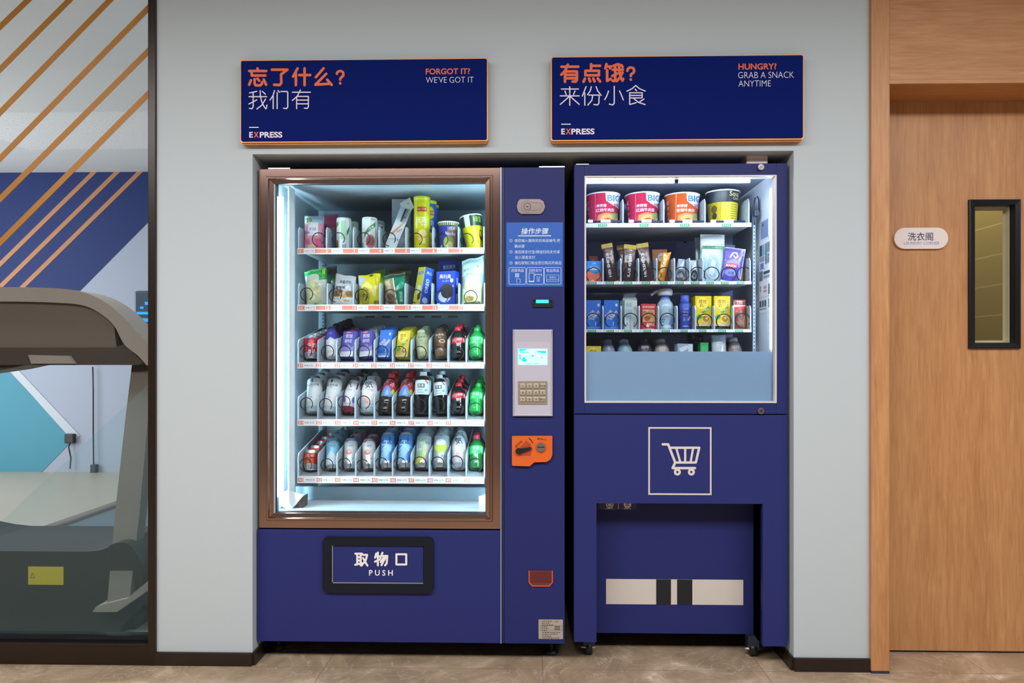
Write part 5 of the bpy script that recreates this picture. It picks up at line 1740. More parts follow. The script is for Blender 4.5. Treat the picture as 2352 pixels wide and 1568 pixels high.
o = cup(h, px(22, YI), px(29, YI), '#d9cf26', [('r', -.7, .66, .7, .99, '#22301f'), ('r', -.36, .66, -.1, .985, '#c9d2d6'), ('t', '绿豆', .30, .84, .16, '#9fd04a', .01), ('e', .36, .38, .12, .16, '#5b5a12'), ('e', .36, .42, .07, .08, '#c9c02a'), ('t', '汤面', .1, .2, .07, '#6b6714', .0), ('r', -.14, .08, -.12, .5, '#b5ae1c')])
goods(o, 'yellow and black noodle cup leaning above price tag 7', 'noodle cup', b, ax, 0.1)

# ---- second shelf
b, ax, h = at(1, 728, 722, 615, 8, .028)
o = bag(px(50, YI), h, .055, '#cfd6cf', [('p', [(-.5, .86), (-.5, 1), (.5, 1), (.5, .66), (.3, .7), (.28, .86), (0, .93)], '#23b04b'), ('r', .18, .66, .5, .92, '#1d9c41'), ('r', .34, .8, .37, .98, '#e8e23a'), ('r', .40, .8, .43, .98, '#e8e23a'), ('p', [(-.42, .1), (-.38, .55), (-.2, .75), (.1, .6), (.22, .3), (.1, .08)], '#d6d9a4'),
     ('p', [(-.3, .2), (-.2, .5), (-.02, .55), (.06, .25)], '#e9e6ba'), ('p', [(-.1, .4), (.02, .62), (.16, .5), (.05, .36)], '#bcc287'), ('e', -.15, .22, .1, .06, '#f1efd6'), ('p', [(-.5, .0), (.5, .0), (.5, .06), (.2, .03), (-.1, .07)], '#23b04b'), ('r', .3, .2, .34, .6, '#b8d8c4')], name='snack_bag', seed=11)
goods(o, 'green topped clear bag of yellow shreds above price tag 11', 'snack bag', b, ax, 0.1)
b2, ax2, h2 = at(1, 765, 766, 612, 8, .02, YT + .17)
o = bag(px(58, YI), h2, .05, '#2f6d4a', [('r', .12, .8, .5, 1, '#4a3f36'), ('r', -.4, .3, .0, .7, '#7ba18c'), ('t', '香脆', -.1, .85, .09, '#c9d9c9', .01)], seed=12)
goods(o, 'dark green and brown bag behind the green topped bag', 'snack bag', b2, ax2, -.2)
b, ax, h = at(1, 783, 789, 629, 6, .026)
o = bag(px(56, YI), h, .05, '#b6bcc4', [('r', -.5, 0, .5, .28, '#e4e6e8'), ('p', [(-.5, .28), (-.5, .38), (-.2, .5), (.1, .42), (.5, .52), (.5, .28)], '#a98552'), ('e', -.28, .38, .14, .09, '#7c5a33'), ('e', 0, .38, .13, .08, '#c79e62'), ('e', .25, .40, .14, .08, '#8f6a3c'), ('e', .05, .30, .1, .05, '#d6b67c'), ('e', -.1, .45, .09, .05, '#6e4e2c'),
     ('t', '淡香花生', .05, .76, .11, '#3f444c', .02, .04, .55), ('t', '蟹香味', -.14, .56, .11, '#4d4640', .015, .1), ('e', .1, .18, .07, .035, '#c79e62'), ('e', .22, .17, .05, .03, '#c79e62')], seed=13, taper=.12)
goods(o, 'grey and white bag printed with nuts above price tag 12', 'snack bag', b, ax, -.05)
b, ax, h = at(1, 843, 840, 627, 8, .03)
o = bag(px(55, YI), h, .058, '#d8d024', [('p', [(-.5, .95), (-.5, .5), (-.3, .7), (-.15, .8), (-.3, .96)], '#b4bdc4'), ('p', [(-.4, .6), (-.1, .75), (.2, .55), (.1, .4), (-.2, .45)], '#e9e27a'), ('e', .08, .95, .1, .04, '#4b5a18'), ('e', -.22, .3, .22, .28, '#a59a22'), ('t', '外', -.2, .28, .2, '#2c2f16', .02, -.2), ('r', .3, .62, .40, .88, '#8a6a1e'), ('r', .31, .63, .39, .87, '#e6dc52'), ('e', .2, .4, .1, .14, '#efe98a'), ('t', '原味', .3, .1, .1, '#4a4a14', .01)], seed=14)
goods(o, 'bright yellow wrinkled bag above price tag 13', 'snack bag', b, ax, .12)
b2, ax2, h2 = at(1, 860, 863, 617, 9, .02, YT + .17)
o = bag(px(50, YI), h2, .05, '#7cc02c', [('r', -.5, .84, .5, .95, '#5a9c1e'), ('r', -.3, .3, .3, .6, '#c9d84a')], seed=15)
goods(o, 'lime green bag rising behind the bright yellow bag', 'snack bag', b2, ax2, -.2)
b, ax, h = at(1, 908, 905, 625, 8, .03)
o = bag(px(54, YI), h, .055, '#0f7a5a', [('p', [(-.5, .85), (-.1, .85), (-.02, .5), (.05, .05), (-.5, .05)], '#9a8468'), ('p', [(-.46, .8), (-.25, .82), (-.15, .45), (-.3, .4)], '#c9b48c'), ('p', [(-.4, .35), (-.2, .4), (-.05, .1), (-.3, .06)], '#5b4534'), ('e', -.2, .2, .16, .14, '#6e5644'), ('p', [(-.1, .85), (-.06, .85), (.1, .05), (.03, .05)], '#dfe8e2'), ('r', .18, .1, .36, .42, '#2aa57e'), ('t', '脆海苔', .27, .26, .09, '#dff2e8', .01, PI / 2), ('r', -.5, .88, .5, 1, '#2d4a3c'), ('e', .3, .6, .12, .12, '#19a07a')], seed=16)
goods(o, 'dark green foil bag with brown picture above price tag 14', 'snack bag', b, ax, .1)
b2, ax2, h2 = at(1, 900, 902, 613, 9, .02, YT + .17)
o = bag(px(60, YI), h2, .05, '#4b4a28', [('r', -.5, .84, .5, .95, '#6b6632')], seed=17)
goods(o, 'olive brown bag peeking behind the dark green foil bag', 'snack bag', b2, ax2, .2)
b, ax, h = at(1, 965, 979, 617, 6, .02)
o = carton(px(25, YI), px(27, YI), h, '#b9b72e', [('t', '奥利奥', 0, .84, .10, '#3d78c9', .02, .1, .85), ('p', [(-.5, .3), (0, .5), (.5, .42), (.5, .1), (-.5, .1)], '#d8cf4a'), ('e', .1, .42, .3, .1, '#d9dce0'), ('p', [(0, .25), (.45, .38), (.45, .15), (.1, .1)], '#2a2a2c')],
    [('t', 'OREO', -.02, .52, .105, '#e6ecf5', .03, PI / 2), ('t', '夹心', .05, .86, .09, '#dfe8f5', .02), ('e', 0, .14, .3, .08, '#b9cdea')], name='biscuit_box', side='#1b52cc')
goods(o, 'leaning yellow biscuit box with blue side above price tag 15', 'biscuit box', b, ax, -.75)
b, ax, h = at(1, 1028, 1028, 624, 3, .022)
o = carton(px(46, YI), px(26, YI), h, '#1746c4', [('t', '奥利奥', -.02, .84, .13, '#e8eefc', .02, -.04, .62), ('t', '夹心饼干', .0, .71, .05, '#c9d8f5', .0), ('e', .05, .42, .36, .22, '#2a2e38'), ('e', -.05, .27, .34, .17, '#c9d6e4'), ('e', .08, .40, .33, .19, '#23262e'), ('e', .33, .72, .09, .06, '#d6e4fa'), ('e', .40, .56, .05, .03, '#9fb8ea'), ('r', -.44, .04, -.3, .1, '#cdd8ee')],
    [('t', 'OREO', -.0, .66, .085, '#e6ecf5', .03, PI / 2), ('r', -.3, .05, .3, .34, '#dfe4ea')] + [('r', -.24 + .1 * q, .08, -.2 + .1 * q, .31, '#2a2e38') for q in range(5)], name='biscuit_box', side='#1238ae')
goods(o, 'bright blue biscuit box with cookie picture above price tag 16', 'biscuit box', b, ax, -.28)
b2, ax2, h2 = at(1, 1032, 1034, 598, 6, .02, YT + .16)
o = carton(px(50, YI), px(20, YI), h2, '#20256e', [('t', '奥利奥饼', 0, .84, .10, '#aab6dc', .01, .08, .6)], name='biscuit_box')
goods(o, 'dark indigo biscuit box tilted behind the bright blue one', 'biscuit box', b2, ax2, -.1)
b, ax, h = at(1, 1084, 1087, 586, 5, .024)
o = bag(px(54, YI), h, .05, '#9fb7b4', [('p', [(-.42, .02), (-.42, .35), (-.2, .62), (.2, .62), (.42, .4), (.42, .08), (.2, .02)], '#c9cf8e'), ('e', -.1, .48, .18, .08, '#e3e4b4'), ('e', .18, .40, .17, .08, '#dcdca4'), ('e', -.2, .3, .16, .08, '#e6e6b8'), ('e', .1, .24, .2, .07, '#dfe0aa'), ('e', -.1, .16, .2, .05, '#b08a4a'), ('p', [(-.4, .0), (.4, .0), (.35, .1), (-.35, .08)], '#6b5a4a'), ('r', -.5, .63, .5, 1, '#b4cccb'), ('r', -.26, .65, .02, .68, '#8aa05a'), ('t', '香蕉片', -.2, .76, .06, '#6b7c84', .01), ('e', .26, .80, .12, .075, '#c3ccb0'), ('t', '鲜', .26, .80, .07, '#5b6a3a', .01)], seed=19, taper=.0)
goods(o, 'tall pale bag of banana slices above price tag 17', 'snack bag', b, ax, -.08)

# ---- third shelf: drinks lying back against their coils
T3 = 26
b, ax, h = at(2, 712, 713, 770, 10, .030)
o = can(h, px(16.5, YI), '#b32237', [('t', '营养快线', 0, .80, .09, '#5b1020', .01, 0, .6), ('t', '牛奶', .10, .55, .20, '#f2e6e8', .02, 0, .6), ('t', 'MILK', .12, .32, .11, '#f0dde0', .02, 0, .5), ('t', 'GOLD', -.05, .17, .10, '#e85a90', .015), ('s', [(-.3, .2), (-.3, .5)], .02, '#e3c9cf')])
goods(o, 'red milk drink can at the front above price tag 21', 'drink can', b, ax, .1, 'red cans above price tag 21')
behind(o, 3, 'red milk drink can, # in line above price tag 21', .066, RISE * 66 / 72, dx=.004)
b, ax, h = at(2, 756, 754, 750, T3, .030)
o = bottle('slim', h, px(14.5, YI), '#dfe6ee', '#3a3560', (.0, .90, '#e2e8f0'), [('r', -.8, .62, .8, .90, '#4a44b0'), ('p', [(-.7, .62), (-.3, .54), (0, .60), (.3, .52), (.7, .62), (.7, .7), (-.7, .7)], '#4a44b0'), ('t', '优酸', -.1, .74, .09, '#8b8fe0', .01), ('e', .1, .4, .2, .08, '#f3f6f9')])
goods(o, 'violet and white bottle at the front above price tag 22', 'drink bottle', b, ax, 0)
o = bottle('slim', h * 1.05, px(14.5, YI), '#2a2540', '#1b1828', (.1, .8, '#332c50'), [('t', '酸奶', 0, .55, .10, '#8b86a8', .01)])
place(o, b + Vector((.012, .07, RISE + .006)), ax); tag(o, 'dark violet bottle, second in line above price tag 22', 'drink bottle', 'dark violet bottles above price tag 22')
behind(o, 3, 'dark violet bottle further back than the #, above price tag 22', .066, RISE, dx=.008, dz=.004)
def milk(h, w, d):
    return carton(w, d, h, '#443ca0', [('r', -.5, 0, .5, .30, '#dfe4ee'), ('p', [(-.5, .3), (-.3, .42), (-.1, .34), (.15, .44), (.3, .34), (.5, .42), (.5, .2), (-.5, .2)], '#8d88cf'), ('t', '优加', 0, .80, .15, '#f0effa', .02, 0, .52), ('t', '纯牛奶', 0, .60, .15, '#e2e0f4', .015, 0, .55), ('e', -.05, .94, .2, .035, '#d9705f'), ('t', '3.6g', .0, .44, .06, '#c9c6ec', .0), ('r', -.4, .06, .4, .065, '#9aa6c0')],
        [('r', -.5, 0, .5, .25, '#d5dbe6'), ('r', -.2, .4, .2, .7, '#8f8ac4')], side='#7a76b8', top='#d9deea')
b, ax, h = at(2, 790, 799, 765, 22, .02)
o = milk(h, px(31, YI), px(24, YI))
goods(o, 'violet milk carton leaning at the front above price tag 23', 'milk carton', b, ax, -.15, 'violet milk cartons')
behind(o, 2, 'violet milk carton, # in line above price tag 23', .062, .026, dx=.007)
b, ax, h = at(2, 836, 838, 765, 22, .02)
o = milk(h, px(29, YI), px(24, YI))
goods(o, 'violet milk carton upright at the front above price tag 24', 'milk carton', b, ax, -.1, 'violet milk cartons')
o = carton(px(30, YI), px(22, YI), h * .98, '#b9c6d6', [('r', -.4, .3, .4, .6, '#dfe6ee'), ('t', '纯牛奶', 0, .75, .12, '#6b76b8', .01), ('e', .1, .88, .15, .05, '#e6edf4')], side='#c7d3e0')
place(o, b + Vector((.02, .07, .02)), ax, -.2); tag(o, 'pale blue white carton, second in line above price tag 24', 'milk carton', 'pale cartons behind price tag 24')
behind(o, 2, 'pale blue white carton further back than the #, above price tag 24', .07, .022, dx=.014)
def blue_soy(h, w, d):
    return carton(w, d, h, '#1f6bd0', [('t', '维他奶', -.16, .52, .20, '#dbe8fa', .02, .75, .58), ('t', 'Vitasoy', .14, .50, .15, '#e3eefb', .02, .95, .72), ('e', .32, .84, .08, .05, '#bcd4f5'), ('r', -.45, .10, .45, .12, '#8fb6ea'), ('e', .33, .52, .05, .035, '#e0683c'), ('r', .1, .16, .14, .3, '#c9dcf5'), ('r', -.4, .0, .4, .06, '#c9d6e6')],
        [('r', -.2, .2, .2, .7, '#3f86de')], side='#2a70cc', top='#cddbea')
b, ax, h = at(2, 883, 891, 761, 20, .02)
o = blue_soy(h, px(33, YI), px(24, YI))
goods(o, 'blue soy milk carton at the front above price tag 25', 'drink carton', b, ax, -.2, 'blue soy milk cartons')
behind(o, 2, 'blue soy milk carton, # in line above price tag 25', .052, .016, dx=.008)
def lemon(h, w, d):
    return carton(w, d, h, '#dcc81e', [('e', -.06, .76, .36, .20, '#efe25a'), ('t', '维他', -.04, .82, .15, '#a8501e', .025, .0, .5), ('t', '奶', -.12, .68, .12, '#a8501e', .02), ('p', [(-.1, .48), (.35, .66), (.38, .58), (0, .42)], '#2f9e5c'), ('t', '柠檬茶', .14, .54, .07, '#e6f2d6', .01, .3), ('e', .15, .24, .24, .14, '#f1e9a0'), ('e', .15, .24, .2, .11, '#c98a2a'), ('e', .2, .27, .08, .05, '#f5efc0'), ('p', [(-.45, .28), (-.25, .40), (-.1, .30), (-.3, .2)], '#3fa05c'), ('r', -.5, 0, .5, .09, '#c9c0a0')],
        [('r', -.5, 0, .5, 1, '#cdbb22'), ('e', 0, .3, .3, .12, '#e3d86a')], side='#cdbb22', top='#dfe0c0')
b, ax, h = at(2, 922, 929, 764, 20, .02)
o = lemon(h, px(32, YI), px(24, YI))
goods(o, 'yellow lemon tea carton at the front above price tag 26', 'drink carton', b, ax, -.22, 'yellow lemon tea cartons')
behind(o, 3, 'yellow lemon tea carton, # in line above price tag 26', .048, .013, dx=.007)
b, ax, h = at(2, 967, 960, 757, 24, .032)
o = bottle('slim', h, px(17.5, YI), '#c9cfa2', '#c3cda8', (.30, .90, '#b3bd96'), [('t', '贡茶奶', 0, .68, .09, '#4a5232', .015, 0, .6), ('t', '奶茶', -.1, .56, .06, '#5a6240', .01), ('r', -.8, .30, .8, .40, '#c9d09c'), ('p', [(-.3, .12), (.3, .12), (.35, .3), (-.35, .3)], '#dde3bc')], body_rough=.2)
goods(o, 'pale green milk tea bottle at the front above price tag 27', 'drink bottle', b, ax, .1, 'pale green tea bottles')
behind(o, 2, 'pale green milk tea bottle, # in line above price tag 27', .068, .013, dx=.012)
b, ax, h = at(2, 1010, 1004, 754, 24, .032)
o = bottle('slim', h, px(17.5, YI), '#8b6f52', '#3a2a22', (.24, .92, '#5d4534'), [('t', '利吉咖', 0, .72, .09, '#e6dccd', .015, 0, .6), ('t', '拿铁', 0, .62, .05, '#d9c9b4', .01), ('e', .15, .48, .24, .07, '#d8b98a'), ('e', .15, .48, .15, .035, '#6b4428'), ('e', .05, .32, .3, .05, '#7a4a2a')], body_rough=.2)
goods(o, 'brown coffee bottle at the front above price tag 28', 'drink bottle', b, ax, .05, 'brown coffee bottles')
behind(o, 2, 'brown coffee bottle, # in line above price tag 28', .068, .013, dx=.012)
def cola(h, r):
    return bottle('cola', h, r, '#160d0d', '#d0263a', (.42, .60, '#cc1f30'), [('t', '可口可乐', -.12, .525, .075, '#f6e9ea', .02, .08, .8), ('r', .34, .45, .46, .57, '#f0dfe0'), ('t', '零度', -.2, .455, .03, '#f0d6d8', .0)])
b, ax, h = at(2, 1051, 1047, 750, 20, .031)
o = cola(h, px(17.5, YI))
goods(o, 'dark cola bottle with red cap at the front above price tag 29', 'drink bottle', b, ax, .1, 'cola bottles with red labels')
behind(o, 2, 'dark cola bottle with red cap, # in line above price tag 29', .075, .028, dx=.014)
def lemonade(h, r, body='#0e8a34', cap='#25a047', lab='#22c44a'):
    return bottle('sprite', h, r, body, cap, (.40, .64, lab), [('t', '雪碧', 0, .56, .10, '#b6f0c2', .02, 0, .5), ('r', -.3, .43, .0, .49, '#7fe096'), ('r', .3, .44, .5, .6, '#9fe8b0')], bodymat=mat(body, .1, coat=.5))
b, ax, h = at(2, 1094, 1096, 751, 20, .031)
o = lemonade(h, px(17.5, YI))
goods(o, 'green lemonade bottle at the front above price tag 30', 'drink bottle', b, ax, .0, 'green lemonade bottles')
behind(o, 1, 'green lemonade bottle, # in line above price tag 30', .08, .034, dx=.004)

# ---- fourth shelf
def white_tall(h, r):
    return bottle('tall', h, r, '#c3d3da', '#59616c', (.14, .90, '#dfe7ea'), [('p', [(-.08, .84), (0, .78), (.08, .80), (.05, .84), (.1, .86), (0, .89)], '#23303a'), ('t', '里山有松烟', 0, .72, .06, '#2c3a42', .015, 0, .9), ('t', '气泡水', 0, .66, .03, '#5a6a72', .0), ('e', -.0, .38, .07, .02, '#aab6bc'), ('r', -.2, .26, .3, .265, '#a9b8bf'), ('r', -.2, .23, .25, .235, '#a9b8bf')], bodymat=mat('#b7c9d3', .15, coat=.4))
T4 = 21
b, ax, h = at(3, 712, 716, 863, T4, .032)
o = white_tall(h, px(17.5, YI))
goods(o, 'tall white bottle with black leaf mark at the front above price tag 31', 'drink bottle', b, ax, -.1, 'tall white bottles with leaf mark')
behind(o, 2, 'tall white bottle with leaf mark, # in line above price tag 31', .075, .014, dx=.006)
b, ax, h = at(3, 753, 766, 864, T4, .032)
o = white_tall(h, px(17.5, YI))
goods(o, 'tall white bottle leaning aside at the front above price tag 32', 'drink bottle', b, ax, -.2, 'tall white bottles with leaf mark')
behind(o, 2, 'tall white bottle with leaf mark, # in line above price tag 32', .075, .014, dx=.006)
def soda(h, r, foot, patch, capc, big='氕'):
    return bottle('soda', h, r, foot, capc, (.13, .88, '#e3e2e8'), [('t', big, -.25, .72, .22, '#1c2026', .02, .1), ('t', '元气水', -.1, .56, .05, '#5b626a', .0), ('r', .35, .60, .45, .80, '#3a414a'), ('e', -.36, .32, .12, .08, patch), ('e', -.26, .27, .09, .05, patch), ('e', .35, .3, .12, .08, patch), ('r', -.3, .18, .2, .19, '#b4b9c4')], bodymat=mat(foot, .15, coat=.4))
b, ax, h = at(3, 793, 811, 863, T4 + 6, .033)
o = soda(h, px(18.5, YI), '#7a2434', '#6a5aa8', '#3a3a46')
goods(o, 'white and pink soda bottle with dark red foot above price tag 33', 'drink bottle', b, ax, -.1, 'white soda bottles')
behind(o, 2, 'white and pink soda bottle, # in line above price tag 33', .075, .014, dx=.008)
b, ax, h = at(3, 837, 844, 862, T4 + 2, .033)
o = soda(h, px(19, YI), '#b9c9d4', '#e8a9a4', '#8a97a4', '気')
goods(o, 'white soda bottle with pale foot at the front above price tag 34', 'drink bottle', b, ax, .5, 'white soda bottles')
behind(o, 1, 'white soda bottle with pale foot, # in line above price tag 34', .085, .016, dx=.014)
def redtea(h, r):
    return bottle('tea', h, r, '#2a1c10', '#cf2f3a', (.38, .84, '#c52a38'), [('p', [(-.5, .38), (.5, .38), (.35, .5), (.1, .64), (-.1, .66), (-.35, .52)], '#5a8fe0'), ('p', [(-.1, .4), (.2, .42), (.05, .58)], '#86b0f0'), ('e', .5, .50, .14, .07, '#b9cf3a'), ('e', -.55, .44, .14, .07, '#b9cf3a'), ('t', '冰', .34, .70, .13, '#f2dfe2', .03), ('t', '红茶', -.22, .74, .10, '#f0d8dc', .02, .3), ('r', -.05, .8, .1, .83, '#e8a0a8')])
for n_, bx, tx in ((35, 880, 897), (36, 922, 938)):
    b, ax, h = at(3, bx, tx, 856, T4 + 3, .033)
    o = redtea(h, px(18.5, YI))
    goods(o, 'iced red tea bottle at the front above price tag %d' % n_, 'drink bottle', b, ax, -.15, 'iced red tea bottles')
    behind(o, 1, 'iced red tea bottle, # in line above price tag %d' % n_, .085, .018, dx=-.005)
def blacktea(h, r):
    return bottle('label', h, r, '#120f12', '#d5dfe4', (.46, .80, '#c9d9dc'), [('r', -.36, .62, .12, .71, '#20262c'), ('t', '茶事', -.12, .665, .07, '#dfe8ea', .02, 0, .4), ('t', '无糖乌龙', -.18, .57, .045, '#4f7ab0', .01, 0, .4), ('e', .22, .56, .09, .03, '#5fa0d8'), ('r', -.36, .50, .1, .52, '#8fa6b4'), ('p', [(.1, .80), (.3, .70), (.4, .72), (.2, .8)], '#c05a5a'), ('t', 'OOLONG', .5, .62, .06, '#7b8c90', .0, PI / 2)])
for n_, bx, tx, ty, dg in ((37, 965, 968, 852, 8), (38, 1011, 1005, 859, 14)):
    b, ax, h = at(3, bx, tx, ty, dg, .033)
    o = blacktea(h, px(18.5, YI))
    goods(o, 'black tea bottle with white cap at the front above price tag %d' % n_, 'drink bottle', b, ax, .1, 'black tea bottles with white caps')
    behind(o, 1, 'black tea bottle with white cap, # in line above price tag %d' % n_, .09, .012, dx=.008)
b, ax, h = at(3, 1047, 1046, 878, T4 + 4, .031)
o = cola(h, px(18, YI))
goods(o, 'dark cola bottle with red cap at the front above price tag 39', 'drink bottle', b, ax, .1, 'cola bottles with red labels')
behind(o, 2, 'dark cola bottle with red cap, # in line above price tag 39', .085, .026, dx=.014)
b, ax, h = at(3, 1091, 1099, 879, T4 + 6, .031)
o = lemonade(h, px(18.5, YI), '#12943a', '#27b04c', '#1fd04a')
goods(o, 'bright green lemonade bottle at the front above price tag 40', 'drink bottle', b, ax, -.2, 'green lemonade bottles')
behind(o, 2, 'green lemonade bottle, # in line above price tag 40', .08, .022, dx=-.004)

# ---- fifth shelf
T5 = 25
b, ax, h = at(4, 713, 716, 1031, 9, .030)
o = can(h, px(16.5, YI), '#c22f30', [('t', '王老', 0, .72, .14, '#f0d8c0', .02, 0, .6), ('t', '凉茶', .0, .45, .26, '#d99a4a', .02, 0, .6), ('r', -.18, .06, .26, .34, '#dfe3e6')] + [('r', -.15 + .07 * q, .09, -.12 + .07 * q, .31, '#7a4a52') for q in range(6)] + [('r', -.42, .1, -.36, .7, '#e0b060')])
goods(o, 'red herbal tea can at the front above price tag 41', 'drink can', b, ax, .05, 'red cans above price tag 41')
behind(o, 4, 'red herbal tea can, # in line above price tag 41', .066, .0105, dx=.003)
def slimcan(h, r, body, dot, fruit):
    pr = [('e', -.2, .90, .13, .045, dot), ('t', 'RIO', .16, .82, .06, '#7c8a94', .01), ('t', '微醺', .16, .73, .08, '#6f7d88', .01), ('e', .3, .30, .1, .04, '#a9b6be')]
    if fruit: pr += [('e', 0, .52, .24, .09, fruit), ('e', .06, .54, .14, .06, '#e8a79e'), ('p', [(-.04, .6), (.04, .60), (.1, .65)], '#7a9a6a')]
    else: pr += [('p', [(-.5, .32), (0, .56), (.5, .32), (.5, .1), (-.5, .1)], '#cfe6f0')]
    return can(h, r, body, pr)
for n_, bx, tx, ty, cols, ds in ((42, 756, 757, 1007, ('#86c3e2', '#2f7cc4', None), 'light blue'), (43, 798, 800, 1007, ('#c5cfd4', '#6f8a96', '#c9847c'), 'pale grey peach'), (44, 841, 840, 1008, ('#d3d7d9', '#c9606a', '#c9746e'), 'off-white peach')):
    b, ax, h = at(4, bx, tx, ty, T5, .028)
    o = slimcan(h, px(15.5, YI), *cols)
    goods(o, ds + ' slim can at the front above price tag %d' % n_, 'drink can', b, ax, -.05, 'slim drink cans')
    if n_ == 42: behind(o, 2, 'light blue slim can, # in line above price tag 42', .068, .012, dx=.003)
    if n_ == 43:
        o = slimcan(h, px(15.5, YI), '#8f92c9', '#4a44b4', None)
        place(o, b + Vector((.028, .07, .012)), ax); tag(o, 'lilac slim can just behind the pale grey peach can', 'drink can', 'slim drink cans')
        o = slimcan(h, px(15.5, YI), '#b98a92', '#b0323f', None)
        place(o, b + Vector((.034, .14, .03)), ax); tag(o, 'pinkish slim can behind the lilac slim can', 'drink can', 'slim drink cans')
    if n_ == 44:
        o = slimcan(h, px(15.5, YI), '#a5545c', '#d98a8a', None)
        place(o, b + Vector((.022, .07, .018)), ax); tag(o, 'dusky red slim can just behind the off-white peach can', 'drink can', 'slim drink cans')
        c = copy_tree(o); c.location = b + Vector((.045, .14, .034)); c['label'] = 'dusky red slim can rearmost behind the off-white peach can'
def bluebeer(h, r):
    return can(h, r, '#4d8fd0', [('p', [(-.8, .5), (-.45, .86), (-.3, .98), (-.9, .98)], '#2a3f9c'), ('p', [(-.6, .25), (0, .62), (.5, .58), (.1, .3), (-.2, .15)], '#8cc8ea'), ('t', '天', .02, .60, .30, '#a9d6ee', .03, -.1), ('p', [(.3, .1), (.7, .2), (.7, .5), (.45, .4)], '#4a48b8'), ('e', -.28, .76, .1, .04, '#27459c'), ('p', [(-.7, .12), (-.1, .34), (-.3, .1)], '#c3dbe8'), ('r', .2, .7, .32, .84, '#3566b4')])
for n_, bx, tx in ((45, 881, 884), (46, 923, 926)):
    b, ax, h = at(4, bx, tx, 993, T5, .033)
    o = bluebeer(h, px(17.5, YI))
    goods(o, 'blue beer can at the front above price tag %d' % n_, 'drink can', b, ax, -.1, 'blue beer cans')
    behind(o, 2, 'blue beer can, # in line above price tag %d' % n_, .076, .012, dx=.004)
def silverbeer(h, r, kind):
    if kind == 47: pr = [('p', [(-.3, .72), (.05, .80), (.05, .2), (-.3, .15)], '#7fb27a'), ('p', [(-.26, .68), (.02, .75), (.02, .5), (-.26, .46)], '#a9bcc4'), ('p', [(.1, .75), (.2, .70), (.12, .55), (.24, .5), (.1, .3), (.2, .2), (.08, .2)], '#c9c83a'), ('t', '乌', -.2, .6, .14, '#4a5a62', .0), ('p', [(-.5, .1), (-.2, .3), (.1, .3), (-.2, .06)], '#c2cc3a'), ('t', '精酿', .35, .7, .07, '#5c6a70', .01)]
    else: pr = [('e', .0, .56, .40, .16, '#b9d62a'), ('e', .0, .70, .34, .09, '#e3ebf0'), ('t', '啤酒', .2, .3, .07, '#7c8a90', .0), ('e', .0, .9, .1, .03, '#8d999f')]
    return can(h, r, '#b9c4c8' if kind == 47 else '#aebbc2', pr)
b, ax, h = at(4, 963, 969, 995, T5, .034)
o = silverbeer(h, px(18.5, YI), 47)
goods(o, 'silver can with green and yellow print at the front above price tag 47', 'drink can', b, ax, -.05, 'silver beer cans')
behind(o, 2, 'silver can with green and yellow print, # in line above price tag 47', .078, .012, dx=.005)
b, ax, h = at(4, 1008, 1012, 994, T5, .034)
o = silverbeer(h, px(18.5, YI), 48)
goods(o, 'silver can with lime patch at the front above price tag 48', 'drink can', b, ax, 0, 'silver beer cans')
behind(o, 2, 'silver can with lime patch, # in line above price tag 48', .078, .012, dx=.005)
b, ax, h = at(4, 1049, 1047, 990, T5 + 4, .034)
o = soda(h, px(19.5, YI), '#bccbd4', '#e7b0ac', '#76828e', '気')
goods(o, 'white soda bottle with pink blush at the front above price tag 49', 'drink bottle', b, ax, .6, 'white soda bottles')
behind(o, 1, 'white soda bottle with pink blush, # in line above price tag 49', .085, .02, dx=.022)
b, ax, h = at(4, 1090, 1090, 997, T5, .032)
o = lemonade(h, px(18.5, YI), '#1e6b30', '#d0385a', '#2fc257')
goods(o, 'green lemonade bottle with pink red cap above price tag 50', 'drink bottle', b, ax, 0, 'green lemonade bottles')
o = cola(h * .92, px(17.5, YI))
place(o, b + Vector((.016, .085, .014)), ax); tag(o, 'dark cola bottle standing behind the lemonade bottle with pink red cap', 'drink bottle', 'cola bottles with red labels')

# ================================================================== GOODS IN THE SNACK MACHINE
Y2 = YT2 + 0.07
def rt_(row, bx, tx, ty, tilt=0.0, hd=.03, Y=None, lift=0.0):
    Y = YT2 + .022 + .018 + hd if Y is None else Y
    return fit(bx, tx, ty, ZF_R[row] + lift, YT2, Y, 0.0, math.radians(tilt), hd)
def bigcup(h, rb, rtp, body, corner, name_):
    return cup(h, rb, rtp, body, [('p', [(.0, .98), (.62, .98), (.62, .52), (.2, .62), (.02, .74)], '#eef2f5'), ('t', 'BIG', .30, .82, .18, '#1f6fd0', .03, .04, .50), ('t', '大食桶', .30, .63, .085, '#c02a3a', .015, .03, .34), ('t', '康师傅', -.12, .60, .09, '#f3eef0', .01, .0, .30), ('t', name_, .0, .475, .10, '#f0edf0', .015, 0, .56), ('p', [(-.26, .08), (-.22, .34), (.0, .40), (.5, .38), (.42, .06)], '#c88a52'), ('e', .10, .22, .26, .13, '#d9a868'), ('e', .36, .30, .16, .11, '#9fae6a'), ('e', .06, .18, .12, .07, '#a8542c'), ('e', .22, .16, .09, .05, '#7a3a20'), ('e', .42, .2, .1, .08, '#ead2a8'),
        ('t', '红', -.60, .74, .10, '#f6dfe3', .015), ('t', '烧', -.59, .58, .10, '#f6dfe3', .015), ('t', '牛', -.58, .42, .10, '#f6dfe3', .015), ('t', '肉', -.57, .27, .10, '#f6dfe3', .015), ('t', '面', -.56, .13, .09, '#f6dfe3', .015), ('r', -.30, .06, -.28, .96, corner)])
b, ax, h = rt_(0, 1387, 1385, 447, 0, .055)
k2 = YT2 + .09
o = bigcup(h, px(32, k2), px(39, k2), '#d82f56', '#f06a88', '红烧牛肉面')
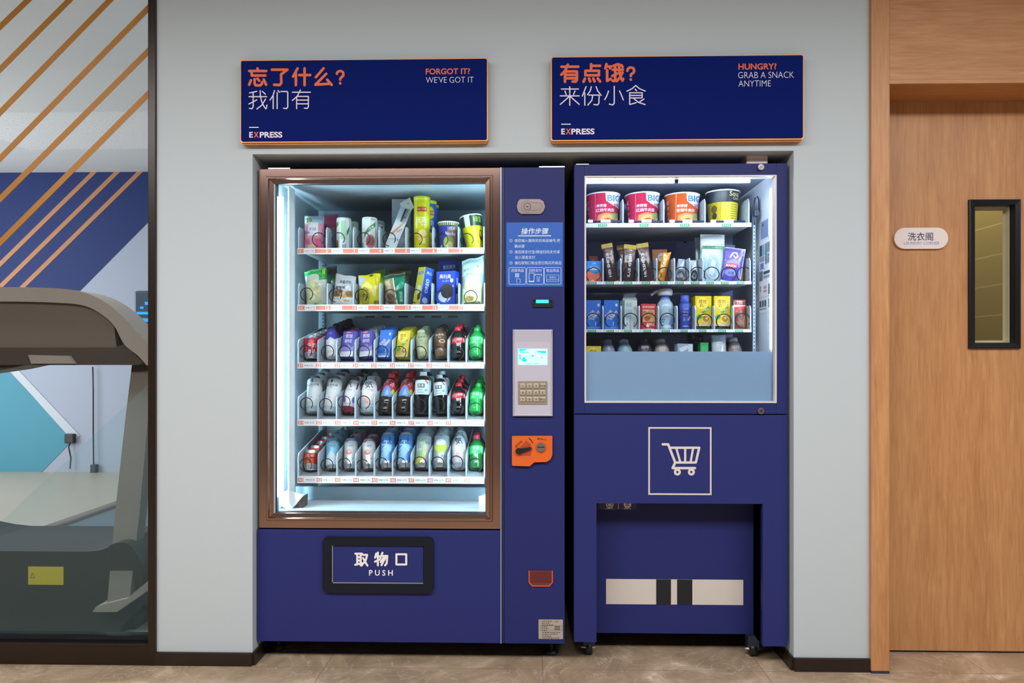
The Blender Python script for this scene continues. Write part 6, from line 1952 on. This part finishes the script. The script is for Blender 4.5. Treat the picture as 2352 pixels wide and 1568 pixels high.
goods(o, 'red and white noodle tub next to the empty end of the top shelf', 'noodle tub', b, ax, .05, 'large noodle tubs')
o['label'] = 'leftmost red noodle tub on the top shelf of the snack machine'
c = copy_tree(o); b, ax, h = rt_(0, 1481, 1480, 447, 0, .055); c.location = b
c['label'] = 'red noodle tub between the leftmost red tub and the orange tub'
b, ax, h = rt_(0, 1575, 1575, 447, 0, .055)
o = bigcup(h, px(32, k2), px(39, k2), '#e2622c', '#f09a4a', '香辣牛肉面')
goods(o, 'orange and white noodle tub on the top shelf of the snack machine', 'noodle tub', b, ax, .05, 'large noodle tubs')
b, ax, h = rt_(0, 1662, 1662, 440, 0, .052)
o = cup(h, px(30, k2), px(37.5, k2), '#dcc83a', [('r', -1.3, .66, 1.3, .985, '#1f2c30'), ('t', 'Soup', .26, .86, .17, '#d9c98a', .02, 0, .42), ('t', 'Daily', .34, .75, .10, '#d9c98a', .01, 0, .3), ('r', -.22, .05, -.2, .66, '#b9a42a'), ('r', -.18, .02, .3, .64, '#e6d33a')] + [('r', .1, .58 - .06 * q, .32, .60 - .06 * q, '#8a7a1e') for q in range(7)] + [('e', -.40, .48, .1, .1, '#6e5a22'), ('e', -.38, .3, .08, .09, '#4a3a2a'), ('r', .08, .04, .2, .14, '#f0e0a0')])
goods(o, 'yellow and black soup tub on the top shelf of the snack machine', 'noodle tub', b, ax, .05, 'large noodle tubs')

b, ax, h = rt_(1, 1366, 1366, 601, 0, .02)
o = carton(px(36, Y2), px(24, Y2), h, '#2f86d6', [('p', [(-.5, 0), (.5, 0), (.5, .55), (.1, .42), (-.2, .5), (-.5, .6)], '#e8735a'), ('t', 'classic', 0, .68, .14, '#e8f0f8', .015, 0, .6), ('e', 0, .68, .42, .16, '#4a9be0'), ('t', 'Classic', 0, .68, .14, '#e8f0f8', .015, 0, .6), ('t', '经典', 0, .9, .08, '#d5e6f5', .0), ('e', -.1, .12, .12, .06, '#f0c0a8'), ('t', '12', .3, .3, .1, '#f6d8cc', .0)], name='small_box')
goods(o, 'blue and orange small box on the second shelf of the snack machine', 'box', b, ax, .05)
b2, ax2, h2 = rt_(1, 1362, 1362, 589, 0, .02, YT2 + .15)
o = carton(px(22, Y2), px(24, Y2), h2, '#7c3440', [('t', '药', 0, .85, .1, '#b06a74', .01)], name='small_box')
goods(o, 'maroon small box standing behind the blue and orange box', 'box', b2, ax2)
def choc(w, h, flip=False):
    t = PI / 2 if not flip else -PI / 2
    o = bag(w, h, .022, '#3a2a30', [('t', "HERSHEY'S", -.14 if not flip else .06, .46, .098, '#cfd0d4', .03, t, None), ('t', '特浓黑', .20 if not flip else -.25, .45, .035, '#a58a5a', .0, t), ('p', [(-.3, .82), (.2, .74), (.25, .80), (-.2, .88)], '#6b3f34'), ('p', [(.0, .0), (.5, .0), (.5, .05), (.0, .03)], '#d9b048')], top=(.885, '#cdb54a'), name='chocolate_bar', crimp=.10, wr=.6, seed=int(h * 1e5) % 97)
    return o
b, ax, h = rt_(1, 1412, 1397, 561, 4, .014)
o = choc(px(35, Y2), h); goods(o, 'chocolate bar with gold top next to the blue and orange box', 'chocolate bar', b, ax, -.15, 'chocolate bars in dark wrappers')
b, ax, h = rt_(1, 1447, 1455, 563, 4, .014)
o = choc(px(39, Y2), h, True); goods(o, 'chocolate bar with downward lettering between the two other front bars', 'chocolate bar', b, ax, .1, 'chocolate bars in dark wrappers')
b2, ax2, h2 = rt_(1, 1440, 1430, 563, 4, .012, YT2 + .13)
o = choc(px(36, Y2), h2); goods(o, 'chocolate bar half hidden behind the bar with downward lettering', 'chocolate bar', b2, ax2, -.1, 'chocolate bars in dark wrappers')
b, ax, h = rt_(1, 1492, 1478, 560, 4, .014)
o = choc(px(37, Y2), h); goods(o, 'chocolate bar with gold top next to the orange wrapper', 'chocolate bar', b, ax, -.1, 'chocolate bars in dark wrappers')
b, ax, h = rt_(1, 1527, 1545, 579, 5, .018)
o = bag(px(27, Y2), h, .030, '#d9962e', [('t', '香辣鸡腿', -.05, .56, .11, '#f3e2b8', .02, PI / 2 - .05, None), ('e', -.2, .9, .18, .05, '#c9c4b4'), ('p', [(.2, 0), (.5, 0), (.5, 1), (.32, 1)], '#c07a1c'), ('e', .0, .25, .14, .08, '#b8602a'), ('e', -.26, .2, .1, .06, '#efe0a8'), ('r', .1, .4, .22, .5, '#e9c06a')], seed=31)
goods(o, 'orange foil wrapper leaning in front of a brown box', 'snack bag', b, ax, -.15)
b2, ax2, h2 = rt_(1, 1522, 1520, 574, 2, .02, YT2 + .14)
o = carton(px(42, Y2), px(18, Y2), h2, '#9c5c38', [('e', .1, .78, .24, .12, '#b9c0c4'), ('t', '香烤', .1, .78, .08, '#5f6c74', .01), ('r', -.4, .2, .4, .5, '#8a4e2e')], name='snack_box')
goods(o, 'brown snack box standing behind the orange wrapper', 'box', b2, ax2)
b, ax, h = rt_(1, 1570, 1574, 594, 14, .018)
o = bag(px(33, Y2), h, .03, '#8d9eae', [('p', [(-.4, .1), (-.3, .5), (.1, .55), (.4, .3), (.3, .08)], '#4a5668'), ('e', .05, .3, .16, .1, '#b0a07a'), ('e', -.18, .28, .13, .08, '#6b86b0'), ('p', [(-.1, .6), (.2, .9), (.4, .9), (.1, .55)], '#cfd9e2'), ('e', .25, .2, .1, .06, '#c08a5a')], seed=33, taper=.5, name='small_pouch')
goods(o, 'small clear pouch with multicoloured contents behind the coil next to the orange wrapper', 'pouch', b, ax, -.1)
b, ax, h = rt_(1, 1602, 1600, 596, 12, .018)
o = bag(px(30, Y2), h, .03, '#a5b6c2', [('e', 0, .3, .36, .24, '#2c3440'), ('e', 0, .3, .22, .13, '#8a9aa6'), ('e', .0, .3, .12, .07, '#2c3440'), ('p', [(-.3, .6), (.2, .9), (.35, .9), (.2, .55)], '#dbe4ea')], seed=34, taper=.3, name='small_pouch')
goods(o, 'small clear pouch with black coiled contents next to the tall white pouch', 'pouch', b, ax, .1)
b, ax, h = rt_(1, 1636, 1636, 537, 3, .016)
o = bag(px(56, Y2), h, .03, '#a9c6d0', [('r', -.5, .70, .5, 1, '#e3edf2'), ('r', -.46, .70, .46, .765, '#2f8f70'), ('t', '一次性浴巾', .2, .732, .04, '#bfe0d4', .01), ('t', 'smarter life', .22, .80, .03, '#6f98a0', .0), ('e', 0, .36, .32, .26, '#b9d3dc'), ('e', 0, .36, .27, .22, '#98b7c4'), ('p', [(-.2, .2), (-.05, .5), (.1, .46), (.0, .16)], '#c7dde4')], seed=35, wr=.5, crimp=.03, name='towel_pouch')
goods(o, 'tall white pouch with green band on the second shelf of the snack machine', 'pouch', b, ax, .05)
b2, ax2, h2 = rt_(1, 1608, 1603, 545, 6, .014, YT2 + .15)
o = bag(px(46, Y2), h2, .02, '#8fb3c0', [('r', -.3, .3, .3, .42, '#3d5a6c')], seed=36, wr=.5, crimp=.03, name='towel_pouch')
goods(o, 'pale blue pouch leaning behind the tall white pouch', 'pouch', b2, ax2, .25)
b, ax, h = rt_(1, 1677, 1690, 573, 4, .014)
o = bag(px(44, Y2), h, .022, '#5a4fb0', [('r', -.5, .96, .5, 1, '#c3c6e0'), ('r', .44, 0, .5, 1, '#b9bde0'), ('r', -.5, 0, .5, .03, '#dfe3f0'), ('s', [(-.22, .70), (-.1, .84), (.06, .86), (.16, .76), (.06, .70), (-.06, .76)], .07, '#d9c4b0'), ('s', [(.1, .66), (.22, .74)], .05, '#8d5a86'), ('e', -.1, .46, .34, .075, '#c03a5a'), ('t', 'MAXIM', -.1, .46, .07, '#f2dfe6', .02, 0, .5), ('e', -.06, .26, .3, .10, '#8f93c8'), ('t', '面膜', -.06, .26, .08, '#4a4a90', .01), ('e', .36, .82, .09, .05, '#8f88d0'), ('s', [(-.45, .58), (-.2, .62)], .04, '#8d6fb0')], seed=37, wr=.5, crimp=.03, name='sachet')
goods(o, 'violet sachet leaning beside the tall white pouch', 'pouch', b, ax, -.15)
b2, ax2, h2 = rt_(1, 1664, 1672, 562, 3, .012, YT2 + .13)
o = bag(px(34, Y2), h2, .02, '#9fb2c6', [('r', -.4, .82, .4, .92, '#c3d0dc')], seed=38, wr=.5, name='sachet')
goods(o, 'grey blue sachet behind the violet sachet', 'pouch', b2, ax2, .1)
def sausage(w, h, a, bb, seed):
    return bag(w, h, .026, a, [('p', [(-.5, 0), (.5, 0), (.5, .2), (-.5, .35)], '#8a4a34'), ('r', -.5, .75, .5, .82, '#e8dccf'), ('p', [(-.5, .6), (.5, .72), (.5, .8), (-.5, .74)], '#c9352e'), ('p', [(-.1, .08), (.18, .08), (.18, .58), (-.1, .58)], '#6e4a3a'), ('e', .04, .58, .14, .05, '#8d6450'), ('s', [(.04, .12), (.04, .56)], .06, '#a07a66'), ('t', '火腿肠', .0, .90, .08, '#f0e2c8', .015), ('e', .35, .3, .12, .2, bb)], seed=seed, crimp=.08, wr=.5, taper=.15, name='sausage_pack')
b, ax, h = rt_(1, 1709, 1711, 577, 3, .016)
o = sausage(px(28, Y2), h, '#c9543a', '#d8b83a', 41)
goods(o, 'red and yellow sausage pack at the end of the second shelf', 'sausage pack', b, ax, 0)

# third shelf of the snack machine
for n_, bx, lab in ((0, 1364, 'blue soy milk carton at the outer end of the third shelf'), (1, 1407, 'blue soy milk carton between its twin and the pale teal box')):
    b, ax, h = rt_(2, bx, bx, 690, 2, .022)
    o = blue_soy(h, px(38, Y2), px(24, Y2))
    goods(o, lab, 'drink carton', b, ax, .06, 'soy milk cartons in the snack machine')
    c = copy_tree(o); c.location = b + Vector((.006, .075, .004)); c['label'] = 'blue soy milk carton standing behind the ' + ('outermost blue carton of the third shelf' if n_ == 0 else 'blue carton next to the pale teal box')
b, ax, h = rt_(2, 1448, 1448, 690, 1, .024)
o = carton(px(38, Y2), px(30, Y2), h, '#b9ccd2', [('r', .1, 0, .5, 1, '#c6cfd2'), ('e', -.28, .84, .09, .07, '#8fb0bc'), ('e', -.05, .84, .09, .07, '#8fb0bc'), ('r', -.40, .5, .05, .68, '#93b7c4'), ('r', -.1, .06, -.02, .5, '#7fa0c4'), ('e', -.3, .22, .08, .07, '#8fa6b0'), ('e', -.3, .4, .08, .07, '#8fa6b0'), ('e', .28, .2, .1, .1, '#a9b6bc'), ('r', .2, .7, .4, .8, '#a3b3b8')], name='cosmetic_box', top='#c3d4da')
goods(o, 'pale teal and white box next to the small red box', 'box', b, ax, .25)
m = MB(); w = px(34, Y2)
m.prism([(-w / 2, 0), (w / 2, .004), (w * .36, .020), (w * .5, .034), (-w * .36, .028)], -.001, .001, mat('#b4c9d0', .4))
o = m.build('paper_flap'); tag(o, 'pale teal flap lying on the pale teal and white box', 'card')
o.location = b + Vector((.0, .02, h + .001)); o.rotation_euler = (-.35, 0, -.05)
b, ax, h = rt_(2, 1489, 1489, 698, 1, .018)
o = carton(px(34, Y2), px(16, Y2), h, '#c23a44', [('t', '脱骨鸭掌酥', 0, .88, .08, '#f2d8cc', .02, 0, .8), ('r', -.4, .34, .4, .78, '#d9b48a'), ('e', .1, .62, .22, .14, '#c78a4a'), ('e', -.1, .46, .2, .1, '#b0603a'), ('t', '吃', -.24, .66, .16, '#3a2420', .02), ('p', [(-.2, .14), (-.08, .3), (.04, .14)], '#dfe4e6'), ('t', '辣椒酱', .2, .24, .12, '#f3dcd6', .02, 0, .45), ('r', -.35, .06, .35, .09, '#e8a9a0')], name='snack_box')
goods(o, 'small red snack box on the third shelf of the snack machine', 'box', b, ax, .1)
# pump bottle
b, ax, h = rt_(2, 1532, 1532, 663, 0, .033)
r_ = px(18.5, Y2)
hb = h * .74
prof = [(0, .002), (r_ * .9, 0), (r_, .006), (r_, hb * .78), (r_ * .94, hb * .88), (r_ * .70, hb * .96), (r_ * .60, hb)]
m = MB(); m.lathe(prof, mat('#a9c9de', .25, coat=.4), 30)
apply(m, round_surf(prof), [('p', [(.1, .06), (.5, .06), (.5, .3), (.34, .38), (.12, .22)], '#6f9fd8'), ('e', .05, .14, .3, .06, '#c9dfee'), ('t', '洗手液', -.24, .36, .06, '#4f74a8', .01), ('r', -.34, .28, -.14, .31, '#5f86b8'), ('s', [(.16, .68), (.2, .56), (.3, .48), (.32, .40)], .02, '#4f74a8'), ('t', 'fresh', -.2, .2, .04, '#6f90b8', .0)], 2 * r_, hb, .0003, .006)
o = m.build('pump_bottle')
m = MB(); m.lathe([(r_ * .60, hb - .001), (r_ * .62, hb + .006), (r_ * .46, hb + .008), (r_ * .46, hb + h * .12), (0, hb + h * .12)], mat('#5f86d8', .3), 24); m.build('collar', o)
m = MB(); zt = hb + h * .10
m.lathe([(0, zt), (r_ * .86, zt), (r_ * .92, zt + .006), (r_ * .92, h * .96), (r_ * .7, h), (0, h)], mat('#cdd3da', .35), 26)
m.tube([(-r_ * .5, 0, h * .955), (-r_ * 1.2, -.004, h * .93), (-r_ * 1.75, -.006, h * .85)], .0055, mat('#c3cbd4', .35), 8)
m.build('pump_head', o)
goods(o, 'pale blue pump bottle with white pump head on the third shelf', 'pump bottle', b, ax, 0)
b, ax, h = rt_(2, 1573, 1573, 678, 1, .027)
prof = [(0, .002), (.9, 0), (1, .02), (1, .72), (.9, .78), (.66, .80)]
r_ = px(13, Y2)
prof = [(a * r_, z * h if i > 1 else z * .1) for i, (a, z) in enumerate(prof)]
m = MB(); m.lathe(prof, mat('#3a55c0', .35), 26)
apply(m, round_surf(prof), [('t', 'clear', 0, .62, .05, '#b9c6f0', .01), ('t', '洗发', -.05, .48, .13, '#9fb2ec', .02, 0, .5), ('t', '露水', -.05, .33, .12, '#8fa4e6', .02, 0, .5), ('p', [(.1, .3), (.4, .45), (.45, .4), (.2, .28)], '#c9d4f2'), ('r', -.3, .12, .35, .14, '#c3cef0')], 2 * r_, h, .0003, .006)
o = m.build('shampoo_bottle')
m = MB(); m.lathe([(r_ * .66, h * .795), (r_ * .78, h * .80), (r_ * .72, h * .985), (r_ * .6, h), (0, h)], mat('#4f6cd6', .35), 22); m.build('cap', o)
goods(o, 'dark blue flip top bottle beside the pump bottle', 'bottle', b, ax, .05)
for n_, bx, lab in ((0, 1612, 'yellow lemon tea carton next to the dark blue bottle'), (1, 1658, 'yellow lemon tea carton next to the brown sausage pack')):
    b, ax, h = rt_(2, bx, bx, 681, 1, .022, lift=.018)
    o = lemon(h, px(37, Y2), px(24, Y2))
    goods(o, lab, 'drink carton', b, ax, .04, 'lemon tea cartons in the snack machine')
    c = copy_tree(o); c.location = b + Vector((-.008, .075, .004)); c['label'] = 'yellow lemon tea carton behind the carton ' + ('next to the dark blue bottle' if n_ == 0 else 'next to the brown sausage pack')
    m = MB(); w = px(34, Y2); m.box(-w / 2, w / 2, -.02, .10, 0, .0165, mat('#20232c', .5), .002)  # dark block added in place of the shade below the carton
    rs = m.build('shade_block'); tag(rs, 'dark riser block under the ' + lab, 'shade'); rs.location = (b.x, b.y, ZF_R[2] + .0008)
b, ax, h = rt_(2, 1706, 1708, 688, 2, .018)
o = sausage(px(40, Y2), h, '#8f4038', '#c98a4a', 43)
goods(o, 'wide brown sausage pack at the end of the third shelf', 'sausage pack', b, ax, 0)

# bottom shelf, mostly behind the frosted band
Y4 = YT2 + .07
b, ax, h = rt_(3, 1364, 1364, 795, 2, .02)
o = lemon(h, px(38, Y2), px(24, Y2)); goods(o, 'yellow carton at the outer end of the bottom shelf above the frosted band', 'drink carton', b, ax, .05, 'yellow cartons on the bottom shelf')
c = copy_tree(o); c.location = b + Vector((0, .07, .011)); c['label'] = 'yellow carton behind the one at the outer end of the bottom shelf'
for bx, tx, ty, body, cap, lab, txt in ((1405, 1399, 779, '#8a97b4', '#8d99b2', 'grey blue bottle top above the frosted band next to the yellow cartons', '茶'), (1444, 1436, 779, '#8fb4c6', '#9dbccb', 'light blue bottle top above the frosted band', '水'), (1484, 1478, 776, '#4a3f50', '#3a3340', 'dark brown bottle top above the frosted band', '咖啡'), (1526, 1515, 778, '#b5a79c', '#cfc8c2', 'cream bottle top with dark ring above the frosted band', '奶茶'), (1698, 1688, 775, '#8d7f7a', '#cbc4bf', 'cream bottle top at the outer end beside the white pouch', '咖啡')):
    b, ax, h = rt_(3, bx, tx, ty, 18, .032)
    o = bottle('slim', h, px(17, Y2), body, cap, (.3, .84, body), [('t', txt, 0, .72, .1, '#d9dde2', .01)], body_rough=.3)
    goods(o, lab, 'drink bottle', b, ax, 0)
    if 'dark brown' not in lab:
        c = copy_tree(o); c.location = b + Vector((.0, .075, .012)); c['label'] = lab.replace('bottle top', 'bottle top standing behind the front').replace(' above the frosted band', '')
        c['label'] = 'bottle behind the ' + lab.replace(' above the frosted band', '').replace(' next to the yellow cartons', '').replace(' at the outer end', '') + ' on the bottom shelf'
b, ax, h = rt_(3, 1572, 1572, 790, 4, .02)
o = carton(px(38, Y2), px(24, Y2), h, '#8fa2b4', [('p', [(-.3, .7), (.3, .9), (.1, .95), (-.4, .85)], '#c3d0da'), ('r', .2, .6, .5, .98, '#bccbd8')], name='small_box')
goods(o, 'grey white box above the frosted band next to the green carton', 'box', b, ax, .1)
b, ax, h = rt_(3, 1615, 1615, 787, 2, .02)
o = carton(px(18, Y2), px(24, Y2), h, '#2f9a56', [('r', -.4, .5, .4, .9, '#3fae66')], name='small_box')
goods(o, 'green carton above the frosted band', 'box', b, ax, 0)
b, ax, h = rt_(3, 1630, 1630, 788, 2, .02)
o = carton(px(11, Y2), px(24, Y2), h, '#3f6a94', [('r', -.4, .5, .4, .9, '#4f7cab')], name='small_box')
goods(o, 'narrow blue carton beside the green carton', 'box', b, ax, 0)
b, ax, h = rt_(3, 1614, 1610, 768, 8, .02, YT2 + .15)
o = bag(px(44, Y2), h, .04, '#3a4552', [('t', '面巾纸', .1, .92, .1, '#b9c6d0', .02, -.25), ('t', '抽取式', .1, .8, .06, '#9fb0bc', .0, -.25)], seed=51, name='tissue_pack')
goods(o, 'dark bag with white lettering behind the green carton', 'snack bag', b, ax, 0)
b, ax, h = rt_(3, 1656, 1652, 768, 4, .02)
o = bag(px(38, Y2), h, .03, '#aebac4', [('s', [(-.3, .9), (.1, .93)], .02, '#6f7c88'), ('s', [(-.3, .84), (.2, .86)], .02, '#6f7c88'), ('s', [(-.3, .78), (.1, .79)], .02, '#6f7c88')], seed=52, wr=.4, crimp=.02, name='towel_pouch')
goods(o, 'white pouch with grey script above the frosted band', 'pouch', b, ax, .1)

# ---- let every product rest on its tray, inside its lane, clear of its neighbours
from mathutils.bvhtree import BVHTree
bpy.context.view_layer.update()
SKIP = {'sign', 'treadmill', 'vending machine', 'plug', 'router', 'gym equipment', 'shade', 'card'}
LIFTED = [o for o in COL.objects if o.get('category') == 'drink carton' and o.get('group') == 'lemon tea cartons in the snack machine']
def wverts(o):
    q = [o] + list(o.children)
    M = Matrix.LocRotScale(o.location, o.rotation_quaternion if o.rotation_mode == 'QUATERNION' else o.rotation_euler, o.scale)
    vs, fs = [], []
    for c in q:
        k = len(vs)
        vs += [M @ v.co for v in c.data.vertices]
        fs += [[k + i for i in p.vertices] for p in c.data.polygons]
    return vs, fs
items = []
for o in list(COL.objects):
    if o.parent or o.type != 'MESH' or not o.get('category') or o['category'] in SKIP: continue
    left = o.location.x < ax1
    rows, zfs, Y0, back_ = (L_ROWS, ZF_L, YT, IB) if left else (R_ROWS, ZF_R, YT2, IB2)
    row = max([i for i in range(len(zfs)) if zfs[i] <= o.location.z + .012], key=lambda i: zfs[i])
    R = rows[row]
    t = math.tan(R.get('slope', 0.0))
    dv = [P(p, R['y'][0], Y0).x for p in R['div']]
    if not left: dv = [jx0] + dv[1:] if row == 0 else dv
    x = min(max(o.location.x, dv[0] + .001), dv[-1] - .001)
    lane = max(i for i in range(len(dv) - 1) if dv[i] <= x)
    items.append((left, row, lane, o.location.y, o, dv, zfs[row], t, Y0, back_, R['dh']))
items.sort(key=lambda q: q[:4])
done = {}
for left, row, lane, y_, o, dv, zf, t, Y0, back_, dh in items:
    xa, xb = dv[lane] + .0034, dv[lane + 1] - .0034
    cut = 'drink' in o.name
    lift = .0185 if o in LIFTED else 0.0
    for _ in range(7):
        vs, fs = wverts(o)
        low = [v for v in vs if v.z < zf + dh[1] + (v.y - Y0) * t + .022] or vs
        w0, w1 = min(v.x for v in low), max(v.x for v in low)
        if w1 - w0 > xb - xa:
            q_ = max((xb - xa) / (w1 - w0) * .985, .8 if cut else .9)
            o.scale = (o.scale[0] * q_, o.scale[1] * (q_ if cut else 1), o.scale[2])
        elif w0 < xa: o.location.x += xa - w0 + .0003
        elif w1 > xb: o.location.x -= w1 - xb + .0003
    vs, fs = wverts(o)
    fy = min(v.y for v in vs)
    if fy < Y0 + .0365: o.location.y += Y0 + .0365 - fy
    vs, fs = wverts(o)
    by_ = max(v.y for v in vs)
    if by_ > back_ - .006: o.location.y -= by_ - back_ + .006
    vs, fs = wverts(o)
    o.location.z += .0008 + lift - min(v.z - zf - max(v.y - Y0, 0) * t for v in vs)
    mates = done.setdefault((left, row, lane), [])
    y_start = o.location.y
    for k in range(26):
        vs, fs = wverts(o)
        tr = BVHTree.FromPolygons(vs, fs)
        if not any(tr.overlap(m_) for m_ in mates): break
        if max(v.y for v in vs) > back_ - .014: break
        o.location.y += .006; o.location.z += .006 * t
    if any(tr.overlap(m_) for m_ in mates):
        o.location.z -= (o.location.y - y_start) * t; o.location.y = y_start
        tr = BVHTree.FromPolygons(*wverts(o))
    mates.append(tr)
